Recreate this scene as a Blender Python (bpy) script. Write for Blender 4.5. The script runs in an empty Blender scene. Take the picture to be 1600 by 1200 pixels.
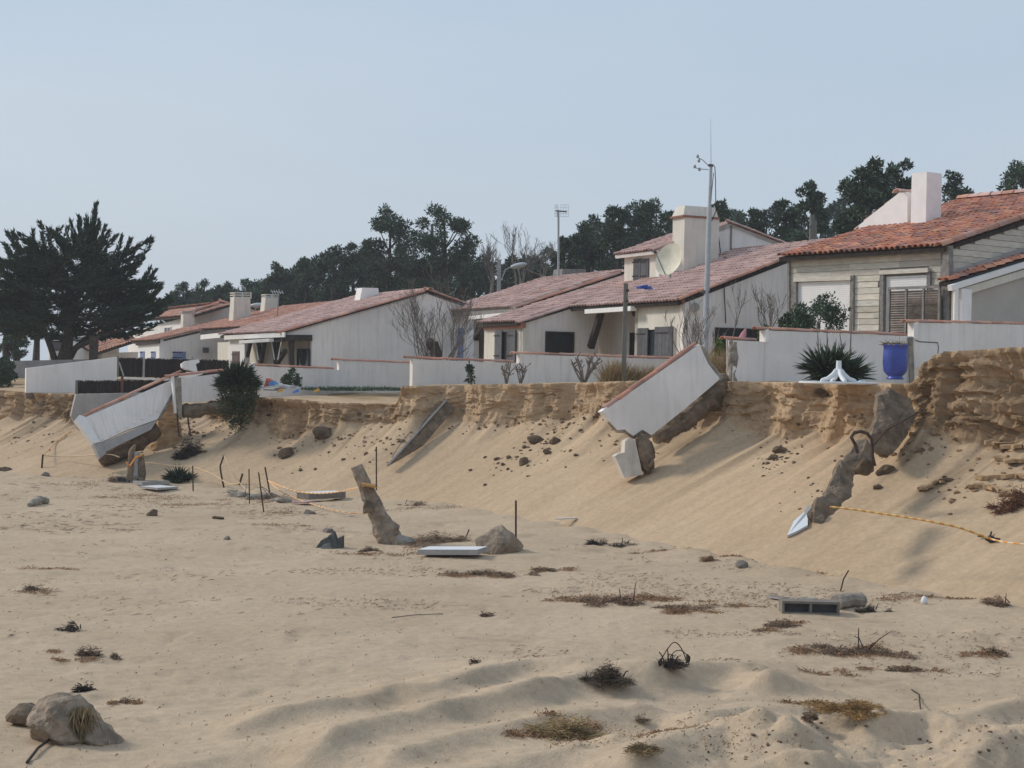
import bpy, math, random
import numpy as np
from mathutils import Vector, Matrix
from mathutils.bvhtree import BVHTree

# ------------------------------------------------------------------ camera, world, sun, exposure
sc = bpy.context.scene
F_PX = 2500.0                      # focal length in pixels of the 1600 px wide photograph
EYE = Vector((0, 0, 3.5))
PITCH, ROLL = 0.008, 0.020
fwd = Vector((0, math.cos(PITCH), -math.sin(PITCH)))
rgt = Vector((math.cos(ROLL), 0, math.sin(ROLL)))
rgt = (rgt - fwd * rgt.dot(fwd)).normalized()
upv = rgt.cross(fwd).normalized()
cam_d = bpy.data.cameras.new("camera")
cam = bpy.data.objects.new("camera", cam_d)
sc.collection.objects.link(cam)
cam_d.sensor_width = 36.0
cam_d.lens = 36.0 * F_PX / 1600.0
cam_d.clip_start = 0.1
cam_d.clip_end = 6000
M = Matrix((rgt, upv, -fwd)).transposed().to_4x4()
M.translation = EYE
cam.matrix_world = M
sc.camera = cam

SUN_AZ = math.radians(-68)         # measured from +Y, negative = to the left
SUN_EL = math.radians(33)
world = bpy.data.worlds.new("World")
sc.world = world
world.use_nodes = True
wn, wl = world.node_tree.nodes, world.node_tree.links
wn.clear()
w_out = wn.new("ShaderNodeOutputWorld")
w_bg = wn.new("ShaderNodeBackground")
w_sky = wn.new("ShaderNodeTexSky")
w_sky.sky_type = 'NISHITA'
w_sky.sun_disc = False
w_sky.sun_elevation = SUN_EL
w_sky.sun_rotation = SUN_AZ
w_sky.air_density = 1.3
w_sky.dust_density = 3.0
w_sky.ozone_density = 2.0
# thin high overcast: the clear sky mixed with an even veil of pale cloud
w_mix = wn.new("ShaderNodeMix"); w_mix.data_type = 'RGBA'
w_mix.inputs[0].default_value = 0.86
w_tc = wn.new("ShaderNodeTexCoord")
w_map = wn.new("ShaderNodeMapping"); w_map.inputs['Scale'].default_value = (1.2, 1.2, 5.0)
w_ns = wn.new("ShaderNodeTexNoise"); w_ns.inputs['Scale'].default_value = 1.5; w_ns.inputs['Detail'].default_value = 4
w_rp = wn.new("ShaderNodeValToRGB")
w_rp.color_ramp.elements[0].position = 0.35; w_rp.color_ramp.elements[0].color = (3.70, 4.75, 6.10, 1)
w_rp.color_ramp.elements[1].position = 0.70; w_rp.color_ramp.elements[1].color = (4.50, 5.30, 6.25, 1)
wl.new(w_tc.outputs['Generated'], w_map.inputs['Vector'])
wl.new(w_map.outputs[0], w_ns.inputs['Vector'])
wl.new(w_ns.outputs['Fac'], w_rp.inputs['Fac'])
# the veil thickens and greys towards the horizon all round
w_sep = wn.new("ShaderNodeSeparateXYZ"); wl.new(w_tc.outputs['Generated'], w_sep.inputs[0])
w_mr = wn.new("ShaderNodeMapRange"); w_mr.inputs[1].default_value = 0.0; w_mr.inputs[2].default_value = 0.30; w_mr.inputs[3].default_value = 0.75; w_mr.inputs[4].default_value = 0.0
wl.new(w_sep.outputs['Z'], w_mr.inputs[0])
w_mg = wn.new("ShaderNodeMix"); w_mg.data_type = 'RGBA'; wl.new(w_mr.outputs[0], w_mg.inputs[0]); wl.new(w_rp.outputs['Color'], w_mg.inputs[6]); w_mg.inputs[7].default_value = (4.50, 5.08, 5.75, 1)
wl.new(w_sky.outputs['Color'], w_mix.inputs[6])
wl.new(w_mg.outputs[2], w_mix.inputs[7])
wl.new(w_mix.outputs[2], w_bg.inputs['Color'])
w_bg.inputs['Strength'].default_value = 0.124
wl.new(w_bg.outputs[0], w_out.inputs['Surface'])

sun_d = bpy.data.lights.new("sun", 'SUN')
sun = bpy.data.objects.new("sun", sun_d)
sc.collection.objects.link(sun)
sun_d.energy = 2.3
sun_d.angle = math.radians(10)
sun_d.color = (1.0, 0.93, 0.83)
sdir = Vector((math.sin(SUN_AZ) * math.cos(SUN_EL), math.cos(SUN_AZ) * math.cos(SUN_EL), math.sin(SUN_EL)))
sun.rotation_euler = sdir.to_track_quat('Z', 'Y').to_euler()
sun.location = (0, 0, 60)
sc.view_settings.view_transform = 'Standard'
sc.view_settings.look = 'None'
sc.view_settings.gamma = 1.0
sc.view_settings.exposure = 0.0
try: sc.view_settings.use_curve_mapping = False
except Exception: pass

# ------------------------------------------------------------------ helpers
rnd = random.Random(7)
RG = np.random.default_rng(11)

def ray(px, py):
    d = rgt * ((px - 800) / F_PX) + upv * (-(py - 600) / F_PX) + fwd
    return d / d.y
def P(px, py, D): return EYE + ray(px, py) * D
def G(px, py, z=0.0):
    r = ray(px, py); return EYE + r * ((z - EYE.z) / r.z)
def hit(px, py, p0, n):
    r = ray(px, py); return EYE + r * ((p0 - EYE).dot(n) / r.dot(n))
def horizon(px): return 580 + 0.02 * (px - 800)

def _h(i, j, k, seed):
    n = (i * 374761393 + j * 668265263 + k * 2147483647 + seed * 1274126177) & 0xffffffff
    n = ((n ^ (n >> 13)) * 1274126177) & 0xffffffff
    n = n ^ (n >> 16)
    return (n & 0xffff) / 65535.0
def vnoise(x, y, seed=0):
    x = np.asarray(x, float); y = np.asarray(y, float)
    xi = np.floor(x).astype(np.int64); yi = np.floor(y).astype(np.int64)
    fx = x - xi; fy = y - yi
    fx = fx * fx * (3 - 2 * fx); fy = fy * fy * (3 - 2 * fy)
    a = _h(xi, yi, 0, seed); b = _h(xi + 1, yi, 0, seed); c = _h(xi, yi + 1, 0, seed); d = _h(xi + 1, yi + 1, 0, seed)
    return (a * (1 - fx) + b * fx) * (1 - fy) + (c * (1 - fx) + d * fx) * fy
def fbm(x, y, seed=0, oct=4, gain=0.5):
    s = 0; a = 1; t = 0
    for o in range(oct):
        s = s + a * vnoise(x * 2 ** o + 17.3 * o, y * 2 ** o - 9.1 * o, seed + o); t += a; a *= gain
    return s / t

OFF = {}
def off(parent):
    return OFF.get(parent.name, Vector((0, 0, 0))) if parent else Vector((0, 0, 0))

def link(o, parent=None):
    sc.collection.objects.link(o)
    if parent: o.parent = parent
    return o

def tag(o, label=None, cat=None, group=None, kind=None):
    if label: o['label'] = label
    if cat: o['category'] = cat
    if group: o['group'] = group
    if kind: o['kind'] = kind
    return o

def thing(name, loc, label, cat, group=None):
    o = bpy.data.objects.new(name, None)
    o.empty_display_size = 0.2
    o.location = loc
    link(o); OFF[o.name] = Vector(loc)
    return tag(o, label, cat, group)

class MB:
    """collects vertices and faces, with one colour tint and one material slot per face"""
    def __init__(s): s.v = []; s.f = []; s.c = []; s.m = []; s.smooth = False
    def face(s, idx, c=(1, 1, 1), m=0): s.f.append(tuple(idx)); s.c.append(c); s.m.append(m)
    def prism(s, pts, vec, c=(1, 1, 1), m=0):
        n = len(pts); b = len(s.v); vec = Vector(vec)
        s.v += [Vector(p) for p in pts] + [Vector(p) + vec for p in pts]
        nrm = Vector((0, 0, 0))
        for i in range(n):
            a, d = Vector(pts[i]), Vector(pts[(i + 1) % n]); nrm += a.cross(d)
        flip = nrm.dot(vec) > 0
        f0 = list(range(n)); f1 = list(range(n, 2 * n))
        if flip: f0.reverse()
        else: f1.reverse()
        s.face([b + i for i in f0], c, m); s.face([b + i for i in f1], c, m)
        for i in range(n):
            j = (i + 1) % n
            q = [b + i, b + j, b + n + j, b + n + i]
            if not flip: q.reverse()
            s.face(q, c, m)
        return s
    def box(s, p, a, b, c3, c=(1, 1, 1), m=0):
        p, a, b = Vector(p), Vector(a), Vector(b)
        return s.prism([p, p + a, p + a + b, p + b], c3, c, m)
    def bar(s, A, B, w, h=None, c=(1, 1, 1), m=0, side=None):
        A, B = Vector(A), Vector(B); d = (B - A).normalized(); h = h or w
        sd = Vector(side) if side is not None else d.cross(Vector((0, 0, 1)))
        if sd.length < 1e-3: sd = Vector((1, 0, 0))
        sd = (sd - d * sd.dot(d)).normalized(); up = sd.cross(d).normalized()
        p = A - sd * w / 2 - up * h / 2
        return s.prism([p, p + sd * w, p + sd * w + up * h, p + up * h], B - A, c, m)
    def tube(s, pts, r, n=6, c=(1, 1, 1), cols=None, m=0, cap=True):
        pts = [Vector(p) for p in pts]
        rr = r if isinstance(r, (list, tuple)) else [r] * len(pts)
        b = len(s.v); prev = None
        for i, p in enumerate(pts):
            d = (pts[min(i + 1, len(pts) - 1)] - pts[max(i - 1, 0)])
            d = d.normalized() if d.length > 1e-9 else Vector((0, 0, 1))
            a = prev if prev is not None else (Vector((0, 0, 1)) if abs(d.z) < 0.9 else Vector((1, 0, 0)))
            a = (a - d * a.dot(d)).normalized(); prev = a; e = d.cross(a)
            for k in range(n):
                t = 2 * math.pi * k / n
                s.v.append(p + (a * math.cos(t) + e * math.sin(t)) * rr[i])
        for i in range(len(pts) - 1):
            cc = cols[i] if cols else c
            for k in range(n):
                k2 = (k + 1) % n
                s.face([b + i * n + k, b + i * n + k2, b + (i + 1) * n + k2, b + (i + 1) * n + k], cc, m)
        if cap and n > 2:
            s.face([b + k for k in range(n)][::-1], c, m)
            s.face([b + (len(pts) - 1) * n + k for k in range(n)], c, m)
        return s
    def build(s, name, mat, parent=None, smooth=False, loc=None):
        V = np.array([tuple(v) for v in s.v], float).reshape(-1, 3)
        return mesh_obj(name, V, s.f, mat, parent, cols=s.c, mids=s.m if any(s.m) else None, smooth=smooth, loc=loc)

def mesh_obj(name, V, faces, mat, parent=None, cols=None, mids=None, smooth=False, loc=None):
    me = bpy.data.meshes.new(name)
    o_ = off(parent)
    if loc is None:
        if parent is None and len(V):
            lo = V.min(0); hi = V.max(0); loc = Vector(((lo[0] + hi[0]) / 2, (lo[1] + hi[1]) / 2, lo[2]))
        else: loc = o_
    else: loc = Vector(loc)
    V = V - np.array(tuple(loc))
    if isinstance(faces, np.ndarray):
        k = faces.shape[1]; nf = len(faces)
        me.vertices.add(len(V)); me.vertices.foreach_set('co', V.astype(np.float32).ravel())
        me.loops.add(nf * k); me.loops.foreach_set('vertex_index', faces.astype(np.int32).ravel())
        me.polygons.add(nf)
        me.polygons.foreach_set('loop_start', np.arange(0, nf * k, k, dtype=np.int32))
        me.polygons.foreach_set('loop_total', np.full(nf, k, np.int32))
        me.update(calc_edges=True)
    else:
        me.from_pydata(V.tolist(), [], faces)
    if cols is not None and len(cols):
        ca = me.color_attributes.new('Col', 'FLOAT_COLOR', 'CORNER' if len(cols) == len(me.polygons) else 'POINT')
        cols = np.asarray(cols, float)
        if cols.shape[1] == 3: cols = np.hstack([cols, np.ones((len(cols), 1))])
        if len(cols) == len(me.polygons):
            tot = np.zeros(len(me.polygons), np.int32); me.polygons.foreach_get('loop_total', tot)
            ca.data.foreach_set('color', np.repeat(cols, tot, axis=0).astype(np.float32).ravel())
        else:
            ca.data.foreach_set('color', cols.astype(np.float32).ravel())
    mats = mat if isinstance(mat, (list, tuple)) else [mat]
    for m in mats: me.materials.append(m)
    if mids is not None: me.polygons.foreach_set('material_index', np.array(mids, np.int32))
    if smooth: me.polygons.foreach_set('use_smooth', np.ones(len(me.polygons), bool))
    me.update()
    o = bpy.data.objects.new(name, me)
    o.location = loc - o_
    link(o, parent)
    OFF[o.name] = Vector(loc)
    return o

def place(me, name, mtx, parent=None):
    """another object sharing the mesh me, at world matrix mtx (parents only translate)"""
    o = bpy.data.objects.new(name, me)
    m = mtx.copy(); m.translation = mtx.translation - off(parent)
    o.matrix_basis = m
    link(o, parent); OFF[o.name] = mtx.translation.copy()
    return o

# ------------------------------------------------------------------ materials
MATS = {}
def material(name, base, rough=0.9, var=0.15, scale=3.0, bump=0.0, bscale=20.0, col=False, stretch=None,
             base2=None, metallic=0.0, drip=0.0, dripcol=(0.18, 0.17, 0.16), spec=0.3, detail=5, trans=0.0, rot=0.0, bdist=0.02, fac=(0.35, 0.65)):
    m = bpy.data.materials.new(name); m.use_nodes = True
    n, l = m.node_tree.nodes, m.node_tree.links
    bs = n['Principled BSDF']
    bs.inputs['Roughness'].default_value = rough
    bs.inputs['Metallic'].default_value = metallic
    bs.inputs['Specular IOR Level'].default_value = spec
    ge = n.new('ShaderNodeNewGeometry')
    mp = n.new('ShaderNodeMapping'); l.new(ge.outputs['Position'], mp.inputs['Vector'])
    if stretch: mp.inputs['Scale'].default_value = stretch
    mp.inputs['Rotation'].default_value = (0, 0, rot)
    ns = n.new('ShaderNodeTexNoise'); ns.inputs['Scale'].default_value = scale; ns.inputs['Detail'].default_value = detail
    ns.inputs['Roughness'].default_value = 0.6
    l.new(mp.outputs[0], ns.inputs['Vector'])
    b2 = base2 or tuple(c * (1 - var) for c in base)
    b1 = base if base2 else tuple(min(1, c * (1 + var)) for c in base)
    rp = n.new('ShaderNodeValToRGB')
    rp.color_ramp.elements[0].position = fac[0]; rp.color_ramp.elements[0].color = (*b2, 1)
    rp.color_ramp.elements[1].position = fac[1]; rp.color_ramp.elements[1].color = (*b1, 1)
    l.new(ns.outputs['Fac'], rp.inputs['Fac'])
    out = rp.outputs['Color']
    if drip:
        mp2 = n.new('ShaderNodeMapping'); mp2.inputs['Scale'].default_value = (5, 5, 0.5)
        l.new(ge.outputs['Position'], mp2.inputs['Vector'])
        n2 = n.new('ShaderNodeTexNoise'); n2.inputs['Scale'].default_value = 1.6; n2.inputs['Detail'].default_value = 6
        l.new(mp2.outputs[0], n2.inputs['Vector'])
        r2 = n.new('ShaderNodeMapRange'); r2.inputs[1].default_value = 0.5; r2.inputs[2].default_value = 0.78
        r2.inputs[3].default_value = 0; r2.inputs[4].default_value = drip
        l.new(n2.outputs['Fac'], r2.inputs[0])
        mx = n.new('ShaderNodeMix'); mx.data_type = 'RGBA'
        l.new(r2.outputs[0], mx.inputs[0]); l.new(out, mx.inputs[6]); mx.inputs[7].default_value = (*dripcol, 1)
        out = mx.outputs[2]
    if col:
        at = n.new('ShaderNodeAttribute'); at.attribute_name = 'Col'
        mx = n.new('ShaderNodeMix'); mx.data_type = 'RGBA'; mx.blend_type = 'MULTIPLY'; mx.inputs[0].default_value = 1
        l.new(out, mx.inputs[6]); l.new(at.outputs['Color'], mx.inputs[7]); out = mx.outputs[2]
    l.new(out, bs.inputs['Base Color'])
    if bump:
        nb = n.new('ShaderNodeTexNoise'); nb.inputs['Scale'].default_value = bscale; nb.inputs['Detail'].default_value = 6
        l.new(mp.outputs[0] if stretch else ge.outputs['Position'], nb.inputs['Vector'])
        bp = n.new('ShaderNodeBump'); bp.inputs['Strength'].default_value = bump; bp.inputs['Distance'].default_value = bdist
        l.new(nb.outputs['Fac'], bp.inputs['Height']); l.new(bp.outputs[0], bs.inputs['Normal'])
    MATS[name] = m
    return m

m_plaster = material('white_plaster', (0.80, 0.755, 0.715), var=0.08, scale=0.6, bump=0.4, bscale=22, drip=0.26, dripcol=(0.40, 0.36, 0.31))
m_oldplaster = material('weathered_plaster', (0.77, 0.72, 0.675), var=0.10, scale=0.55, bump=0.4, bscale=22, drip=0.34, dripcol=(0.40, 0.36, 0.33))
m_cream = material('cream_plaster', (0.66, 0.62, 0.54), var=0.06, scale=1.3, bump=0.3, bscale=30, drip=0.35, dripcol=(0.36, 0.33, 0.29))
m_beige = material('beige_plaster', (0.46, 0.42, 0.37), var=0.06, scale=1.3, bump=0.3, bscale=30)
m_whitep = material('white_paint', (0.80, 0.78, 0.76), rough=0.55, var=0.04, scale=4, bump=0.05)
m_grey = material('grey_render', (0.36, 0.34, 0.325), var=0.12, scale=2, bump=0.4, bscale=18, drip=0.3, dripcol=(0.2, 0.19, 0.18))
m_concrete = material('concrete', (0.30, 0.265, 0.22), var=0.32, scale=5, bump=0.9, bscale=14, bdist=0.03, drip=0.35, dripcol=(0.16, 0.13, 0.1))
m_brownconc = material('sandy_concrete', (0.175, 0.130, 0.090), var=0.38, scale=4, bump=1.0, bscale=10, bdist=0.05)
m_block = material('concrete_block', (0.20, 0.175, 0.15), var=0.12, scale=8, bump=0.5, bscale=40)
m_tile = material('terracotta_tile', (0.53, 0.455, 0.425), var=0.22, scale=1.1, bump=0.3, bscale=30, col=True)
m_timber = material('dark_timber', (0.045, 0.035, 0.032), var=0.3, scale=6, bump=0.3)
m_wood = material('weathered_board', (0.60, 0.555, 0.485), var=0.14, scale=3, bump=0.4, bscale=14, col=True, stretch=(1, 1, 7))
m_greywood = material('grey_wood', (0.23, 0.215, 0.20), var=0.25, scale=9, bump=0.3, col=True)
m_brownpanel = material('brown_slat', (0.115, 0.095, 0.08), var=0.3, scale=8, bump=0.3, col=True)
m_shutter = material('grey_shutter', (0.105, 0.105, 0.115), var=0.15, scale=5, bump=0.1, col=True)
m_blue = material('blue_shutter', (0.19, 0.25, 0.42), var=0.12, scale=5)
m_dark = material('dark_opening', (0.016, 0.017, 0.022), rough=0.35, var=0.3, scale=3)
m_glass = material('window_glass', (0.03, 0.035, 0.045), rough=0.08, var=0.1, scale=1, spec=0.6)
m_metal = material('galvanised_metal', (0.34, 0.36, 0.38), rough=0.5, var=0.12, scale=6, metallic=0.25)
m_post = material('post_concrete', (0.27, 0.21, 0.155), var=0.35, scale=5, bump=1.0, bscale=12, bdist=0.05)
m_rust = material('rusted_iron', (0.07, 0.045, 0.035), rough=0.85, var=0.3, scale=20, bump=0.4)
m_pole = material('pole_wood', (0.17, 0.165, 0.145), var=0.2, scale=8, bump=0.3, stretch=(6, 6, 0.6))
m_brush = material('brushwood', (0.045, 0.037, 0.035), var=0.4, scale=14, bump=0.8, bscale=30, col=True, stretch=(8, 8, 0.8))
m_bark = material('bark', (0.055, 0.045, 0.038), var=0.35, scale=8, bump=0.8, bscale=18)
m_twig = material('bare_twig', (0.17, 0.145, 0.125), var=0.25, scale=5)
m_leaf = material('foliage', (0.045, 0.073, 0.042), rough=0.8, var=0.25, scale=0.6, col=True)
m_dry = material('dry_grass', (0.34, 0.245, 0.125), var=0.3, scale=3, col=True)
m_litter = material('dry_litter', (0.205, 0.145, 0.10), var=0.35, scale=6, col=True)
m_root = material('dark_root', (0.05, 0.038, 0.032), var=0.4, scale=10, bump=0.5, col=True)
m_bluepot = material('blue_glaze', (0.035, 0.065, 0.31), rough=0.42, var=0.25, scale=2.5, spec=0.5)
m_plastic = material('white_plastic', (0.70, 0.71, 0.72), rough=0.45, var=0.04, scale=5)
m_paint = material('painted_thing', (1, 1, 1), rough=0.6, var=0.05, scale=6, col=True)
m_soil = material('dark_soil', (0.12, 0.082, 0.052), var=0.35, scale=5, bump=1.0, bscale=12, bdist=0.05, col=True)

def sand_material(name, streak):
    m = bpy.data.materials.new(name); m.use_nodes = True
    n, l = m.node_tree.nodes, m.node_tree.links
    bs = n['Principled BSDF']; bs.inputs['Roughness'].default_value = 0.95; bs.inputs['Specular IOR Level'].default_value = 0.12
    ge = n.new('ShaderNodeNewGeometry')
    at = n.new('ShaderNodeAttribute'); at.attribute_name = 'Col'
    def noise(scale, detail=5, stretch=(1, 1, 1), rot=0.0, rough=0.6):
        mp0 = n.new('ShaderNodeMapping'); mp0.inputs['Rotation'].default_value = (0, 0, rot)
        l.new(ge.outputs['Position'], mp0.inputs['Vector'])
        mp = n.new('ShaderNodeMapping'); mp.inputs['Scale'].default_value = stretch
        l.new(mp0.outputs[0], mp.inputs['Vector'])
        t = n.new('ShaderNodeTexNoise'); t.inputs['Scale'].default_value = scale; t.inputs['Detail'].default_value = detail
        t.inputs['Roughness'].default_value = rough
        l.new(mp.outputs[0], t.inputs['Vector']); return t.outputs['Fac']
    def ramp(f, a, ca, b, cb):
        r = n.new('ShaderNodeValToRGB'); r.color_ramp.elements[0].position = a; r.color_ramp.elements[0].color = (*ca, 1)
        r.color_ramp.elements[1].position = b; r.color_ramp.elements[1].color = (*cb, 1); l.new(f, r.inputs['Fac']); return r.outputs['Color']
    def mix(t, a, b, blend='MIX', f=None):
        x = n.new('ShaderNodeMix'); x.data_type = 'RGBA'; x.blend_type = blend
        if f is None: x.inputs[0].default_value = t
        else: l.new(f, x.inputs[0])
        l.new(a, x.inputs[6]); l.new(b, x.inputs[7]); return x.outputs[2]
    c = ramp(noise(0.35, 4), 0.35, SAND_A, 0.68, SAND_B)
    c = mix(0.5, c, ramp(noise(9, 6), 0.38, (0.80, 0.80, 0.80), 0.62, (1.06, 1.06, 1.06)), 'MULTIPLY')
    c = mix(0.55, c, ramp(noise(70, 3), 0.30, (0.72, 0.72, 0.72), 0.60, (1.06, 1.06, 1.06)), 'MULTIPLY')
    ang = -math.radians(29)
    if streak:
        st = noise(1.0, 6, (0.28, 3.2, 0.3), ang)
        c = mix(0.45, c, ramp(st, 0.36, (0.84, 0.82, 0.79), 0.60, (1.05, 1.04, 1.03)), 'MULTIPLY')
    # scattered dark specks: grains of soil, twigs and shell
    vo = n.new('ShaderNodeTexVoronoi'); vo.inputs['Scale'].default_value = 3.4
    l.new(ge.outputs['Position'], vo.inputs['Vector'])
    sp = n.new('ShaderNodeMapRange'); sp.inputs[1].default_value = 0.03; sp.inputs[2].default_value = 0.07; sp.inputs[3].default_value = 1; sp.inputs[4].default_value = 0
    l.new(vo.outputs['Distance'], sp.inputs[0])
    gate = n.new('ShaderNodeMapRange'); gate.inputs[1].default_value = 0.57; gate.inputs[2].default_value = 0.64
    l.new(noise(0.9, 4), gate.inputs[0])
    mul = n.new('ShaderNodeMath'); mul.operation = 'MULTIPLY'; l.new(sp.outputs[0], mul.inputs[0]); l.new(gate.outputs[0], mul.inputs[1])
    dk = n.new('ShaderNodeRGB'); dk.outputs[0].default_value = (0.10, 0.075, 0.05, 1)
    c = mix(0, c, dk.outputs[0], 'MIX', mul.outputs[0])
    c = mix(1.0, c, at.outputs['Color'], 'MULTIPLY')
    l.new(c, bs.inputs['Base Color'])
    b1 = n.new('ShaderNodeBump'); b1.inputs['Strength'].default_value = 0.55; b1.inputs['Distance'].default_value = 0.035
    l.new(noise(5.5, 7, (1, 1, 1), 0, 0.65), b1.inputs['Height'])
    b2 = n.new('ShaderNodeBump'); b2.inputs['Strength'].default_value = 0.5; b2.inputs['Distance'].default_value = 0.012
    l.new(noise(38, 4), b2.inputs['Height']); l.new(b1.outputs[0], b2.inputs['Normal'])
    last = b2
    if streak:
        b3 = n.new('ShaderNodeBump'); b3.inputs['Strength'].default_value = 0.22; b3.inputs['Distance'].default_value = 0.07
        l.new(st, b3.inputs['Height']); l.new(b2.outputs[0], b3.inputs['Normal']); last = b3
    l.new(last.outputs[0], bs.inputs['Normal'])
    MATS[name] = m
    return m
SAND_A = (0.488, 0.366, 0.246)
SAND_B = (0.548, 0.418, 0.289)
m_sand = sand_material('beach_sand', False)
SAND_A = (0.482, 0.350, 0.226)
SAND_B = (0.548, 0.405, 0.268)
m_dune = sand_material('dune_sand', True)
# ------------------------------------------------------------------ dune front: foot, normal, width, heights, station by station
# (foot x, foot y, slope width, top z, height of the vertical face, brown soil amount, also painting shade into the right-hand hollow)
ST = [(14, 11, 6.5, 4.3, 1.0, .3), (11, 17, 6.3, 4.3, 1.2, .3), (8.9, 21.5, 6.1, 4.2, 1.3, .35), (7.55, 24.2, 6.0, 4.15, 1.5, .4),
      (5.94, 26.5, 5.8, 4.15, 1.7, .5), (5.1, 28.0, 5.5, 4.15, 1.6, .7), (4.44, 29.2, 5.2, 4.05, 1.5, 1.0), (4.08, 29.9, 5.0, 3.85, 1.45, 1.1),  # soil brown raised towards the last of these, painting in the hollow's shade
      (3.85, 30.3, 5.0, 3.42, 1.1, .3), (3.2, 31.6, 5.0, 3.36, 1.15, .25), (2.3, 33.4, 5.0, 3.38, 1.15, .2), (1.4, 35.3, 4.9, 3.37, 1.1, .2),
      (0.3, 37.0, 4.7, 3.36, 1.0, .3), (-0.6, 38.3, 4.5, 3.30, 0.95, .45), (-2.6, 41.0, 4.1, 3.16, 0.98, .35), (-4.2, 42.3, 3.7, 3.06, 0.95, .35),
      (-5.0, 42.9, 3.4, 3.02, 0.9, .5), (-5.35, 43.2, 3.5, 2.50, 0.5, .6), (-7.0, 44.4, 3.8, 2.48, 0.95, .5), (-8.6, 45.2, 4.0, 2.55, 1.05, .5), (-9.5, 45.6, 4.1, 2.55, 0.8, .9),
      (-10.6, 46.0, 4.6, 2.15, 0.35, 1.0), (-12.0, 46.6, 5.2, 1.9, 0.25, .6), (-13.0, 47.2, 5.2, 2.2, 0.3, .3), (-14.4, 48.0, 4.6, 2.35, 0.6, .9),
      (-16, 49, 4.3, 2.45, 0.9, .8), (-17.4, 50.1, 4.3, 2.45, 0.95, .9), (-19, 51.5, 4.3, 2.45, 0.8, .7), (-24, 56, 4.3, 2.5, .9, .5), (-36, 66, 4.5, 2.6, .9, .5),
      (-60, 88, 5, 2.7, .9, .5), (-120, 130, 5, 2.8, .9, .5), (-300, 200, 5, 2.8, .9, .5)]
ST = np.array(ST, float)
seg = np.sqrt(np.diff(ST[:, 0]) ** 2 + np.diff(ST[:, 1]) ** 2)
cum = np.concatenate([[0], np.cumsum(seg)])
def stations(s):
    return [np.interp(s, cum, ST[:, k]) for k in range(6)]
smp = []
s = 0.0
while s < cum[-1]:
    smp.append(s)
    x = np.interp(s, cum, ST[:, 0]); y = np.interp(s, cum, ST[:, 1])
    vis = 8 < s < 54
    s += 0.055 if vis else (0.3 if s < 75 else 6.0)
S = np.array(smp + [cum[-1]])
fx, fy, fw, fz, fh, fs = stations(S)
# smooth the foot line, then its normal
def smooth(a, k):
    if k < 2: return a
    w = np.hanning(2 * k + 1); w /= w.sum()
    return np.convolve(np.pad(a, k, mode='edge'), w, mode='valid')
gs = np.arange(0, cum[-1], 0.25)
sx = smooth(np.interp(gs, cum, ST[:, 0]), 10); sy = smooth(np.interp(gs, cum, ST[:, 1]), 10)
fx = np.interp(S, gs, sx); fy = np.interp(S, gs, sy)
wide = 14
tx = np.gradient(smooth(sx, wide), gs); ty = np.gradient(smooth(sy, wide), gs)
nx_, ny_ = ty / np.hypot(tx, ty), -tx / np.hypot(tx, ty)
nx_ = smooth(nx_, 12); ny_ = smooth(ny_, 12); ln = np.hypot(nx_, ny_); nx_ /= ln; ny_ /= ln
NX = np.interp(S, gs, nx_); NY = np.interp(S, gs, ny_)

# profile: q in [0,1] sand slope, [1,2] vertical face, [2,3] lip and terrace, then far inland
q_slope = np.linspace(-0.06, 1, 92); q_face = np.linspace(1, 2, 44)[1:]; q_top = np.array([2.02, 2.06, 2.1, 2.16, 2.22, 2.3, 2.4, 2.5, 2.62, 2.75, 2.9, 3.1, 3.35, 3.6, 3.9, 4.3, 4.8, 5.4, 6, 7, 8, 10, 13, 17, 25, 60, 120, 300, 900])
Q = np.concatenate([q_slope, q_face, q_top])
SS, QQ = np.meshgrid(S, Q, indexing='ij')
def col_(a): return np.repeat(a[:, None], len(Q), 1)
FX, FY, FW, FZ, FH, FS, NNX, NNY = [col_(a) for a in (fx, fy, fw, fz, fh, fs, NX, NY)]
edge = (fbm(SS * 0.55, SS * 0, 3, 4) - 0.5) * 1.5 + (fbm(SS * 2.3, SS * 0, 9, 4) - 0.5) * 0.5          # ragged lip line
base_h = FZ - FH * (0.72 + 0.6 * fbm(SS * 0.9, SS * 0, 5, 3))                                           # height where the sand apron meets the face
base_h += 0.45 * (fbm(SS * 0.8 + 4, SS * 0, 18, 4) - 0.5) + 0.30 * (fbm(SS * 2.4, SS * 0, 8, 3) - 0.5)
base_h = np.minimum(base_h, FZ - 0.18)
qs = np.clip(QQ, -0.06, 1)
run = FW - 0.35 + edge * (np.clip(QQ - 0.2, 0, 0.8) / 0.8) ** 3
d_sl = qs * run
prof = np.where(qs < 0, qs * 0.2, qs * (0.86 + 0.14 * qs))
base_m = np.repeat(smooth(base_h[:, 0], 60)[:, None], len(Q), 1)
z_sl = base_m * prof + (base_h - base_m) * np.clip(qs, 0, 1) ** 5
SK = SS + np.interp(SS, [0, 18, 30, 45, 60], [0.6, 1.0, 2.2, 3.2, 3.2]) * qs                                 # the fall line leans with the sliding sand
rib = (fbm(SK * 1.1 + 0.3, qs * 0.5, 21, 5) - 0.5) * 0.065 * np.sin(np.clip(qs, 0, 1) * math.pi) ** 0.6   # gullies running down the apron
rib += (fbm(SK * 5.0, qs * 1.3, 31, 4) - 0.5) * 0.035 * np.clip(qs, 0, 1)
z_sl = z_sl + rib * np.clip(qs * 6, 0, 1)
tf = np.clip(QQ - 1, 0, 1)
zf = base_h + (FZ - base_h) * tf
zw = zf + (fbm(SS * 0.7, SS * 0, 43, 4) - 0.5) * 0.5
strata = fbm(SS * 0.8, zw * 8.5, 41, 4)
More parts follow.
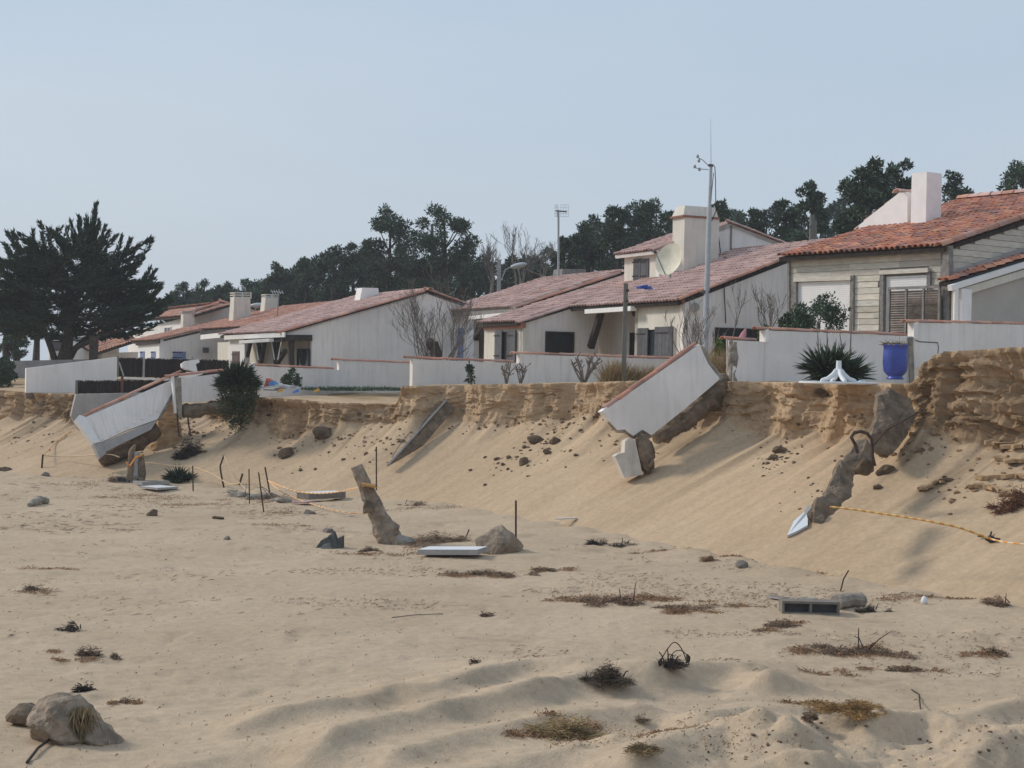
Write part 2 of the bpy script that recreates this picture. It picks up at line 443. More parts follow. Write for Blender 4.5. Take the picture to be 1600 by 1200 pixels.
layered = np.interp(SS, [20, 24, 27, 31, 36, 60], [.65, .65, .55, .30, .28, .45])
ledge = (np.clip((strata - 0.44) * 6, 0, 1) - 0.5) * 0.22 * layered * np.clip((fbm(SS * 1.1, zf * 2, 44, 3) - .3) * 3, 0.2, 1)                                               # harder layers stand proud
colm = (fbm(SS * 2.6, zf * 1.0, 51, 5, .6) - 0.5) * 0.42 + (np.abs(fbm(SS * 6.5, zf * 2.2, 53, 4, .6) - .5)) * 0.30 - .05 + (fbm(SS * 14, zf * 12, 54, 3, .7) - .5) * .12                                                    # vertical flutes
blockn = (np.floor(fbm(SS * 1.3, zf * 1.7, 61, 3) * 8) / 8 - 0.5) * 0.62
amp = np.clip(tf * 5, 0, 1) * (0.55 + FS * 0.6)
d_f = tf * 0.30 - (ledge + colm * 0.7 + blockn) * amp * np.clip((1.02 - tf) * 4, 0.35, 1)
tt = np.clip(QQ - 2, 0, None)
lip = -0.13 * np.exp(-((QQ - 1.97) / 0.16) ** 2) * fbm(SS * 3, SS * 0, 71, 2) * 2
d = d_sl + np.where(QQ > 1, d_f, 0) + np.where(QQ > 2, tt * 1.0, 0) + np.where(QQ > 1, lip, 0)
d = np.where(QQ > 2, d_sl + 0.30 + (-(ledge + colm * 0.7 + blockn) * amp * 0.35) * np.exp(-tt * 4) + lip + tt, d)
land = 2.75 + 0.55 / (1 + np.exp((SS - 37) / 0.8)) + 0.8 / (1 + np.exp((SS - 20.6) / 0.3))                                                   # ground level of the plots
zt = FZ + (land + 0.0 - FZ) * np.clip((tt - 2) / 6, 0, 1) + (fbm(SS * 0.8, tt * 0.8, 81, 4) - 0.5) * 0.16 * np.clip(tt * 2, 0, 1) - 0.06 * np.exp(-tt * 9)
zt = zt + 0.02 * (fbm(SS * 6, tt * 6, 85, 3) - 0.5)
z = np.where(QQ <= 1, z_sl, np.where(QQ <= 2, zf + np.where(QQ > 1, rib * 0, 0), zt))
wob = (fbm(SS * 3.1, QQ * 3, 95, 3) - 0.5) * 0.05 * (QQ > 0.05) * (QQ < 2)
X = FX + NNX * (d + wob); Y = FY + NNY * (d + wob)
# colour: pale dry sand, tan bank, brown soil layer near the top, plus painted shade in the right-hand hollow
n1 = fbm(SS * 1.2, zf * 3, 101, 4); n2 = fbm(SS * 0.5, zf * 9, 111, 3); n3 = fbm(SS * 5, zf * 2.0, 121, 4)
face = np.clip((QQ - 0.97) * 12, 0, 1) * np.clip((2.03 - QQ) * 14, 0, 1)
soil = face * np.clip(FS * 1.15 - 0.36 + (n1 - 0.5) * 1.5 + (n3 - 0.5) * 1.2 + (n2 - 0.5) * 0.9, 0, 1)  # soil patches, and the shade painted into the hollow at far right
fine = fbm(SS * 2.5, QQ * 9, 131, 4)
damp = np.clip(face * 0.55 + soil, 0, 1)
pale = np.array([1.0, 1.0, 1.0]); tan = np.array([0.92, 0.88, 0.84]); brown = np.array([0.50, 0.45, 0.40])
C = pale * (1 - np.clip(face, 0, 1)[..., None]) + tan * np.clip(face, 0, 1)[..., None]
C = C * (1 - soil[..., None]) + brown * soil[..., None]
spill = np.clip((fbm(SS * 2.6, QQ * 1.2, 141, 5) - 0.60) * 7, 0, 1) * np.clip((QQ - 0.35) * 2.2, 0, 1) * (QQ < 1.05)   # soil tumbled on to the apron
C = C * (1 - 0.38 * spill[..., None])
C = C * (1 - 0.16 * face[..., None] * (np.clip((fbm(SS * 7, zf * 9, 161, 3) - .5) * 4, 0, 1))[..., None])
topm = np.clip((QQ - 2.02) * 4, 0, 1)
C = C * (1 - topm[..., None]) + (np.array([0.97, 0.96, 0.94]) * (0.9 + 0.2 * fine[..., None])) * topm[..., None]
grassy = np.clip((fbm(SS * 1.2, tt * 1.1, 151, 4) - 0.42) * 4, 0, 1) * np.clip((tt - 1.8) / 1.5, 0, 1)
C = C * (1 - grassy[..., None]) + np.array([0.52, 0.50, 0.38]) * grassy[..., None]
ns_, nq_ = X.shape
V = np.stack([X, Y, z], -1).reshape(-1, 3)
ii, jj = np.meshgrid(np.arange(ns_ - 1), np.arange(nq_ - 1), indexing='ij')
a = (ii * nq_ + jj).ravel(); Fq = np.stack([a, a + nq_, a + nq_ + 1, a + 1], -1)
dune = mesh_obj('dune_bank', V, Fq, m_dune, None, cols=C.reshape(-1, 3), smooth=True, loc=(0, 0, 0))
_sm = np.repeat(False, len(Fq)); _qv = QQ[:-1, :-1].ravel(); _sm[(_qv < 0.97) | (_qv > 2.3)] = True
dune.data.polygons.foreach_set('use_smooth', _sm)
tag(dune, kind='structure')
_keep = (SS[:-1, :-1].ravel() < 58) & (QQ[:-1, :-1].ravel() < 30)
_F2 = Fq[_keep]

# ------------------------------------------------------------------ the beach
xs = [-1500, -400, -150, -80, -50, -35, -27] + list(np.arange(-21.5, 11.5, 0.05)) + [12, 14, 18, 30, 80, 400, 1500]
ys = [-60, -20, 0, 5, 8]
y = 10.0
while y < 60: ys.append(y); y += 0.0032 * y
ys += [64, 70, 90, 150, 400, 2500]
xs = np.array(xs); ys = np.array(ys)
BX, BY = np.meshgrid(xs, ys, indexing='ij')
near = np.clip((60 - BY) / 10, 0, 1) * np.clip((BY - 6) / 4, 0, 1) * np.clip((25 - np.abs(BX)) / 4, 0, 1)
BZ = (fbm(BX * 0.35, BY * 0.35, 201, 4) - 0.5) * 0.16 + (fbm(BX * 1.4, BY * 1.7, 211, 4) - 0.5) * 0.055
BZ += (fbm(BX * 7, BY * 7, 221, 3) - 0.5) * 0.02
# footprints: shallow pits
pit = vnoise(BX * 2.6, BY * 2.6, 231); gate_ = vnoise(BX * 0.5, BY * 0.5, 232)
BZ -= 0.035 * np.clip((pit - 0.76) * 5, 0, 1) * np.clip((gate_ - 0.35) * 3, 0, 1)
BZ *= near
nearfield = np.clip((21 - BY) / 3, 0, 1) * near * np.clip((BX + 5) / 4, 0, 1)
BZ += nearfield * ((fbm(BX * 0.7, BY * 1.6, 241, 5) - 0.5) * 0.12)
def ridge(pts, h, wn_, wf_):
    """a raised rib of sand along pts (pixels on the flat beach); steeper on the near side"""
    global BZ
    pp = [G(px, py + 0.0, 0.0) for px, py in pts]
    best = np.full(BX.shape, 1e9); sgn = np.zeros(BX.shape); par = np.zeros(BX.shape); L = 0
    for A, B in zip(pp[:-1], pp[1:]):
        ax, ay, bx, by = A.x, A.y, B.x, B.y
        dx, dy = bx - ax, by - ay; l2 = dx * dx + dy * dy
        t = np.clip(((BX - ax) * dx + (BY - ay) * dy) / l2, 0, 1)
        ex, ey = BX - ax - t * dx, BY - ay - t * dy
        dd = np.hypot(ex, ey); m = dd < best
        best = np.where(m, dd, best); sgn = np.where(m, dx * ey - dy * ex, sgn); par = np.where(m, L + t * math.sqrt(l2), par)
        L += math.sqrt(l2)
    ends = np.clip(par / (0.15 * L), 0, 1) * np.clip((L - par) / (0.12 * L), 0, 1)
    ends = ends * ends * (3 - 2 * ends)
    hh = h * (0.80 + 0.4 * vnoise(par * 1.6, par * 0, int(h * 1000))) * ends
    w = np.where(sgn < 0, wn_ * .72, wf_) * (0.8 + 0.4 * vnoise(par * 2.1, par * 0, 77))
    add = hh * np.exp(-np.abs(best / w) ** np.where(sgn < 0, 1.5, 1.8))
    BZ = BZ + add * .92
ridge([(300, 1165), (400, 1150), (480, 1139), (552, 1121), (612, 1105), (672, 1104), (720, 1084), (760, 1074), (824, 1064), (900, 1068), (950, 1078)], 0.20, 0.26, 0.8)
ridge([(420, 1215), (480, 1204), (544, 1182), (612, 1162), (668, 1146), (728, 1132), (796, 1116), (830, 1108), (870, 1092), (925, 1080), (990, 1087), (1040, 1095)], 0.26, 0.30, 0.7)
ridge([(985, 1085), (1030, 1075), (1065, 1068), (1110, 1064), (1150, 1062), (1190, 1080), (1215, 1095)], 0.24, 0.36, 0.6)
ridge([(560, 1230), (640, 1198), (700, 1180), (800, 1160), (860, 1145), (950, 1128), (1060, 1118)], 0.17, 0.32, 0.6)
ridge([(960, 1250), (1010, 1215), (1050, 1190), (1100, 1178), (1140, 1168), (1175, 1180), (1230, 1200), (1280, 1230)], 0.27, 0.42, 0.5)
ridge([(1180, 1180), (1205, 1168), (1225, 1172), (1240, 1195)], 0.16, 0.2, 0.25)
ridge([(1060, 1150), (1130, 1136), (1230, 1122), (1330, 1112), (1380, 1116)], 0.17, 0.30, 0.6)
ridge([(1320, 1165), (1400, 1148), (1450, 1142), (1480, 1150), (1530, 1138), (1590, 1125), (1650, 1120)], 0.20, 0.28, 0.4)
ridge([(1500, 1235), (1540, 1195), (1580, 1175), (1660, 1160)], 0.20, 0.32, 0.45)
ridge([(1230, 1165), (1290, 1145), (1350, 1150), (1400, 1165)], 0.14, 0.3, 0.4)
ridge([(640, 1250), (780, 1215), (900, 1195), (990, 1180)], 0.14, 0.3, 0.5)
ridge([(1150, 1020), (1300, 1000), (1450, 1005), (1650, 990)], 0.07, 0.6, 0.9)
ridge([(100, 1240), (300, 1205), (500, 1165), (640, 1150)], 0.07, 0.3, 0.5)
# churned sand round the lower right corner
churn = np.clip((17.2 - BY) / 2.5, 0, 1) * np.clip((BX - 1.2) / 2, 0, 1) * near
BZ += churn * ((fbm(BX * 4.2, BY * 4.2, 251, 5, .66) - 0.5) * 0.17 + np.clip(fbm(BX * 9, BY * 9, 255, 2) - 0.62, 0, 1) * 0.2)
# rise gently to the dune foot so that the apron grows out of the beach
fd = np.full(BX.shape, 1e9)
mm = (np.abs(BX) < 30) & (BY > 5) & (BY < 75)
for k in range(0, len(gs), 6):
    if gs[k] > 90: break
    dd = np.hypot(BX[mm] - sx[k], BY[mm] - sy[k]); fd[mm] = np.minimum(fd[mm], dd)
BZ += np.where(mm, 0.16 * np.exp(-fd / 1.1), 0)
wrack = np.clip((fbm(BX * 0.45, BY * 0.9, 301, 4) - 0.50) * 4, 0, 1) * np.clip((fbm(BX * 2.4, BY * 4.2, 311, 4) - 0.48) * 5, 0, 1)
BC = np.ones(BX.shape)[..., None] * np.array([0.97, 0.98, 1.0])
BC = BC * (1 - 0.16 * wrack[..., None])
cl = np.clip((fbm(BX * 1.1, BY * 1.1, 321, 4) - 0.5) * 2.2, -1, 1)
BC = BC * (1 + 0.05 * cl[..., None])
nb, mb_ = BX.shape
ii, jj = np.meshgrid(np.arange(nb - 1), np.arange(mb_ - 1), indexing='ij')
a = (ii * mb_ + jj).ravel(); Fb = np.stack([a, a + mb_, a + mb_ + 1, a + 1], -1)
VB = np.stack([BX, BY, BZ], -1).reshape(-1, 3)
beach = mesh_obj('beach', VB, Fb, m_sand, None, cols=BC.reshape(-1, 3), smooth=True, loc=(0, 0, 0))
tag(beach, kind='structure')

# a surface to stand things on
def _bvh(V, F): return BVHTree.FromPolygons([tuple(v) for v in V], [tuple(f) for f in F.tolist()], all_triangles=False)
_bx = (np.abs(BX[:-1, :-1].ravel()) < 30) & (BY[:-1, :-1].ravel() > 4) & (BY[:-1, :-1].ravel() < 75)
def _thin(Vg, shape, si, sj, keep):
    idx = np.arange(Vg.shape[0]).reshape(shape)[::si, ::sj]
    vv = Vg[idx.ravel()]; a_, b_ = idx.shape
    i2, j2 = np.meshgrid(np.arange(a_ - 1), np.arange(b_ - 1), indexing='ij'); q = (i2 * b_ + j2).ravel()
    return vv, np.stack([q, q + b_, q + b_ + 1, q + 1], -1)
_v1, _f1 = _thin(V, X.shape, 3, 2, None)
_m1 = (_v1[_f1[:, 0], 1] < 110) & (np.abs(_v1[_f1[:, 0], 0]) < 70); _f1 = _f1[_m1]
_v2, _f2 = _thin(VB, BX.shape, 2, 2, None)
_m2 = (_v2[_f2[:, 0], 1] < 80) & (_v2[_f2[:, 0], 1] > 4) & (np.abs(_v2[_f2[:, 0], 0]) < 30); _f2 = _f2[_m2]
BV1, BV2 = _bvh(_v1, _f1), _bvh(_v2, _f2)
def S_(px, py, lift=0.0):
    """first point of the ground (beach or dune) that the photograph shows at this pixel"""
    r = ray(px, py).normalized()
    best = None
    for b in (BV1, BV2):
        h = b.ray_cast(EYE, r, 200)
        if h[0] is not None and (best is None or h[3] < best[3]): best = h
    if best is None: p = G(px, py); return p
    return best[0] + Vector((0, 0, lift))
def ground(x, y):
    zz = None
    for b in (BV1, BV2):
        h = b.ray_cast(Vector((x, y, 30)), Vector((0, 0, -1)), 60)
        if h[0] is not None and (zz is None or h[0].z > zz): zz = h[0].z
    return 0.0 if zz is None else zz
def ground_n(x, y):
    best = None
    for b in (BV1, BV2):
        h = b.ray_cast(Vector((x, y, 30)), Vector((0, 0, -1)), 60)
        if h[0] is not None and (best is None or h[0].z > best[0].z): best = h
    if best is None: return Vector((0, 0, 1))
    n = best[1]; return n if n.z > 0 else -n
# ------------------------------------------------------------------ parts shared by the buildings and walls
Z = Vector((0, 0, 1))
def axes(deg):
    t = math.radians(deg); return Vector((-math.sin(t), math.cos(t), 0)), Vector((math.cos(t), math.sin(t), 0))

# one canal tile, 1 m long along X, 1 m wide arch: scaled when placed
def tile_mesh(name, tone):
    mb = MB(); n = 6
    for (x, r) in ((0, 0.52), (1, 0.44)):
        for k in range(n + 1):
            t = math.pi * k / n; mb.v.append(Vector((x, -math.cos(t) * r, math.sin(t) * r)))
        for k in range(n + 1):
            t = math.pi * k / n; mb.v.append(Vector((x, -math.cos(t) * (r - 0.1), math.sin(t) * (r - 0.1))))
    w = 2 * (n + 1)
    for k in range(n):
        mb.face([k, k + 1, w + k + 1, w + k], tone); mb.face([n + 1 + k, w + n + 1 + k, w + n + 2 + k, n + 2 + k], tone)
        mb.face([k, n + 1 + k, n + 2 + k, k + 1], tone)
    o = mb.build('tile', m_tile); me = o.data; bpy.data.objects.remove(o)
    for v in me.vertices: pass
    return me
TONES = [(.86, .50, .37), (.98, .62, .46), (.70, .42, .33), (.88, .48, .36), (.80, .55, .47)]
PINKS = [(.98, .76, .71), (.94, .73, .69), (1.0, .81, .76), (.88, .67, .63), (.95, .72, .66)]
TILES = [tile_mesh('cap_tile', t) for t in TONES]
TILES_P = [tile_mesh('pink_tile', t) for t in PINKS]

def cap_tiles(A, B, parent, name='cap_tile', L=0.42, w=0.24, tiles=None, up=Z, flat=0.75):
    """a row of half-round tiles laid end over end from A to B"""
    A, B = Vector(A), Vector(B); d = B - A; n = max(1, round(d.length / L)); d = d / n
    x = d.normalized(); y_ = Vector(up).cross(x).normalized(); z_ = x.cross(y_)
    for i in range(n):
        me = rnd.choice(tiles or TILES)
        k = w * rnd.uniform(0.94, 1.06)
        j = rnd.uniform(-0.012, 0.012)
        m = Matrix(((x.x * d.length * 1.06, y_.x * k, z_.x * k * flat, 0), (x.y * d.length * 1.06, y_.y * k, z_.y * k * flat, 0), (x.z * d.length * 1.06, y_.z * k, z_.z * k * flat, 0), (0, 0, 0, 1)))
        m.translation = A + d * i + y_ * j + z_ * (0.012 + abs(j))
        place(me, name, m, parent)

def roof(parent, P0, e, s, Le, Ls, tones, keep=None, thick=0.12, pitch=0.21, row=0.36, over=0.06, name='roof', holes=0.0, deckmat=None, seed=1):
    """a tiled roof plane: deck slab (part) carrying the overlapping canal tiles (one sub-part)"""
    P0 = Vector(P0); e = Vector(e).normalized(); s = Vector(s).normalized(); n = e.cross(s).normalized()
    if n.z < 0: n = -n
    r = random.Random(seed)
    if keep is None:
        deck = MB().prism([P0 - n * 0.03, P0 + e * Le - n * 0.03, P0 + e * Le + s * Ls - n * 0.03, P0 + s * Ls - n * 0.03], -n * thick)
    else:
        deck = MB().prism([Vector(p) - n * 0.03 for p in keep], -n * thick)
    dk = deck.build(name, deckmat or m_timber, parent)
    nc, nr = int(Le / pitch), int(math.ceil((Ls + over) / row)); K = 7
    V, F_, C_ = [], [], []
    poly = None
    if keep is not None:
        poly = [((Vector(p) - P0).dot(e), (Vector(p) - P0).dot(s)) for p in keep]
    def inside(a, b):
        if poly is None: return True
        c = False; j = len(poly) - 1
        for i in range(len(poly)):
            xi, yi = poly[i]; xj, yj = poly[j]
            if (yi > b) != (yj > b) and a < (xj - xi) * (b - yi) / (yj - yi) + xi: c = not c
            j = i
        return c
    for j in range(nr):
        for i in range(nc):
            a0 = (i + 0.5) * Le / nc; b0 = j * row - over
            if not inside(a0, b0 + row * 0.5): continue
            if holes and r.random() < holes: continue
            w = Le / nc; t = r.choice(tones); k = r.uniform(0.90, 1.08); col = (t[0] * k, t[1] * k, t[2] * k)
            dz = r.uniform(-0.008, 0.012); dx = r.uniform(-0.008, 0.008)
            L2 = min(row * 1.12, Ls - b0 + 0.05)
            b = len(V)
            for (bb, hz, wid) in ((b0, 0.045, 1.0), (b0 + L2, 0.012, 0.9)):
                for q in range(K):
                    u_ = q / (K - 1)
                    # cover arch over the middle, dipping to the channels at both sides
                    x_ = (u_ - 0.5) * w * (1.04 if q in (0, K - 1) else wid)
                    h_ = 0.075 * math.sin(math.pi * u_) ** 0.75 if 0 < q < K - 1 else -0.015
                    V.append(P0 + e * (a0 + x_ + dx) + s * bb + n * (h_ + hz + dz))
            for q in range(K - 1):
                F_.append((b + q, b + q + 1, b + K + q + 1, b + K + q)); C_.append(col)
            # thickness at the lower lip
            b2 = len(V)
            for q in range(K):
                V.append(V[b + q] - n * 0.02)
            for q in range(K - 1):
                F_.append((b + q, b2 + q, b2 + q + 1, b + q + 1)); C_.append((col[0] * .9, col[1] * .9, col[2] * .9))
    if V:
        t = mesh_obj('roof_tiles', np.array([tuple(v) for v in V]), F_, m_tile, dk, cols=C_)
        t['kind'] = 'stuff'
    return dk, n

def panel(name, a, b, hdir, out, mat, parent, proud=0.03, th=0.04, c=(1, 1, 1)):
    """a flat board on a wall: a and b are opposite corners, out is the wall's outward normal"""
    a, b = Vector(a), Vector(b); w = (b - a).dot(hdir)
    p = a + out * proud
    return MB().prism([p, p + hdir * w, p + hdir * w + Z * (b.z - a.z), p + Z * (b.z - a.z)], out * th, c).build(name, mat, parent)

def opening(parent, a, b, hdir, out, framemat=None, panemat=None, f=0.06, name='window', bars=1):
    """a window or door: frame proud of the wall, dark pane set back inside it, mullions"""
    a, b = Vector(a), Vector(b); w = (b - a).dot(hdir)
    z0, z1 = min(a.z, b.z), max(a.z, b.z); p = Vector((a.x, a.y, z0)); h = z1 - z0
    if w < 0: p = p + hdir * w; w = -w
    mb = MB()
    o = out * 0.004
    for (x0, x1, y0, y1) in ((0, w, 0, f), (0, w, h - f, h), (0, f, f, h - f), (w - f, w, f, h - f)):
        q = p + o + hdir * x0 + Z * y0
        mb.prism([q, q + hdir * (x1 - x0), q + hdir * (x1 - x0) + Z * (y1 - y0), q + Z * (y1 - y0)], out * 0.06)
    for k in range(bars):
        xx = w * (k + 1) / (bars + 1)
        q = p + o + hdir * (xx - 0.02) + Z * f
        mb.prism([q, q + hdir * 0.04, q + hdir * 0.04 + Z * (h - 2 * f), q + Z * (h - 2 * f)], out * 0.04)
    fr = mb.build(name, framemat or m_shutter, parent)
    q = p + out * 0.003 + hdir * f * 0.9 + Z * f * 0.9
    w2, h2 = w - 1.8 * f, h - 1.8 * f
    MB().prism([q, q + hdir * w2, q + hdir * w2 + Z * h2, q + Z * h2], out * 0.012).build('pane', panemat or m_dark, fr)
    return fr

def shutter(parent, a, b, hdir, out, mat=m_shutter, proud=0.01, hinge=True, n=4):
    """a plank shutter: planks with grooves, ledges, hinges as a sub-part"""
    a, b = Vector(a), Vector(b); w = (b - a).dot(hdir); z0, z1 = min(a.z, b.z), max(a.z, b.z)
    p = Vector((a.x, a.y, z0)) + out * proud
    if w < 0: p = p + hdir * w; w = -w
    mb = MB(); r = rnd
    for k in range(n):
        t = r.uniform(0.85, 1.15); q = p + hdir * (w * k / n + 0.006)
        ww = w / n - 0.012
        mb.prism([q, q + hdir * ww, q + hdir * ww + Z * (z1 - z0), q + Z * (z1 - z0)], out * 0.035, (t, t, t))
    sh = mb.build('shutter', mat, parent)
    if hinge:
        for zz in (0.18, 0.82):
            h = MB()
            q = p + out * 0.036 + Z * ((z1 - z0) * zz) - hdir * 0.05
            h.prism([q, q + hdir * (w * 0.8), q + hdir * (w * 0.8) + Z * 0.05, q + Z * 0.05], out * 0.015).build('hinge', m_timber, sh)
    return sh

def chimney(parent, base_pts, top_pts, mat, name='chimney', cap=None, capmat=None):
    b = [Vector(p) for p in base_pts]; t = [Vector(p) for p in top_pts]
    mb = MB(); mb.v = b + t
    for q in ((3, 2, 1, 0), (4, 5, 6, 7), (0, 1, 5, 4), (1, 2, 6, 5), (2, 3, 7, 6), (3, 0, 4, 7)): mb.face(q)
    return mb.build(name, mat, parent)

def rect3(c, d1, d2, l1, l2, z):
    """four corners of a rectangle whose near-left corner is c"""
    c = Vector((c[0], c[1], z)); return [c, c + d1 * l1, c + d1 * l1 + d2 * l2, c + d2 * l2]

class House:
    """planes of a house seen from the beach: seaward facade (normal -v) and gable wall towards the camera (normal -u)"""
    def __init__(s, name, N_px, D, deg, label, cat='house', group=None, ground=2.6):
        s.u, s.v = axes(deg); p = P(N_px, 560, D); s.N = Vector((p.x, p.y, 0)); s.g = ground
        s.root = thing(name, Vector((s.N.x, s.N.y, ground)), label, cat, group)
    def gp(s, px, py, o=0.0): return hit(px, py, s.N - s.u * o, s.u)        # on the gable plane, o metres nearer the camera
    def fp(s, px, py, o=0.0): return hit(px, py, s.N - s.v * o, s.v)        # on the facade plane, o metres nearer the sea
    def down(s, p): return Vector((p.x, p.y, s.g - 0.6))
    def gwall(s, pts, mat, th=0.25, o=0.0, name='gable_wall', close=True):
        q = [s.gp(x, y, o) for x, y in pts]
        if close: q = q + [s.down(q[-1]), s.down(q[0])]
        return MB().prism(q, s.u * th).build(name, mat, s.root)
    def fwall(s, pts, mat, th=0.25, o=0.0, name='facade', close=True):
        q = [s.fp(x, y, o) for x, y in pts]
        if close: q = q + [s.down(q[-1]), s.down(q[0])]
        return MB().prism(q, s.v * th).build(name, mat, s.root)
    def fwin(s, x0, y0, x1, y1, o=0.0, **k):
        return opening(s.root, s.fp(x0, y0, o), s.fp(x1, y1, o), -s.u, -s.v, **k)
    def gwin(s, x0, y0, x1, y1, o=0.0, **k):
        return opening(s.root, s.gp(x0, y0, o), s.gp(x1, y1, o), s.v, -s.u, **k)
    def fsh(s, x0, y0, x1, y1, o=0.0, **k):
        return shutter(s.root, s.fp(x0, y0, o), s.fp(x1, y1, o), -s.u, -s.v, **k)
    def gsh(s, x0, y0, x1, y1, o=0.0, **k):
        return shutter(s.root, s.gp(x0, y0, o), s.gp(x1, y1, o), s.v, -s.u, **k)
    def bar(s, name, A, B, w, h, mat): return MB().bar(A, B, w, h).build(name, mat, s.root)

def garden_wall(label, pts_top, D0, x0, deg, zbot, mat, th=0.2, group=None, capped=True, name='garden_wall', endstrip=True, bottoms=None):
    """a boundary wall in the vertical plane through pixel column x0 at distance D0, direction v; pts_top are runs [(px,py),(px,py)]"""
    u, v = axes(deg); p = P(x0, 570, D0); N = Vector((p.x, p.y, 0))
    root = thing(name, Vector((N.x, N.y, zbot)), label, 'wall', group)
    for k, run in enumerate(pts_top):
        A, B = hit(*run[0], N, u), hit(*run[1], N, u)
        zb = zbot if bottoms is None else bottoms[k]
        if isinstance(zb, list):
            poly = [A, B] + [hit(px, py, N, u) for px, py in reversed(zb)]
        else: poly = [A, B, Vector((B.x, B.y, zb)), Vector((A.x, A.y, zb))]
        MB().prism(poly, u * th).build('wall_panel', mat, root)
        if capped:
            cap_tiles(A + u * th / 2 + Z * 0.0, B + u * th / 2, root, w=th * 1.15, L=0.40, flat=.55)
    return root, N, u, v
TH = 25.6
# ------------------------------------------------------------------ far left: white house behind the cypress
A = House('villa', 148, 108, 40, 'white house with grey shutters half hidden behind the big cypress', ground=2.6)
A.gwall([(78, 528), (112, 512), (148, 522), (148, 566)], m_whitep, name='wall')
A.gwall([(116, 545), (186, 540), (186, 570), (116, 575)], m_plaster, o=0.6, name='wall')
A.gwall([(160, 552), (262, 548), (262, 575), (160, 580)], m_plaster, o=1.2, name='wall')
A.gsh(78, 532, 102, 549, o=0.62, mat=m_shutter)
pa, pb = A.gp(150, 552, 2.6), A.gp(216, 531, 2.6)
roof(A.root, pa, (pb - pa), (A.u * 1 + Z * 0.22), (pb - pa).length, 4.5, TONES, name='roof', seed=3)

# ------------------------------------------------------------------ orange roofed house behind
B = House('bungalow', 304, 100, TH, 'white house with bright orange tiled roof and small square chimney, right of the cypress', ground=2.7)
B.gwall([(304, 482), (348, 474), (420, 497), (420, 575), (304, 575)], m_plaster)
B.fwall([(200, 520), (304, 492), (304, 575), (200, 575)], m_plaster)
a0, a1 = B.fp(304, 492, 0.4), B.fp(222, 506, 0.4)
sl = (B.gp(348, 473) - B.gp(304, 486)).normalized()
LB = (B.gp(348, 473) - B.gp(302, 487)).length
roof(B.root, a0, B.u, sl, (a1 - a0).length, LB + .3, TONES, seed=5, row=0.5, pitch=0.33)
roof(B.root, B.gp(348, 473), B.u, (B.gp(420, 496) - B.gp(348, 473)).normalized(), (a1 - a0).length, 5.0, TONES, seed=6, row=0.5, pitch=0.33)
cap_tiles(B.gp(300, 487, .1), B.gp(348, 472.5, .1), B.root, 'verge_tile', L=0.5, w=0.35)
cap_tiles(B.gp(348, 472.5, .1), B.gp(420, 496, .1), B.root, 'verge_tile', L=0.5, w=0.35)
c0 = B.gp(286, 512, 1.2)
MB().box(c0, B.v * 0.72, Z * (B.gp(286, 489, 1.2).z - c0.z), B.u * 0.6).build('chimney', m_cream, B.root)
c1 = B.gp(285, 489, 1.24)
MB().box(c1, B.v * 0.82, Z * 0.12, B.u * 0.7).build('chimney_cap', m_grey, B.root)
B.fwin(258, 511, 268, 527, framemat=m_whitep, panemat=m_glass)

# ------------------------------------------------------------------ long low house with two chimneys
H = House('long_house', 385, 84, TH, 'lilac white low house with rust red roof, two chimneys and a white rolled awning', ground=2.75)
sC = (H.gp(520, 474) - H.gp(385, 511)).normalized()
eC = H.fp(314, 518)
gC = House.gp
H.gwall([(385, 513), (520, 476), (560, 490), (560, 575), (385, 575)], m_plaster, name='gable_wall')
# front block: gable plane pushed back to the far end of the porch
o2 = -((eC - H.N).dot(H.u))
f2 = -(H.gp(249, 530, o2) - H.N).dot(H.v)
H.gwall([(249, 529), (315, 515), (360, 520), (360, 575), (249, 575)], m_plaster, o=o2, name='side_wall')
H.fwall([(216, 534), (249, 531), (249, 575), (216, 575)], m_whitep, o=f2, name='front_wall')
rp0 = H.fp(385, 511, 0.25); Lc = (H.fp(314, 517) - H.fp(385, 511)).length
roof(H.root, rp0, H.u, sC, Lc, (H.gp(520, 474) - H.gp(385, 511)).length + .2, TONES, seed=7)
rp1 = H.gp(244, 532, o2); L1 = (H.gp(316, 515, o2) - rp1).length
roof(H.root, rp1, H.u, (H.gp(316, 515, o2) - rp1).normalized(), 6.5, L1 + 5.2, TONES, seed=8)
cap_tiles(H.gp(383, 511, .05), H.gp(520, 473, .05), H.root, 'verge_tile', w=0.26)
cap_tiles(H.gp(247, 530, o2 + .05), H.gp(316, 514.5, o2 + .05), H.root, 'verge_tile', w=0.26)
H.bar('fascia', H.fp(314, 521.5, .3), H.fp(384, 515.5, .3), 0.1, 0.28, m_timber)
H.bar('fascia', H.fp(213, 536.5, f2 + .1), H.fp(249, 533, f2 + .1), 0.1, 0.26, m_timber)
H.bar('awning', H.fp(317, 527, .5), H.fp(376, 521, .5), 0.28, 0.26, m_whitep)
H.bar('downpipe', H.fp(356, 519, .1), H.fp(356, 575, .1), 0.1, 0.1, m_grey)
H.gsh(270, 549, 290, 562, o=o2, mat=m_blue)
H.fsh(220, 549, 226, 562, o=f2, mat=m_blue); H.fsh(237, 549, 243, 562, o=f2, mat=m_blue)
MB().box(H.gp(317, 543, o2 + .05), H.v * 0.3, Z * -0.3, -H.u * 0.2).build('wall_lamp', m_shutter, H.root)
def frustum(px0, px1, pyb0, pyb1, px2, px3, pyt, D, u, v, depth, mat, parent, name='chimney'):
    n = u; p0 = P((px0 + px1) / 2, pyb1, D)
    b0, b1 = hit(px0, pyb0, p0, n), hit(px1, pyb1, p0, n); t0, t1 = hit(px2, pyt, p0, n), hit(px3, pyt + .5, p0, n)
    b0.z -= .4; b1.z -= .4
    return chimney(parent, [b0, b1, b1 + u * depth, b0 + u * depth], [t0, t1, t1 + u * depth * .9, t0 + u * depth * .9], mat, name)
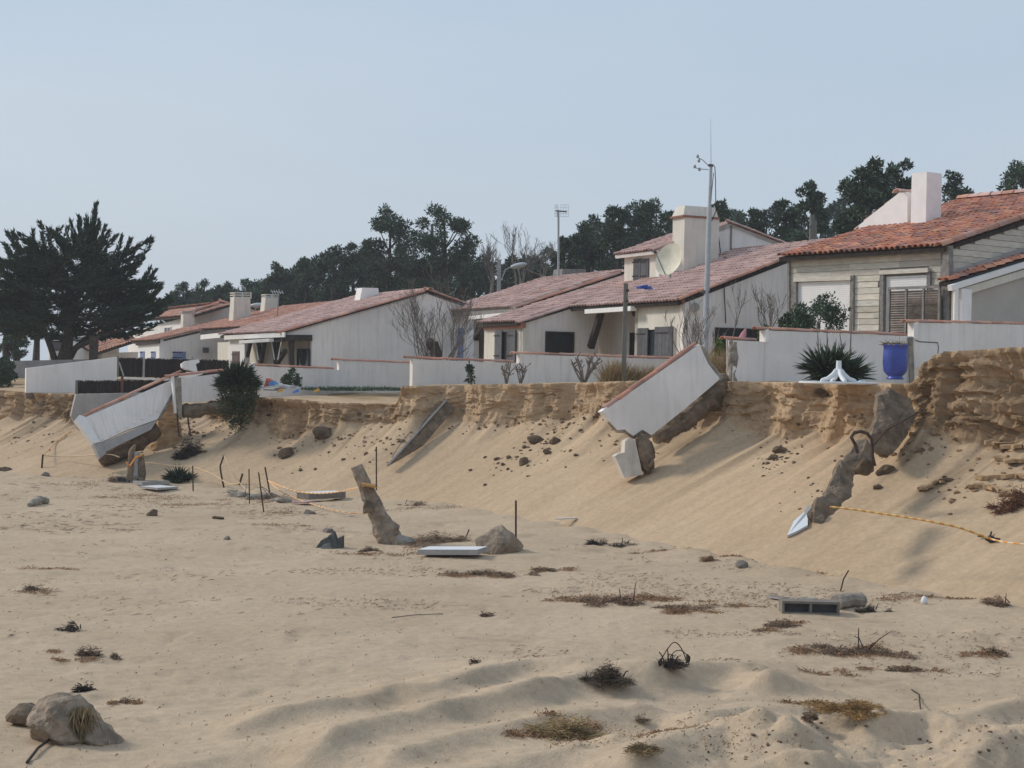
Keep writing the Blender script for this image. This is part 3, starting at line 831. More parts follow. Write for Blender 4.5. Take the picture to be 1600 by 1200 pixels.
frustum(364, 393, 498, 494, 366, 391, 464, 91, H.u, H.v, .9, m_cream, H.root)
frustum(412, 434, 489, 487, 415, 434, 465, 95, H.u, H.v, .9, m_cream, H.root)
for (xa, xb, yy, DD) in ((366, 392, 457, 91), (415, 435, 460, 95)):
    mb = MB(); a = P(xa, yy, DD); b = P(xb, yy + .4, DD + .5)
    for k in range(3):
        z_ = -0.02 + k * 0.13
        mb.prism([a - Z * z_, b - Z * z_, b - Z * (z_ + .06), a - Z * (z_ + .06)], H.u * .9)
    for q in (a + Z * 0, b + Z * 0, (a + b) / 2): mb.bar(q - Z * .34, q + Z * .02, .08, .08)
    mb.build('chimney_cowl', m_cream, H.root)

# ------------------------------------------------------------------ pink roofed house with timber porch
D_ = House('porch_house', 445, 68, TH, 'grey white house with long pink roof, white wedge chimney and dark timber porch', ground=2.85)
zE = D_.gp(445, 519).z
eD = (D_.fp(350, 524) - D_.fp(445, 519)).length
sD = (D_.gp(670, 455) - D_.gp(445, 519)).normalized()
LD = (D_.gp(670, 455) - D_.gp(445, 519)).length
D_.gwall([(445, 520), (670, 457), (722, 474), (722, 600), (487, 600), (487, 530), (445, 530)], m_oldplaster, close=False, name='gable_wall')
p0 = D_.gp(443, 519.5); roof(D_.root, p0 - D_.v * .15, D_.u, sD, eD, LD + .15, PINKS, seed=11)
pr = D_.gp(670, 454.5); back = (D_.gp(725, 474) - pr).normalized()
roof(D_.root, pr, D_.u, back, eD, 3.5, PINKS, seed=12)
cap_tiles(D_.gp(441, 519.5, .06), D_.gp(670, 454.5, .06), D_.root, 'verge_tile', w=0.24, tiles=TILES)
cap_tiles(D_.gp(670, 454.5, .06), D_.gp(724, 474, .06), D_.root, 'verge_tile', w=0.24, tiles=TILES)
cap_tiles(D_.gp(670, 453.5, .06), D_.gp(670, 453.5, .06) + D_.u * eD, D_.root, 'ridge_tile', w=0.28, tiles=TILES_P)
D_.bar('fascia', D_.fp(351, 527.5, .2), D_.fp(445, 523, .2), 0.06, 0.2, m_whitep)
D_.bar('lintel_beam', D_.gp(440, 528, .02), D_.gp(487, 528, .02), 0.2, 0.26, m_timber)
D_.bar('lintel_beam', D_.fp(384, 532, 0), D_.fp(442, 530, 0), 0.2, 0.2, m_timber)
D_.fwall([(356, 530), (382, 530), (382, 605), (356, 606)], m_whitep, o=0, name='front_wall', close=False)
wv = (D_.gp(487, 530) - D_.N).dot(D_.v)
D_.fwall([(340, 535), (480, 530), (480, 605), (340, 606)], m_cream, o=-wv - .02, name='back_wall', close=False)
D_.fsh(364, 549, 374, 580, mat=material('brown_shutter', (0.13, 0.09, 0.085), var=.2), n=2)
D_.fwin(466, 545, 484, 575, o=-wv + .02, framemat=m_timber, panemat=m_glass)
D_.bar('timber_post', D_.gp(455.5, 531, -.1), D_.gp(455.5, 600, -.1), .2, .2, m_timber)
for (xa, ya, xb, yb, oo) in ((392, 532, 385, 563, 0), (404, 532, 408, 580, 0), (414, 532, 408, 566, 0), (428, 532, 433, 600, 0), (446, 548, 434, 566, 0), (436, 532, 434, 600, .1)):
    D_.bar('timber_brace', D_.fp(xa, ya, -.15 - oo), D_.fp(xb, yb, -.15 - oo), .16, .16, m_timber)
for (xa, ya, xb, yb) in ((424, 532, 429, 562), (440, 532, 434, 562), (399, 532, 404, 562)):
    D_.bar('steel_brace', D_.fp(xa, ya, .05), D_.fp(xb, yb, .05), .04, .04, m_whitep)
D_.bar('awning', D_.fp(377, 534.5, .35), D_.fp(424, 531.5, .35), 0.22, 0.14, m_whitep)
frustum(558, 595, 479, 471, 566, 591, 449.5, 75, D_.u, D_.v, .8, m_whitep, D_.root)

# ------------------------------------------------------------------ middle house with the street lamp behind
E = House('terrace_house', 809, 66, TH, 'white house with brick pink roof, dark squat chimney and blue shutter, behind the bare tree', ground=3.0)
sE = (E.gp(975, 426) - E.gp(809, 480)).normalized(); LE = (E.gp(975, 426) - E.gp(809, 480)).length
eE = (E.fp(697, 487) - E.fp(809, 480)).length
E.gwall([(809, 483), (975, 428), (1010, 430), (1010, 590), (809, 590)], m_oldplaster)
roof(E.root, E.gp(808, 481) - E.v * .3, E.u, sE, eE, LE + .3, PINKS[:3] + TONES[4:], seed=21, deckmat=m_timber)
cap_tiles(E.gp(806, 481.5, .05), E.gp(975, 426, .05), E.root, 'verge_tile', w=.24, tiles=TILES)
rg0 = E.gp(975, 425.5); cap_tiles(rg0, rg0 + E.u * eE, E.root, 'ridge_tile', w=.3, tiles=TILES_P)
E.bar('fascia', E.fp(697, 490, .3), E.fp(808, 484, .3), .12, .26, m_greywood)
E.bar('awning', E.fp(733, 497, .35), E.fp(801, 491, .35), .25, .16, m_whitep)
E.fwall([(700, 492), (740, 490), (740, 590), (700, 590)], m_whitep, name='front_wall', o=.0)
E.fwall([(690, 492), (812, 488), (812, 590), (690, 590)], m_oldplaster, name='back_wall', o=-1.6)
E.fsh(711, 513, 724, 562, mat=m_blue, n=3)
E.bar('timber_brace', E.fp(752, 501, -.1), E.fp(743, 530, -.1), .2, .2, m_timber)
MB().bar(E.gp(858.5, 465, .05), E.gp(858.5, 472, .05), .07, .07).build('roof_vent', m_timber, E.root)
frustum(876, 917, 441, 434, 879, 915, 420, 74, E.u, E.v, 1.0, m_greywood, E.root)

# ------------------------------------------------------------------ two storey house with the satellite dish
Fh = House('seaside_house', 1068, 54, TH, 'two storey white house with pink tiled roofs, tall chimney, grey shutters and a satellite dish', ground=3.15)
zN = Fh.gp(1070, 466).z
eF = (Fh.fp(900, 477) - Fh.fp(1068, 466)).length
sF = (Fh.gp(1228, 405) - Fh.gp(1070, 466)).normalized(); LF = (Fh.gp(1228, 405) - Fh.gp(1070, 466)).length
Fh.gwall([(1069, 468), (1228, 406.5), (1232, 408), (1232, 600), (1069, 600)], m_oldplaster)
o1 = -((Fh.fp(900, 477) - Fh.N).dot(Fh.u))                       # front block's side wall plane
f1 = -(Fh.gp(817, 503, o1) - Fh.N).dot(Fh.v)                     # front block's facade plane
Fh.gwall([(817, 503), (902, 476), (935, 478), (935, 600), (817, 600)], m_oldplaster, o=o1, name='side_wall')
Fh.fwall([(757, 508), (817, 505), (817, 600), (757, 600)], m_cream, o=f1, name='front_wall')
Fh.fwall([(880, 480), (1068, 468), (1068, 600), (880, 600)], m_oldplaster, o=-1.9, name='porch_wall')
Fh.fwall([(993, 476), (1068, 470), (1068, 600), (993, 600)], m_cream, o=0, name='front_wall')
inner = Fh.fp(993, 476); oi = -((inner - Fh.N).dot(Fh.u))
MB().prism([Fh.fp(993, 474), Fh.fp(993, 474) + Fh.v * 1.9, Fh.down(Fh.fp(993, 474) + Fh.v * 1.9), Fh.down(Fh.fp(993, 474))], -Fh.u * .2).build('side_wall', m_cream, Fh.root)
# roofs
zl = sF
ro = Fh.gp(1070, 466) - Fh.v * .3 - Z * .3 * (sF.z / max(1e-6, (sF - Z * sF.z).length))
roof(Fh.root, ro, Fh.u, sF, eF, LF + 2.6, PINKS, seed=31, deckmat=m_timber)
s1 = (Fh.gp(901, 476, o1) - Fh.gp(816, 503, o1)); L1 = s1.length
roof(Fh.root, Fh.gp(815, 503, o1) - Fh.v * .2, Fh.u, s1.normalized(), (Fh.fp(755, 507, f1) - Fh.fp(817, 503, f1)).length, L1 + 6.0, PINKS, seed=32, deckmat=m_timber)
cap_tiles(Fh.gp(1068, 466.5, .06), Fh.gp(1232, 403.5, .06), Fh.root, 'verge_tile', w=.24, tiles=TILES)
cap_tiles(Fh.gp(815, 503.5, o1 + .06), Fh.gp(900, 476.5, o1 + .06), Fh.root, 'verge_tile', w=.24, tiles=TILES_P)
Fh.bar('eave_brick', Fh.fp(993, 475.5, .06), Fh.fp(1068, 469.5, .06), .14, .18, material('brick_course', (.28, .12, .085), var=.25, scale=12))
Fh.bar('eave_brick', Fh.fp(757, 511, f1 + .06), Fh.fp(819, 508, f1 + .06), .14, .2, MATS['brick_course'])
Fh.bar('awning', Fh.fp(918, 487, .3), Fh.fp(990, 482, .3), .25, .16, m_whitep)
Fh.bar('porch_beam', Fh.fp(905, 481, .1), Fh.fp(990, 476, .1), .2, .2, m_timber)
Fh.bar('timber_brace', Fh.fp(939, 489, -.2), Fh.fp(923, 543, -.2), .22, .22, m_timber)
Fh.bar('timber_brace', Fh.fp(988, 479, -.1), Fh.fp(994, 492, -.1), .18, .18, m_timber)
# upper floor: its gable wall stands on the lower roof
rn = Fh.u.cross(sF).normalized()
N3 = hit(1030, 436, ro, rn); oU = -((N3 - Fh.N).dot(Fh.u)); fU = -((N3 - Fh.N).dot(Fh.v))
tl, ap, br = Fh.gp(1030, 388, oU), Fh.gp(1141, 350, oU), Fh.gp(1236, 386, oU)
base = Fh.gp(1030, 440, oU)
MB().prism([tl, ap, br, Vector((br.x, br.y, 5)), Vector((base.x, base.y, base.z - .8))], Fh.u * .25).build('upper_gable_wall', m_plaster, Fh.root)
q0, q1 = Fh.fp(976, 394, fU), Fh.fp(1030, 389, fU)
MB().prism([q0, q1, Vector((q1.x, q1.y, base.z - .8)), Vector((q0.x, q0.y, base.z - .8))], Fh.v * .25).build('upper_front_wall', m_cream, Fh.root)
su = (ap - tl).normalized(); eU = (q0 - q1).length + .3
roof(Fh.root, tl - su * .3, Fh.u, su, eU, (ap - tl).length + .3, PINKS, seed=33, deckmat=m_plaster)
sb = (br - ap).normalized()
roof(Fh.root, ap, Fh.u, sb, eU, (br - ap).length + .3, PINKS, seed=34, deckmat=m_plaster)
cap_tiles(Fh.gp(1026, 389, oU + .06), ap - Fh.u * .06 + Z * .03, Fh.root, 'verge_tile', w=.22, tiles=TILES_P)
cap_tiles(ap - Fh.u * .06 + Z * .03, Fh.gp(1236, 385, oU + .06), Fh.root, 'verge_tile', w=.22, tiles=TILES_P)
Fh.fsh(991, 405, 1002, 438, o=fU, n=3); Fh.fsh(1003, 405, 1014, 438, o=fU, n=3)
MB().bar(Fh.gp(1143, 352, oU + .03), Fh.gp(1142, 399, oU + .03), .05, .05).build('downpipe', m_greywood, Fh.root)
# chimney stack
oc = oU + .15
ch = [Fh.gp(1059, 352, oU + .05), Fh.gp(1068, 352, oU + .9), Fh.gp(1111, 353, oU + .9)]
wch = 1.55
cb = Fh.gp(1068, 424, oU + .9); ct = Fh.gp(1068, 339, oU + .9); cz = cb.z - .5
MB().box(Vector((cb.x, cb.y, cz)), Fh.v * wch, Z * (ct.z - cz), Fh.u * .85).build('chimney', m_cream, Fh.root)
mbc = MB()
r0 = rect3(ct - Fh.v * .05 - Fh.u * .05, Fh.v, Fh.u, wch + .1, .95, ct.z + .004)
MB().prism(r0, Z * .07).build('chimney_band', MATS['brick_course'], Fh.root)
r1 = [p + Z * .075 for p in rect3(ct, Fh.v, Fh.u, wch, .85, ct.z)]
t1 = rect3(ct + Fh.v * .12 + Fh.u * .1, Fh.v, Fh.u, wch - .2, .65, ct.z + .45)
chimney(Fh.root, r1, t1, m_cream, 'chimney_hood')
# windows and shutters
Fh.gwin(852, 517.5, 896, 556, o=o1, bars=0, f=.05, framemat=m_timber)
Fh.fwin(776, 517, 806, 566, o=f1, bars=0, framemat=m_shutter)
Fh.fsh(777, 517, 787, 566, o=f1, proud=.075, n=3); Fh.fsh(796, 516.5, 808, 566, o=f1, proud=.075, n=3)
Fh.fwin(1001, 513, 1054, 570, bars=0, framemat=m_cream, panemat=m_glass)
Fh.fsh(1000, 513, 1015, 570, proud=.075, n=4); Fh.fsh(1027, 511, 1054, 570, proud=.075, n=5)
Fh.fwin(986, 520, 992, 570, o=-1.86, bars=0, framemat=m_timber)
Fh.gwin(1117, 511.5, 1229, 560, bars=1, f=.07, framemat=m_timber)
lamp = MB().box(Fh.gp(934, 520, o1 - 3.5) , Fh.v * .25, Z * -.4, -Fh.u * .12).build('wall_lantern', material('red_lantern', (.25, .1, .08)), Fh.root)
MB().tube([Fh.gp(1086, 480, .02), Fh.gp(1086, 480, .2)], [.16, .16], 10).build('wall_lamp', m_grey, Fh.root)
for (xa, ya, xb, yb) in ((1122, 364, 1128, 410), (1131, 440, 1134, 505)):
    MB().tube([Fh.gp(xa, ya, .05 if ya > 420 else oU + .05), Fh.gp(xb, yb, .05 if ya > 420 else oU + .05)], .018, 4).build('cable', m_timber, Fh.root)

# satellite dish: a thing of its own on the roof slope
dc = P(1045, 405, 53.4)
dish = thing('satellite_dish', dc - Z * .9, 'large round cream satellite dish with feed arm, beside the tall chimney', 'satellite dish')
nd = Vector((-.64, -.70, .30)).normalized(); e1 = nd.cross(Z).normalized(); e2 = e1.cross(nd)
mb = MB(); R_ = .58; rings = 5; seg_ = 24
mb.v.append(dc - nd * .12)
for i in range(1, rings + 1):
    r = i / rings
    for k in range(seg_):
        t = 2 * math.pi * k / seg_; mb.v.append(dc - nd * (.12 * (1 - r * r)) + e1 * math.cos(t) * R_ * r * .92 + e2 * math.sin(t) * R_ * r)
for k in range(seg_): mb.face([0, 1 + k, 1 + (k + 1) % seg_])
for i in range(rings - 1):
    for k in range(seg_):
        a = 1 + i * seg_ + k; b = 1 + i * seg_ + (k + 1) % seg_; mb.face([a, a + seg_, b + seg_, b])
mb.build('reflector', material('dish_cream', (.62, .58, .46), rough=.6, var=.12, scale=3), dish, smooth=True)
feed = dc + nd * .75 - e2 * .05
MB().bar(dc - e2 * R_ * .95, feed, .03, .03).build('feed_arm', m_metal, dish)
MB().tube([feed - nd * .02, feed + nd * .14], .05, 8).build('feed_horn', m_shutter, dish)
MB().bar(dc - nd * .15 - Z * .1, dc - Z * .6 - nd * .1, .05, .05).build('mounting_pole', m_metal, dish)
tp = P(1001, 451, 52.2)
tarp = MB()
for (a, b, c_) in ((0, 0, (.05, .09, .35)), (.25, .05, (.04, .08, .3)), (.5, -.02, (.06, .1, .38))):
    q = tp + Fh.v * a * .55 + Z * b * .6
    tarp.prism([q, q + Fh.v * .2 + Z * .01, q + Fh.v * .17 + Z * .12 + Fh.u * .1, q - Fh.v * .02 + Z * .07], Fh.u * .25, c_)
tag(tarp.build('tarpaulin', m_paint), 'small crumpled blue tarpaulin lying on the pink roof', 'tarpaulin')

ORANGE = [(1.15, .56, .36), (1.0, .46, .30), (.86, .42, .30), (1.1, .62, .44), (.80, .50, .44), (.68, .42, .38), (1.2, .68, .44)]
# ------------------------------------------------------------------ wooden house on the right
W_ = House('wooden_house', 1482, 43.5, 36, 'timber clad house with orange tiled roof, white roller shutters and square white chimney', ground=3.9)
zW = W_.gp(1482, 380).z
eW = (W_.fp(1232, 396) - W_.fp(1482, 380)).length
sW = (W_.gp(1600, 341) - W_.gp(1482, 380)).normalized()
ridge_end = W_.fp(1232, 396)
LWl = 8.2
W_.fwall([(1232, 398), (1480, 382), (1480, 570), (1232, 570)], m_greywood, name='facade', th=.25)
gA = W_.gp(1482, 380); gB = gA + sW * LWl
MB().prism([gA - Z * .05, gB - Z * .05, W_.down(gB), W_.down(gA)], W_.u * .25).build('gable_wall', m_greywood, W_.root)
roof(W_.root, gA - W_.v * .28 - Z * .1 - W_.u * .08, W_.u, sW, eW + .2, LWl + .3, ORANGE, seed=41, row=.34, pitch=.2, deckmat=m_timber)
cap_tiles(gA - W_.v * .3 - W_.u * .12 - Z * .06, gB - W_.u * .12 + Z * .05, W_.root, 'verge_tile', w=.34, L=.5)
rgW = gB + Z * .06; cap_tiles(rgW, rgW + W_.u * (eW + .2), W_.root, 'ridge_tile', w=.34, L=.45, tiles=TILES_P[:2] + TILES[1:2])
# cladding boards, one by one
def board_tone():
    k = rnd.uniform(.74, 1.22); return (k * rnd.uniform(.97, 1.03), k, k * rnd.uniform(.95, 1.02))
OP = [(1243, 1330, 436, 600), (1378, 1450, 426, 600)]             # shuttered openings on the facade (px, px, top py)
f0, f1_ = W_.fp(1482, 382), W_.fp(1232, 398)
Lfa = (f1_ - f0).length; top_z = f0.z - .04; nrow = 19; bh = 3.35 / nrow
def fcoord(px, py):
    p = W_.fp(px, py); return (p - f0).dot(W_.u), p.z
ops = []
for (xa, xb, ya, yb) in OP:
    s0, zz = fcoord(xa, ya); s1_, zz1 = fcoord(xb, ya); ops.append((min(s0, s1_) - .05, max(s0, s1_) + .05, (zz + zz1) / 2 + .05))
for r_ in range(nrow):
    z1 = top_z - r_ * bh; z0 = z1 - bh + .012; x = .03
    cuts = [x]
    while cuts[-1] < Lfa - .1: cuts.append(min(Lfa - .02, cuts[-1] + rnd.uniform(1.1, 2.6)))
    for a_, b_ in zip(cuts[:-1], cuts[1:]):
        pieces = [(a_, b_)]
        for (s0, s1_, zt_) in ops:
            if z0 < zt_ - .05:
                np_ = []
                for (c0_, c1_) in pieces:
                    if c1_ <= s0 or c0_ >= s1_: np_.append((c0_, c1_))
                    else:
                        if c0_ < s0 - .08: np_.append((c0_, s0))
                        if c1_ > s1_ + .08: np_.append((s1_, c1_))
                pieces = np_
        for (c0_, c1_) in pieces:
            q = f0 + W_.u * (c0_ + .004); q.z = z0
            ww = c1_ - c0_ - .008; tl_ = rnd.uniform(0, .01)
            MB().prism([q, q + W_.u * ww, q + W_.u * ww + Z * (z1 - z0) + W_.v * .012, q + Z * (z1 - z0) + W_.v * .012], -W_.v * (.03 + tl_), board_tone()).build('cladding_board', m_wood, W_.root)
for r_ in range(26):                                              # gable cladding follows the courses
    z1 = gA.z - .1 + 2.6 - r_ * bh
    if z1 < 3.9: break
    z0 = z1 - bh + .012
    tmin = max(0.06, (z1 - (gA.z - .08)) / sW.z * (sW - Z * sW.z).length + .06)
    t = tmin
    while t < LWl * .95:
        L_ = rnd.uniform(1.8, 3.4); e_ = min(t + L_, LWl * .95)
        q = gA + W_.v * t; q.z = z0; k = rnd.uniform(.88, 1.08)
        MB().prism([q, q + W_.v * (e_ - t - .008), q + W_.v * (e_ - t - .008) + Z * (z1 - z0), q + Z * (z1 - z0)], -W_.u * rnd.uniform(.026, .034), (k, k, k)).build('cladding_board', m_wood, W_.root)
        t = e_
W_.bar('corner_post', W_.gp(1481, 384, .05), Vector((W_.N.x, W_.N.y, 3.6)) - W_.u * .05, .2, .2, m_greywood)
W_.bar('corner_trim', W_.fp(1233, 399, .06), W_.fp(1233, 560, .06), .08, .08, m_greywood)
W_.bar('gutter', W_.fp(1228, 398.5, .35), W_.fp(1478, 382.5, .35), .05, .06, m_rust)
# rolling shutter: slats as separate laths
def roller(xa, xb, ytop, ybot, oo=.0):
    a = W_.fp(xa, ytop, oo); b = W_.fp(xb, ytop, oo); w = (b - a).length; d_ = (b - a).normalized(); d_.z = 0; d_.normalize()
    zt_ = (a.z + b.z) / 2; zb_ = W_.fp(xb, ybot, oo).z
    mb = MB(); z_ = zt_
    while z_ > zb_:
        q = Vector((a.x, a.y, z_ - .055)); mb.prism([q, q + d_ * w, q + d_ * w + Z * .055, q + Z * .055], -W_.v * .022); z_ -= .059
    o = mb.build('roller_shutter', m_whitep, W_.root); return o
roller(1247, 1329, 440, 600, .01); roller(1386, 1449, 431, 600, .01)
for (xa, xb, yy, pr_) in ((1242, 1331, 437.5, .07), (1376, 1452, 426, .09)):
    W_.bar('window_head', W_.fp(xa, yy, pr_), W_.fp(xb, yy - 3 if xa < 1300 else yy - 4, pr_), .14, .12, m_wood)
for (xx, y0_, y1_, w_) in ((1243.5, 440, 560, .12), (1332, 430, 560, .06), (1380, 430, 575, .14), (1452, 424, 450, .06)):
    W_.bar('window_jamb', W_.fp(xx, y0_, .07), W_.fp(xx - .8, y1_, .07), w_, .12, m_greywood)
# sliding slatted panel standing open
sp = MB()
a = W_.fp(1390, 448, .32); b = W_.fp(1471, 447, .32); d_ = (b - a); d_.z = 0; wS = d_.length; d_.normalize(); zt_ = (a.z + b.z) / 2; zb_ = zt_ - 2.1
fr = MB()
for x_ in (0, wS / 3, 2 * wS / 3, wS - .06):
    q = Vector((a.x, a.y, zb_)) + d_ * x_; fr.prism([q, q + d_ * .06, q + d_ * .06 + Z * 2.1, q + Z * 2.1], -W_.v * .06)
for z_ in (zb_ - .004, zt_ - .07):
    q = Vector((a.x, a.y, z_)) - W_.v * .003; fr.prism([q, q + d_ * wS, q + d_ * wS + Z * .07, q + Z * .07], -W_.v * .066)
fro = fr.build('sliding_panel', m_greywood, W_.root)
z_ = zb_ + .08
while z_ < zt_ - .12:
    k = rnd.uniform(.7, 1.35); q = Vector((a.x, a.y, z_)) + d_ * .05 - W_.v * .01
    MB().prism([q, q + d_ * (wS - .1), q + d_ * (wS - .1) + Z * .055, q + Z * .055], -W_.v * .03, (k, k * rnd.uniform(.92, 1), k * rnd.uniform(.86, 1))).build('slat', m_brownpanel, fro)
    z_ += .066
# chimney and white wing behind the far verge
Nc = P(1447, 320, 48.5)
cA = hit(1447, 325, Nc, W_.u); cw = .70; cd = .58
ctz = hit(1447, 268, Nc, W_.u).z
MB().box(Vector((cA.x, cA.y, cA.z - .9)), W_.v * cw, Z * (ctz - cA.z + .9), W_.u * cd).build('chimney', m_whitep, W_.root)
wp = P(1400, 320, 49.6)
tri = [hit(1342, 352, wp, W_.v), hit(1405, 301, wp, W_.v), hit(1418, 300, wp, W_.v), hit(1418, 352, wp, W_.v)]
MB().prism([tri[0] - Z * .5, tri[0], tri[1], tri[2], tri[3] - Z * .5], W_.v * 1.1).build('wing_wall', m_whitep, W_.root)
cap_tiles(tri[0] + W_.v * .3 - Z * .02, tri[1] + W_.v * .3, W_.root, 'ridge_tile', w=.5, tiles=TILES_P, flat=.45)
cap_tiles(tri[1] + W_.v * .2, tri[2] + W_.v * 1.1, W_.root, 'ridge_tile', w=.5, tiles=TILES_P, flat=.45)

# annex against the gable: lean-to with white gutter and recessed wall
AX = thing('lean_to', W_.N - W_.u * .4 + Z * 3.7, 'cream lean-to with short red tiled roof and white gutter against the timber gable', 'outbuilding')
def ap_(px, py, o=.42): return W_.gp(px, py, o)
ax0, ax1 = ap_(1486, 447), ap_(1620, 406)
MB().prism([ap_(1492, 449), ap_(1660, 399), Vector((ap_(1660, 399).x, ap_(1660, 399).y, 3.4)), Vector((ap_(1492, 449).x, ap_(1492, 449).y, 3.4))], W_.u * .1).build('front_wall', m_beige, AX)
MB().bar(ap_(1507, 452, .50), Vector((ap_(1507, 452, .50).x, ap_(1507, 452, .50).y, 3.4)), .42, .16, side=W_.v).build('pillar', m_whitep, AX)
MB().bar(ap_(1494, 449, .55), Vector((ap_(1494, 449, .55).x, ap_(1494, 449, .55).y, 3.4)), .1, .1).build('downpipe', m_whitep, AX)
MB().bar(ap_(1484, 450, .52), ap_(1660, 395, .52), .14, .15).build('gutter', m_whitep, AX)
MB().bar(ap_(1494, 459, .47), ap_(1660, 408, .47), .1, .2).build('fascia', m_cream, AX)
sa = (ap_(1600, 408) - ap_(1486, 443)).normalized()
roof(AX, ap_(1485, 441.5, .42) + Z * .05, W_.u, (ap_(1600, 405) - ap_(1486, 440)).normalized(), .40, 7.5, ORANGE, seed=51, row=.4, pitch=.2)
MB().bar(W_.gp(1484, 431, .08), W_.gp(1620, 386, .08), .04, .2).build('flashing', m_grey, AX)
# ------------------------------------------------------------------ organic helpers
def ico(sub=2):
    import bmesh
    bm = bmesh.new(); bmesh.ops.create_icosphere(bm, subdivisions=sub, radius=1.0)
    V_ = np.array([v.co[:] for v in bm.verts]); F_ = [tuple(v.index for v in f.verts) for f in bm.faces]; bm.free(); return V_, F_
ICO3, ICO2, ICO4 = ico(3), ico(2), ico(4)
def rock_geo(r3, seed, planes=11, rough=.10, rot=None, lvl=3, cut=.55):
    g = np.random.default_rng(seed); D0, F_ = {2: ICO2, 3: ICO3, 4: ICO4}[lvl]
    n = g.normal(size=(planes, 3)); n /= np.linalg.norm(n, axis=1)[:, None]; d_ = g.uniform(cut, .95, planes)
    dots = D0 @ n.T; rr = np.where(dots > 1e-3, d_ / np.maximum(dots, 1e-3), 9).min(1); rr = np.minimum(rr, 1.15)
    rr *= 1 + rough * (fbm(D0[:, 0] * 2.5 + D0[:, 2] * 1.7 + seed, D0[:, 1] * 2.5 - D0[:, 2] * 2.1, seed, 4) - .5) * 2
    rr *= 1 + .07 * (fbm(D0[:, 0] * 9 + seed, D0[:, 1] * 9 + D0[:, 2] * 8, seed + 5, 3, .7) - .5) * 2 * (1 if lvl > 2 else 0)
    V_ = D0 * rr[:, None] * np.array(r3)
    if rot is not None:
        R_ = np.array(Matrix.Rotation(rot[2], 3, 'Z') @ Matrix.Rotation(rot[1], 3, 'Y') @ Matrix.Rotation(rot[0], 3, 'X')); V_ = V_ @ R_.T
    return V_, F_
def rock(name, c, r3, mat, seed=1, rot=None, parent=None, label=None, cat=None, group=None, lvl=3, planes=11, rough=.1, cut=.55, col=(1, 1, 1)):
    V_, F_ = rock_geo(r3, seed, planes, rough, rot, lvl, cut)
    o = mesh_obj(name, V_ + np.array(tuple(c)), F_, mat, parent, cols=[col] * len(F_), smooth=False)
    return tag(o, label, cat, group)
def rough_tube(name, pts, r, mat, parent=None, n=9, seed=3, amp=.25, squash=1.0, sub=5):
    pts = [Vector(p) for p in pts]; q = []; rr = []
    for i in range(len(pts) - 1):
        for k in range(sub):
            t = k / sub; q.append(pts[i].lerp(pts[i + 1], t)); rr.append(r[i] * (1 - t) + r[i + 1] * t)
    q.append(pts[-1]); rr.append(r[-1])
    mb = MB(); mb.tube(q, rr, n)
    V_ = np.array([tuple(v) for v in mb.v]); c = np.repeat(np.array([tuple(p) for p in q]), n, 0)
    k = 1 + amp * 2 * (fbm(V_[:, 0] * 5 + V_[:, 2] * 3, V_[:, 1] * 5 + V_[:, 2] * 4, seed, 4) - .5) * 1.6
    V_ = c + (V_ - c) * k[:, None] * np.array([1, 1, squash])
    return mesh_obj(name, V_, mb.f, mat, parent, cols=mb.c)
def tris(base, tip, width, cols=None, side=None):
    """thin triangular blades: arrays base (n,3), tip (n,3), width (n)"""
    d_ = tip - base; L_ = np.linalg.norm(d_, axis=1, keepdims=True) + 1e-9
    if side is None:
        side = RG.normal(size=base.shape)
    s_ = np.cross(d_, side); s_ /= np.linalg.norm(s_, axis=1, keepdims=True) + 1e-9
    w = np.asarray(width).reshape(-1, 1) * .5
    n = len(base); V_ = np.empty((n * 3, 3)); V_[0::3] = base - s_ * w; V_[1::3] = base + s_ * w; V_[2::3] = tip
    return V_, np.arange(n * 3).reshape(n, 3)
def quads(base, tip, width):
    d_ = tip - base; s_ = np.cross(d_, RG.normal(size=base.shape)); s_ /= np.linalg.norm(s_, axis=1, keepdims=True) + 1e-9
    w = np.asarray(width).reshape(-1, 1) * .5; n = len(base)
    mid = base + d_ * .45
    V_ = np.empty((n * 4, 3)); V_[0::4] = base; V_[1::4] = mid + s_ * w; V_[2::4] = tip; V_[3::4] = mid - s_ * w
    return V_, np.arange(n * 4).reshape(n, 4)
def tones(n, lo, hi, hue=(1, 1, 1), jit=.06):
    k = RG.uniform(lo, hi, (n, 1)); return np.clip(k * np.array(hue) * (1 + RG.normal(size=(n, 3)) * jit), 0, 3)

def grow(mb, p, d, L, r, depth, spread=.5, up=.15, nseg=3, ratio=.72, kids=(2, 3), rmin=.006, tips=None, wob=.18, sides=4):
    pts = [p]; rr = [r]
    for k in range(nseg):
        d = (d + Vector((rnd.gauss(0, wob), rnd.gauss(0, wob), rnd.gauss(0, wob) + up * .3))).normalized()
        p = p + d * (L / nseg); pts.append(p); rr.append(max(rmin, r * (1 - .35 * (k + 1) / nseg)))
    mb.tube(pts, rr, sides if r > .03 else 3, cap=False)
    if depth == 0:
        if tips is not None: tips.append((p, d))
        return
    for k in range(rnd.randint(*kids)):
        ax = Vector((rnd.gauss(0, 1), rnd.gauss(0, 1), rnd.gauss(0, .6))).normalized()
        nd = (d + ax * spread * rnd.uniform(.6, 1.3) + Z * up).normalized()
        at_ = pts[-1] if k == 0 else pts[rnd.randint(max(1, nseg - 2), nseg)]
        grow(mb, at_, nd, L * ratio * rnd.uniform(.75, 1.2), rr[-1] * .72, depth - 1, spread, up, nseg, ratio, kids, rmin, tips, wob, sides)

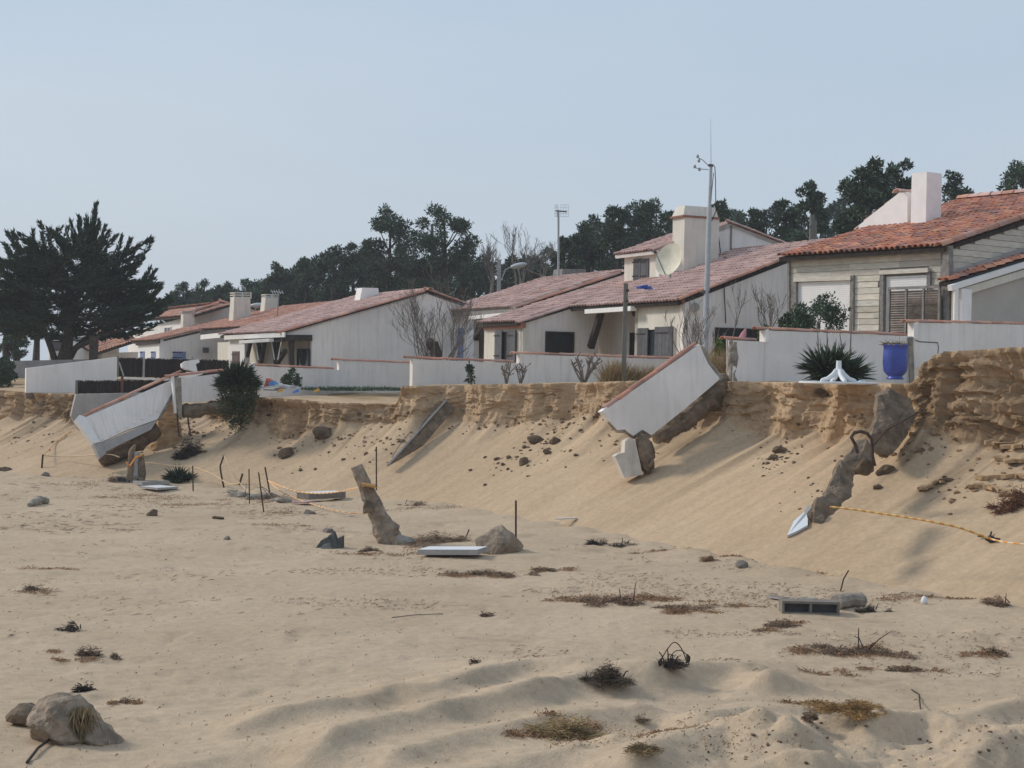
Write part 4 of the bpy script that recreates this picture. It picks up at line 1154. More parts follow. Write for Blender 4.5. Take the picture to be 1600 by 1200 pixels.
def leaf_cloud(name, centers, radii, n, size, mat, parent, lo=.6, hi=1.5, hue=(1, 1, 1), squash=.8, shell=.45, outward=.6, aspect=.35, updark=0):
    """leaf-sized faces spread through clumps"""
    centers = np.array([tuple(c) for c in centers]); radii = np.array(radii)
    pick = RG.choice(len(centers), n, p=radii ** 2 / (radii ** 2).sum())
    dd = RG.normal(size=(n, 3)); dd /= np.linalg.norm(dd, axis=1, keepdims=True)
    rr = (shell + (1 - shell) * RG.random((n, 1))) * radii[pick][:, None] * (1 + .25 * RG.normal(size=(n, 1)) * .6)
    base = centers[pick] + dd * rr * np.array([1, 1, squash])
    tipd = dd * outward + RG.normal(size=(n, 3)) * .55 + np.array([0, 0, .25])
    tipd /= np.linalg.norm(tipd, axis=1, keepdims=True)
    L_ = size * RG.uniform(.6, 1.4, (n, 1))
    V_, F_ = quads(base, base + tipd * L_, (L_[:, 0] * aspect))
    kc = RG.uniform(.75, 1.25, len(centers))[pick][:, None]
    cols = tones(n, lo, hi, hue) * kc
    return mesh_obj(name, V_, F_, mat, parent, cols=cols)

# ------------------------------------------------------------------ garden walls
garden_wall('long low white wall with stepped tile cap running inland, its bare end hanging over the cliff', [[(645, 561), (812, 567.5)], [(812, 553.5), (1135, 564)]], 46.0, 645, TH, 2.5, m_oldplaster, th=.22, bottoms=[2.52, 2.6])
wA = bpy.data.objects['garden_wall']
bb = P(646, 632, 46.0)
MB().box(P(645.5, 632, 45.98), Vector((.9, .43, 0)) * 2.2, Z * -.22, Vector((-.43, .9, 0)) * .26).build('footing', m_grey, wA)
garden_wall('grey white wall with two tile capped steps behind the yucca and the round shrub', [[(392, 571.5), (530, 578)], [(530, 564), (660, 569)]], 52.0, 390, TH, 2.3, m_oldplaster, th=.22)
garden_wall('white wall with three tile capped steps behind the blue pot', [[(1146, 531.5), (1195, 534)], [(1195, 516), (1427, 525.5)], [(1427, 504), (1720, 510)]], 38.5, 1143, TH, 3.1, m_plaster, th=.22,
            bottoms=[3.1, 3.1, [(1427, 577), (1440, 573), (1466, 571), (1471, 562), (1474, 549), (1550, 550), (1720, 556)]])
wC = [o for o in sc.objects if o.name.startswith('garden_wall') and 'three tile' in o.get('label', '')][0]
uC, vC = axes(TH); NC = P(1143, 570, 38.5); NC.z = 0
def c_(px, py, o=0.0): return hit(px, py, NC - uC * o, uC)
MB().prism([c_(1195, 516), c_(1195, 535), c_(1200, 535), c_(1200, 514)], uC * .0 - uC * .03).build('end_post', m_whitep, wC)
MB().prism([c_(1427, 505, .02), c_(1427, 530, .02), c_(1433, 530, .02), c_(1433, 503, .02)], -uC * .03).build('end_post', m_whitep, wC)
MB().bar(c_(1422, 527, .03), c_(1425, 608, .05), .09, .12).build('cracked_pier', m_concrete, wC)
MB().tube([c_(1431, 532, .005), c_(1438, 534, .005), c_(1450, 534.5, .005), c_(1465, 535.5, .005), c_(1466.5, 543, .005), c_(1465.5, 552, .005)], .012, 4).build('crack', m_timber, wC)
rough_tube('broken_edge', [c_(1145, 534, -.1), c_(1144, 560, -.1), c_(1146, 600, -.1)], [.1, .13, .1], m_concrete, wC, amp=.4, seed=5)

# far left walls and brushwood fences
garden_wall('low grey wall at the far left under the cypress', [[(17, 564), (150, 561)]], 70, 17, TH, 2.0, m_grey, capped=False, th=.2)
garden_wall('plain white wall with a sloping top in front of the cypress', [[(41, 575.5), (183, 558)]], 54.5, 40, TH, 2.44, m_plaster, capped=False, th=.22)
MB().box(P(41, 614.5, 54.49), Vector((.9, .43, 0)) * 4.2, Z * -.2, Vector((-.43, .9, 0)) * .4).build('footing', m_brownconc, [o for o in sc.objects if 'sloping top' in o.get('label', '')][0])

def brush_fence(label, x0, D0, top, bot, posts, n, rails=True):
    u, v = axes(TH); N = P(x0, 570, D0); N.z = 0
    A, B = hit(top[0][0], top[0][1], N, u), hit(top[1][0], top[1][1], N, u); C0 = hit(bot[0][0], bot[0][1], N, u); C1 = hit(bot[1][0], bot[1][1], N, u)
    r = thing('brush_fence', C0, label, 'fence')
    L_ = (B - A).length; ns2 = int(L_ / .011)
    MB().prism([C0 + u * .03, C1 + u * .03, B + u * .03 - Z * .03, A + u * .03 - Z * .03], u * .03, (.7, .65, .6)).build('backing', m_brush, r)
    mb = MB()
    for i in range(ns2):
        t = (i + rnd.random() * .8) / ns2; k = rnd.uniform(.6, 1.15)
        a = A.lerp(B, t) + Z * rnd.uniform(-.04, .025) + u * rnd.uniform(-.02, .02); b = C0.lerp(C1, t) + u * rnd.uniform(-.02, .02) + v * rnd.uniform(-.03, .03) + Z * rnd.uniform(-.05, .04)
        mb.tube([b, a], rnd.uniform(.010, .018), 3, c=(k, k * .95, k * .92), cap=False)
    o = mb.build('brushwood', m_brush, r); o['kind'] = 'stuff'
    for (xa, ya, xb, yb, w_, mt) in posts:
        MB().bar(hit(xa, ya, N - u * .05, u), hit(xb, yb, N - u * .05, u), w_, w_).build('post' if abs(xa - xb) < 25 else 'rail', mt, r)
    return r
m_redpost = material('reddish_post', (.16, .08, .06), var=.25, scale=9)
m_palepost = material('pale_post', (.34, .33, .32), var=.2, scale=9)
brush_fence('upper brushwood fence with pale posts beside the lilac house', 183, 57, [(184, 559), (357, 563)], [(184, 588), (357, 592)], [(184, 557, 184, 589, .07, m_pole), (225, 559, 224, 590, .07, m_palepost), (300, 557, 299, 580, .07, m_palepost), (186, 566, 193, 587, .05, m_palepost), (186, 590, 272, 594, .07, m_whitep)], 0)
brush_fence('lower brushwood screen standing on the grey block wall', 118, 52.5, [(119, 595), (290, 594)], [(119, 615), (290, 612)], [(191, 588, 190, 618, .08, m_redpost), (120, 594, 119, 621, .08, m_pole)], 0)
gb = P(115, 615, 51.5); uu, vv = axes(TH)
base = thing('retaining_wall', P(115, 672, 51.5), 'bare grey retaining wall under the lower brushwood screen', 'wall')
N_ = Vector((gb.x, gb.y, 0)); h_ = lambda x, y, o=0: hit(x, y, N_ - uu * o, uu)
MB().prism([h_(119, 616), h_(300, 612), h_(300, 690), h_(150, 690), h_(122, 671), h_(111, 650)], uu * .25).build('wall_panel', m_grey, base)

# wall that slid down the sand, left
pb_ = S_(256, 694)
rough_tube('sand_pillar', [pb_ - Z * .5, P(258, 672, pb_.y + .3), P(259, 650, pb_.y + .45), P(258, 628, pb_.y + .6), P(258, 612, pb_.y + .7)], [.62, .50, .37, .30, .17], m_dune, None, amp=.24, seed=31, n=18, sub=8)
tag(bpy.data.objects['sand_pillar'], 'ribbed pillar of damp sand left standing between the toppled wall and the hanging corner', 'sand pillar')
for o_n, cc_ in (('sand_pillar', (.86, .78, .66, 1)),):
    me = bpy.data.objects[o_n].data; ca = me.color_attributes['Col']; ca.data.foreach_set('color', np.tile(np.array(cc_), len(ca.data)).astype(np.float32))
rough_tube('soil_bank', [P(158, 722, 48.0), P(185, 708, 48.3), P(215, 690, 48.5), P(245, 668, 48.8)], [.15, .26, .30, .25], m_soil, None, amp=.35, seed=32, n=12)
tag(bpy.data.objects['soil_bank'], 'dark damp soil bank under the toppled wall', 'soil bank')
sl_ = thing('toppled_wall', P(150, 700, 47.5), 'long white wall with red tile edge that slid down the sand slope, left of the hanging corner', 'wall')
n4 = (uu - Z * .28).normalized(); p4 = P(200, 640, 48.2)
def q4(x, y, o=0.0): return hit(x, y, p4 - n4 * o, n4)
MB().prism([q4(131, 653), q4(272, 592), q4(270, 612), q4(246, 655), q4(196, 673), q4(152, 694)], n4 * .2).build('wall_panel', m_plaster, sl_)
MB().prism([q4(152, 694.5, .01), q4(246, 655.5, .01), q4(236, 671, .01), q4(160, 708, .01)], n4 * .24).build('footing', m_grey, sl_)
MB().prism([q4(118, 655, .06), q4(124, 648, .06), q4(133, 651, .06), q4(157, 690, .06), q4(146, 693, .06)], n4 * .34).build('end_post', m_whitep, sl_)
MB().prism([q4(146, 693.5, .05), q4(157, 690.5, .05), q4(166, 708, .05), q4(156, 716, .05)], n4 * .3).build('end_post_base', m_grey, sl_)
cap_tiles(q4(133, 651, -.1), q4(292, 577, -.1), sl_, w=.19)
rough_tube('broken_edge', [q4(272, 592, -.1), q4(270, 612, -.1), q4(258, 636, -.1), q4(246, 655, -.1)], [.08, .1, .1, .1], m_concrete, sl_, amp=.35, n=7, seed=16)
for k in range(8):
    t = .08 + k * .115; a = q4(131, 653, .004).lerp(q4(271, 592, .004), t); b = q4(152, 694, .004).lerp(q4(258, 640, .004), t)
    MB().bar(a.lerp(b, .06), a.lerp(b, .94), .12, .035, side=n4.cross(b - a)).build('pilaster', m_plaster, sl_)
MB().prism([q4(273, 592), q4(292, 581), q4(318, 583), q4(300, 590), q4(284, 590), q4(272, 612)], n4 * .18).build('broken_piece', m_plaster, sl_)
bp = thing('broken_wall_piece', P(300, 580, 49.5), 'small jagged white wall fragment standing up above the toppled wall', 'rubble')
np_ = (uu - Z * .1).normalized(); pp_ = P(300, 575, 49.6); qh = lambda x, y: hit(x, y, pp_, np_)
MB().prism([qh(285, 574), qh(284, 568), qh(290, 564), qh(311, 561), qh(312, 566), qh(306, 569), qh(309, 582), qh(296, 578), qh(290, 577)], np_ * .2).build('wall_panel', m_plaster, bp)

# hanging corner with its broken end and two rebars
hc = thing('hanging_wall', P(276, 650, 48.6), 'tilting white wall corner with tile edge hanging over the hollow, two iron bars below it', 'wall')
N5 = P(276, 570, 48.6); N5.z = 0; q5 = lambda x, y, o=0.0: hit(x, y, N5 - uu * o, uu)
MB().prism([q5(283, 592), q5(395, 577), q5(398, 615), q5(352, 621), q5(320, 627), q5(284, 629)], uu * .22).build('wall_panel', m_plaster, hc)
MB().prism([q5(271, 590, .02), q5(283, 590, .02), q5(285, 656, .02), q5(276, 646, .02)], uu * .3).build('broken_end', m_concrete, hc)
MB().prism([q5(269, 588, .04), q5(272, 588, .04), q5(276, 645, .04), q5(274, 646, .04)], uu * .2).build('end_strip', m_whitep, hc)
rough_tube('footing', [q5(285, 643, -.12), q5(318, 640, -.12), q5(352, 634, -.12), q5(398, 626, -.12)], [.22, .22, .2, .2], m_brownconc, hc, amp=.3, seed=9)
cap_tiles(q5(270, 589.5, -.1), q5(398, 575, -.1), hc, w=.21)
for (xa, ya, xb, yb) in ((277, 640, 280, 682), (293, 645, 298, 680)):
    MB().tube([q5(xa, ya), q5((xa + xb) / 2 - 1, (ya + yb) / 2), q5(xb, yb)], .025, 6).build('iron_bar', m_rust, hc)
MB().prism([q5(386, 582, .05), q5(390, 570, .05), q5(397, 566, .05), q5(399, 572, .05), q5(392, 580, .05)], uu * .1).build('loose_flashing', m_whitep, hc)

m_dusty = material('dusty_plaster', (0.58, 0.535, 0.48), var=0.14, scale=2.5, bump=0.5, bscale=20, drip=0.4, dripcol=(0.36, 0.29, 0.21))
# the big slab in the middle
st_ = thing('toppled_slab', P(1040, 690, 37.3), 'large white wall slab with tile edge leaning down the dune, brown footing along its lower side', 'wall')
u8 = (uu - Z * .10).normalized(); p8 = P(1040, 610, 37.6); q8 = lambda x, y, o=0.0: hit(x, y, p8 - u8 * o, u8)
MB().prism([q8(942, 643), q8(1093, 538), q8(1099, 552), q8(1107, 569), q8(1117, 582), q8(1125, 592), q8(1108, 607), q8(1060, 647), q8(1018, 680), q8(1004, 671), q8(990, 681), q8(977, 671), q8(966, 672), q8(953, 658)], u8 * .2).build('wall_panel', m_plaster, st_)
cap_tiles(q8(955, 633, -.1), q8(1096, 532.5, -.1), st_, w=.19, L=.42)
MB().prism([q8(940, 643, .01), q8(948, 636, .01), q8(953, 639, .01), q8(947, 646, .01)], u8 * .2).build('end_post', m_whitep, st_)
rough_tube('footing', [q8(1024, 686, -.25), q8(1045, 676, -.3), q8(1070, 656, -.3), q8(1095, 635, -.32), q8(1118, 612, -.35), q8(1128, 596, -.35), q8(1140, 592, -.5)], [.12, .22, .22, .27, .33, .22, .10], m_brownconc, st_, amp=.30, n=10, seed=12)
rough_tube('broken_edge', [q8(1094, 541, -.1), q8(1100, 553, -.1), q8(1108, 570, -.1), q8(1117, 582, -.1), q8(1125, 593, -.1)], [.07, .09, .09, .1, .1], m_concrete, st_, amp=.35, n=7, seed=14)
rough_tube('broken_edge', [q8(1018, 680, -.1), q8(1004, 671, -.1), q8(990, 681, -.1), q8(977, 671, -.1), q8(966, 672, -.1), q8(952, 657, -.1)], [.08, .07, .09, .08, .08, .06], m_concrete, st_, amp=.35, n=7, seed=15)
MB().tube([q8(992, 680, .02), q8(994, 690, .05), q8(1000, 697, .05)], .01, 4).build('iron_bar', m_rust, st_)
sb_ = thing('broken_block', P(985, 744, 36.9), 'broken white block with rough brown side lying below the big slab', 'rubble')
p9 = P(990, 710, 36.9); n9 = (uu * .9 + vv * .25 - Z * .05).normalized(); q9 = lambda x, y, o=0.0: hit(x, y, p9 - n9 * o, n9)
MB().prism([q9(961, 713), q9(966, 709), q9(976, 707), q9(977, 689), q9(986, 684), q9(993, 690), q9(1000, 722), q9(1004, 742), q9(990, 744), q9(976, 747)], n9 * .35).build('white_face', m_dusty, sb_)
rock('rough_side', P(1009, 708, 37.1), (.20, .25, .46), m_brownconc, 33, rot=(0, -.22, .4), parent=sb_, planes=9, cut=.7)
rock('rough_side', P(1017, 724, 37.0), (.13, .2, .16), m_brownconc, 35, parent=sb_)
MB().tube([P(1018, 690, 36.9), P(1022, 706, 36.8), P(1030, 709, 36.8)], .012, 4).build('iron_bar', m_rust, sb_)

# leaning grey panel and dead sticks against the bank
pl = thing('fallen_slab', S_(620, 735), 'grey concrete panel with pale edge leaning on the bank below the wall end', 'rubble')
pA, pB = S_(603, 738, .0), S_(692, 640, .0)
dl = (pB - pA); nl = Vector((.35, -.75, .55)).normalized(); wl = nl.cross(dl.normalized()).normalized()
if wl.z > 0: wl = -wl
pA, pB = pA + nl * .18 + Z * .1, pB + nl * .25 + Z * .12
MB().prism([pA, pB, pB + wl * .34, pA + dl * .45 + wl * .34, pA + dl * .15 + wl * .12], nl * -.08).build('panel', m_brownconc, pl)
MB().bar(pA, pB, .05, .11, side=wl).build('pale_edge', m_palepost, pl)
for (a, b, c) in (((636, 706), (688, 640), .02), ((634, 714), (696, 650), .015), ((612, 722), (640, 690), .012)):
    A_, B_ = S_(*a, .12), S_(*b, .25); lb_ = {(636, 706): 'dead branch nearest the pale edge of the leaning grey panel', (634, 714): 'dead branch lying furthest right over the leaning grey panel', (612, 722): 'shortest dead branch across the foot of the leaning grey panel'}[a]; tag(MB().tube([A_, A_.lerp(B_, .5) + Z * .06, B_], c, 4).build('dead_branch', m_pole), lb_, 'branch', 'branches on the leaning panel')
# ------------------------------------------------------------------ trees
def trunk_tube(name, pts, r, parent, mat=None, n=7):
    mb = MB(); mb.tube(pts, r, n, cap=False); return mb.build(name, mat or m_bark, parent)

def pine(px, ytop, wpx, D, label, group=None, low=.35, n=3600, clumps=34, flat=.55, ybase=None, hue=(1, 1, 1), size=.34, open_=1.0, seed=None, name='pine_tree', lean=0.0):
    base = P(px, 560, D); base.z = 2.6
    top = P(px, ytop, D); Hh = top.z - 2.6; R_ = wpx * 1.12 / F_PX * D
    root = thing(name, base, label, 'tree', group)
    r = random.Random(seed or int(px * 7 + D))
    tp = [base + Vector((lean * t * Hh + r.uniform(-.15, .15), r.uniform(-.15, .15), t * Hh * .93)) for t in (0, .25, .5, .75, 1)]
    trunk_tube('trunk', tp, [.24, .2, .16, .11, .05], root)
    cs, rs = [], []; mb = MB()
    clumps = int(clumps * 1.6); n = int(n * 1.35)
    for k in range(clumps):
        q_ = r.random(); t = low + (1 - low) * (.04 + .90 * q_)
        w = R_ * math.sqrt(max(.04, 1 - ((q_ - .48) / .56) ** 2))
        a = r.uniform(0, 2 * math.pi); q = (.35 + .65 * math.sqrt(r.random())) * w
        rc = R_ * r.uniform(.17, .32) if R_ < 1.5 else r.uniform(.30, .58) * (.75 + R_ * .12)
        z_ = 2.6 + Hh * t - rc * .6
        c = Vector((base.x + lean * t * Hh + math.cos(a) * q, base.y + math.sin(a) * q, z_))
        cs.append(c); rs.append(rc)
        if r.random() < .4:
            tz = max(0.1, t - .16); s0 = base + Vector((lean * tz * Hh, 0, Hh * tz))
            mb.tube([s0, s0.lerp(c, .5) - Z * .1, c], [.07, .05, .02], 4, cap=False)
    for k in range(3):
        cs.append(Vector((top.x + lean * Hh + r.uniform(-.3, .3) * R_, base.y + r.uniform(-.3, .3) * R_, 2.6 + Hh - R_ * (.18 + .12 * k)))); rs.append(R_ * .22)
    if mb.f: mb.build('branches', m_bark, root)
    leaf_cloud('crown', cs, rs, int(n * 2.2), size * .52, m_leaf, root, hue=hue, squash=.8, shell=.35, outward=.8, aspect=.42, lo=.4, hi=1.7)
    return root

PINES = [  # px, ytop, halfwidth px, D, label, kw
 (282, 441, 22, 125, 'low bushy pine at the left end of the wood', dict(low=.1)),
 (318, 437, 24, 122, 'round dark pine rising behind the orange roofed house', dict(low=.1)),
 (352, 440, 24, 120, 'broad pine behind the left chimney of the long house', dict(low=.1)),
 (392, 436, 26, 118, 'dark pine between the two chimneys of the long house', dict(low=.1)),
 (434, 410, 28, 112, 'pine with ragged crown behind the right chimney of the long house', dict(low=.1)),
 (476, 402, 30, 110, 'spreading pine left of the two tall pines', dict(low=.15)),
 (520, 383, 30, 106, 'pine rising in step below the tall pines', dict(low=.2)),
 (548, 380, 24, 108, 'narrow pine tucked against the left tall pine', dict(low=.2)),
 (606, 322, 44, 100, 'tall open pine with rounded crown, left of the pair on the skyline', dict(low=.30, n=5200, clumps=44)),
 (690, 317, 52, 98, 'tall pine with a long bough reaching right, tallest left of the bare trees', dict(low=.32, n=5000, clumps=40)),
 (884, 372, 24, 92, 'ragged pine behind the tall TV aerial', dict(low=.15)),
 (915, 345, 30, 92, 'dense pine left of the dormer house, behind the roof ridge', dict(low=.12, n=4200)),
 (962, 322, 36, 90, 'dense pine rising above the dormer roof', dict(low=.1, n=5000)),
 (1012, 308, 40, 90, 'tallest dense pine left of the tall chimney', dict(low=.1, n=5600, clumps=44)),
 (1058, 330, 26, 92, 'pine directly behind the tall chimney', dict(low=.1)),
 (1122, 314, 34, 88, 'pine behind the flag mast, right of the tall chimney', dict(low=.1, n=4200)),
 (1180, 326, 30, 88, 'dark pine above the right gable of the dormer house', dict(low=.1, n=4200)),
 (1222, 312, 26, 86, 'narrow pine left of the wooden utility poles', dict(low=.15)),
 (1262, 284, 32, 84, 'airy pine with flat top behind the utility poles', dict(low=.25, n=4400)),
 (1352, 250, 46, 74, 'open pine with upswept long needled boughs left of the white chimney', dict(low=.3, n=5200, clumps=46, size=.42)),
 (1404, 252, 36, 76, 'slim pine top touching the square white chimney', dict(low=.05, n=3800, clumps=34, size=.40)),
 (1490, 268, 32, 90, 'rounded pine just right of the square white chimney', dict(low=.3)),
 (1590, 250, 42, 86, 'dark pine at the right edge of the picture', dict(low=.3, n=4200)),
]
for a in PINES:
    pine(a[0], a[1], a[2], a[3], a[4], **a[5])
# the wood behind and between: darker trees that close the gaps
k_ = 0
OUT = [(262, 466), (300, 445), (350, 445), (400, 438), (440, 418), (480, 408), (520, 392), (560, 396), (600, 385), (650, 400), (700, 385), (740, 395), (790, 400), (840, 392), (880, 376), (920, 350), (960, 328), (1010, 318), (1060, 332), (1120, 322), (1180, 332), (1220, 320), (1270, 300), (1310, 294), (1350, 286), (1420, 286), (1480, 300), (1560, 290), (1640, 290)]
px = 268.0
while px < 1440:
    yt = float(np.interp(px, [o[0] for o in OUT], [o[1] for o in OUT])) + rnd.uniform(-4, 10)
    pine(px, yt, 40, 116 + 9 * (k_ % 3), 'dark pine filling the wood behind the roofs', group='pines filling the wood', low=.02, n=3000, clumps=30, size=.5, hue=(.9, .92, .95), seed=900 + k_); k_ += 1
    px += 25 if px < 1240 else 34
# long bough of the tall pine
bo = [P(700, 385, 98), P(725, 375, 98), P(748, 362, 98)]

# bare deciduous trees on the skyline
def bare_tree(px, ybase, ytop, D, label, depth=4, r=.09, spread=.5, up=.25, n=1, mat=None, cat='tree', base=None, kids=(2, 3), name='bare_tree', lens=.32, wob=.16, fan=.35, rmin=.012):
    b = base if base is not None else P(px, ybase, D); H_ = P(px, ytop, D).z - b.z
    root = thing(name, b, label, cat); mb = MB()
    for k in range(n):
        d = Vector((rnd.gauss(0, fan), rnd.gauss(0, fan), 1)).normalized()
        grow(mb, b + Vector((rnd.gauss(0, .05), rnd.gauss(0, .05), 0)), d, H_ * lens, r, depth, spread, up, 3, .74, kids, rmin=rmin, wob=wob)
    mb.build('branches', mat or m_twig, root); return root
bare_tree(812, 460, 318, 104, 'tall bare tree with fine twigs standing clear against the sky', depth=5, r=.10, spread=.55, up=.35, n=3, lens=.25, fan=.22, rmin=.010)
bare_tree(848, 460, 345, 106, 'smaller bare tree left of the TV aerial', depth=5, r=.08, spread=.55, up=.35, n=3, lens=.25, fan=.22, rmin=.010)
bare_tree(768, 460, 350, 106, 'bare tree leaning left beside the tall pines', depth=5, r=.08, spread=.55, up=.35, n=3, lens=.25, fan=.25, rmin=.010)

# big bare bush with pollarded stub between the two gardens
bt = bare_tree(682, 600, 455, 51, 'many stemmed bare tree with a thick cut stub beside the pink roofed house', depth=5, r=.04, spread=.42, up=.26, n=12, lens=.36, fan=.48, rmin=.005, wob=.15)
bp_ = bt.location.copy()
trunk_tube('trunk', [bp_ - Z * .3, bp_ + Z * .5, bp_ + Vector((-.05, 0, 1.0)), bp_ + Vector((-.1, 0, 1.35))], [.2, .17, .2, .12], bt)
rock('cut_stub', bp_ + Vector((-.25, 0, 1.25)), (.16, .16, .2), m_bark, 5, parent=bt)
for (px, yb, yt, D, lab, n, dp, fan) in ((1075, 580, 455, 47.5, 'spindly bare shrub in front of the open grey shutters', 5, 3, .3), (1148, 535, 445, 44, 'thin bare sapling in front of the low dark window', 2, 3, .18), (1200, 520, 455, 46, 'fine purple twigged shrub left of the timber house', 7, 3, .35), (1090, 575, 500, 46, 'small leafless bush behind the big toppled slab', 6, 3, .35)):
    bare_tree(px, yb, yt, D, lab, depth=dp, r=.022, spread=.4, up=.35, n=n, lens=.4, fan=fan, cat='shrub', name='bare_shrub', rmin=.007)

# cypress: many feathery boughs sweeping up and out of a forked trunk
CD = 72.0
cyp = thing('cypress_tree', P(98, 575, CD), 'huge dark wind shaped cypress with feathery upswept boughs and a forked trunk', 'tree')
cb = P(98, 580, CD)
def cq(px, py, dy=0.0): p = P(px, py, CD); p.y += dy; return p
mb = MB()
for st_k, (pts, rr) in enumerate([
    ([cq(96, 575), cq(104, 545), cq(108, 515), cq(118, 480), cq(128, 440), cq(140, 390), cq(149, 340)], [.36, .28, .22, .16, .11, .06, .02]),
    ([cq(100, 572), cq(112, 545, .5), cq(135, 520, 1), cq(165, 495, 1.2), cq(205, 470, 1), cq(235, 445, .8)], [.22, .15, .10, .07, .05, .02]),
    ([cq(88, 570), cq(80, 545), cq(72, 515, -.3), cq(60, 480, -.6), cq(40, 440, -.8), cq(18, 400, -.6)], [.16, .14, .12, .1, .07, .02]),
    ([cq(102, 540), cq(98, 500, .8), cq(85, 450, 1.2), cq(72, 400, 1.0), cq(66, 368, .8)], [.16, .12, .08, .05, .02]),
    ([cq(115, 545), cq(140, 538, -.8), cq(170, 525, -1.2), cq(210, 515, -1.4), cq(240, 500, -1)], [.13, .10, .08, .05, .02]),
    ([cq(108, 510), cq(140, 470, -.8), cq(170, 430, -1.0), cq(190, 385, -.6)], [.15, .12, .08, .02])]):
    o = MB().tube(pts, rr, 8, cap=False).build('trunk' if st_k == 0 else 'limb', m_bark, cyp)
# boughs: start point, tip point
outline = [(-30, 455), (-25, 420), (-14, 392), (3, 378), (18, 364), (40, 372), (58, 366), (72, 360), (92, 372), (108, 366), (118, 344), (128, 338), (150, 322), (142, 345), (160, 350), (172, 358), (186, 365), (198, 371), (210, 392), (236, 378), (222, 402), (232, 420), (238, 440), (246, 470), (258, 447), (262, 466), (250, 490), (238, 505), (220, 515), (196, 525), (165, 528), (60, 520), (30, 505), (5, 490), (-20, 500), (-30, 480), (-35, 470)]
RGc = np.random.default_rng(5); rc_ = random.Random(5)
FB, FT, FW2, FC = [], [], [], []
def bough(A, B, wid, dens=1.0):
    d_ = B - A; L_ = d_.length; n = int(270 * dens * max(.5, L_ / 2.4))
    sag = -Z * L_ * .16
    for i in range(n):
        t = rc_.random() ** .75; c = A.lerp(B, t) + sag * (4 * t * (1 - t)) * .6
        tang = (d_ + sag * (4 * (1 - 2 * t)) * .6).normalized()
        w = wid * (1 - t) ** .8 * (.55 + .45 * min(1, t * 6)) + .03
        sd = Vector((rc_.gauss(0, 1), rc_.gauss(0, 1), rc_.gauss(0, .24)))
        sd = (sd - tang * sd.dot(tang)); sd.normalize()
        b = c + sd * w * rc_.random() * .8
        tip = b + (tang * rc_.uniform(.6, 1.2) + sd * rc_.uniform(.1, .55) + Z * rc_.uniform(-.05, .3)).normalized() * rc_.uniform(.14, .34)
        FB.append(b); FT.append(tip); FW2.append(rc_.uniform(.035, .07)); FC.append(rc_.uniform(.45, 1.35))
core = [cq(104, 520), cq(112, 490), cq(118, 460), cq(126, 430), cq(134, 400), cq(75, 480), cq(60, 470), cq(88, 440), cq(150, 500), cq(175, 490), cq(160, 450), cq(45, 450), cq(140, 515)]
for k, (x, y) in enumerate(outline):
    for j in range(2):
        tip = cq(x + rc_.uniform(-5, 5), y + rc_.uniform(-4, 6), rc_.uniform(-.8, .8))
        cc = min(core, key=lambda c: (c - tip).length + rc_.uniform(0, 1.6) + (2 if c.z > tip.z else 0))
        A = tip.lerp(cc, min(1, 2.6 / max(.1, (tip - cc).length)))
        bough(A - Z * .15, tip, .30)
for k in range(330):
    x = rc_.uniform(-25, 240); fr = (x - 105) / 140
    ytop = 352 + 95 * abs(fr) ** 1.6; ylow = 528 - 30 * abs(fr)
    y = rc_.uniform(ytop, ylow); dep = 3.6 * math.sqrt(max(0, 1 - fr * fr)) * rc_.uniform(-1, 1)
    tip = cq(x, y, dep); out = Vector(((x - 105) * .028, dep * .5, 0)); L_ = rc_.uniform(1.0, 2.1)
    dr = (out + Vector((rc_.gauss(0, .5), rc_.gauss(0, .5), (.5 if y < 430 else .12)))).normalized()
    bough(tip - dr * L_, tip, rc_.uniform(.24, .40), .75)
FB = np.array([tuple(p) for p in FB]); FT = np.array([tuple(p) for p in FT])
V_, F_ = quads(FB, FT, np.array(FW2) * 1.15)
FC = np.array(FC)[:, None] * np.array([.74, .82, .86])
mesh_obj('crown', V_, F_, m_leaf, cyp, cols=FC)
# slim trees at the far left edge
for (px, yt, D, lab, w, lo) in ((10, 470, 84, 'thin tree with drooping crown at the left edge', 20, .35), (26, 505, 90, 'small sparse pine at the left edge, second trunk from the edge', 20, .4), (57, 470, 86, 'slender tree just left of the cypress, its straight trunk against the sky', 18, .55)):
    pine(px, yt, w, D, lab, low=lo, n=900, clumps=12, size=.3)
pine(4, 560, 16, 64, 'dark green bush at the left edge below the low grey wall', low=.0, n=900, clumps=12, size=.25, name='bush')
ol = thing('laurel_bush', P(6, 600, 60), 'leafy dark bush at the left edge in front of the low grey wall', 'bush')
leaf_cloud('foliage', [P(x, y, 60) for x, y in ((2, 580), (8, 572), (12, 588), (0, 595), (6, 600))], [.35, .3, .25, .3, .3], 1500, .12, m_leaf, ol)
trk = MB().bar(P(146, 572, 66), P(147, 525, 66), .3, .3).build('tree_stub', m_bark); tag(trk, 'short straight dark trunk just right of the cypress', 'tree')

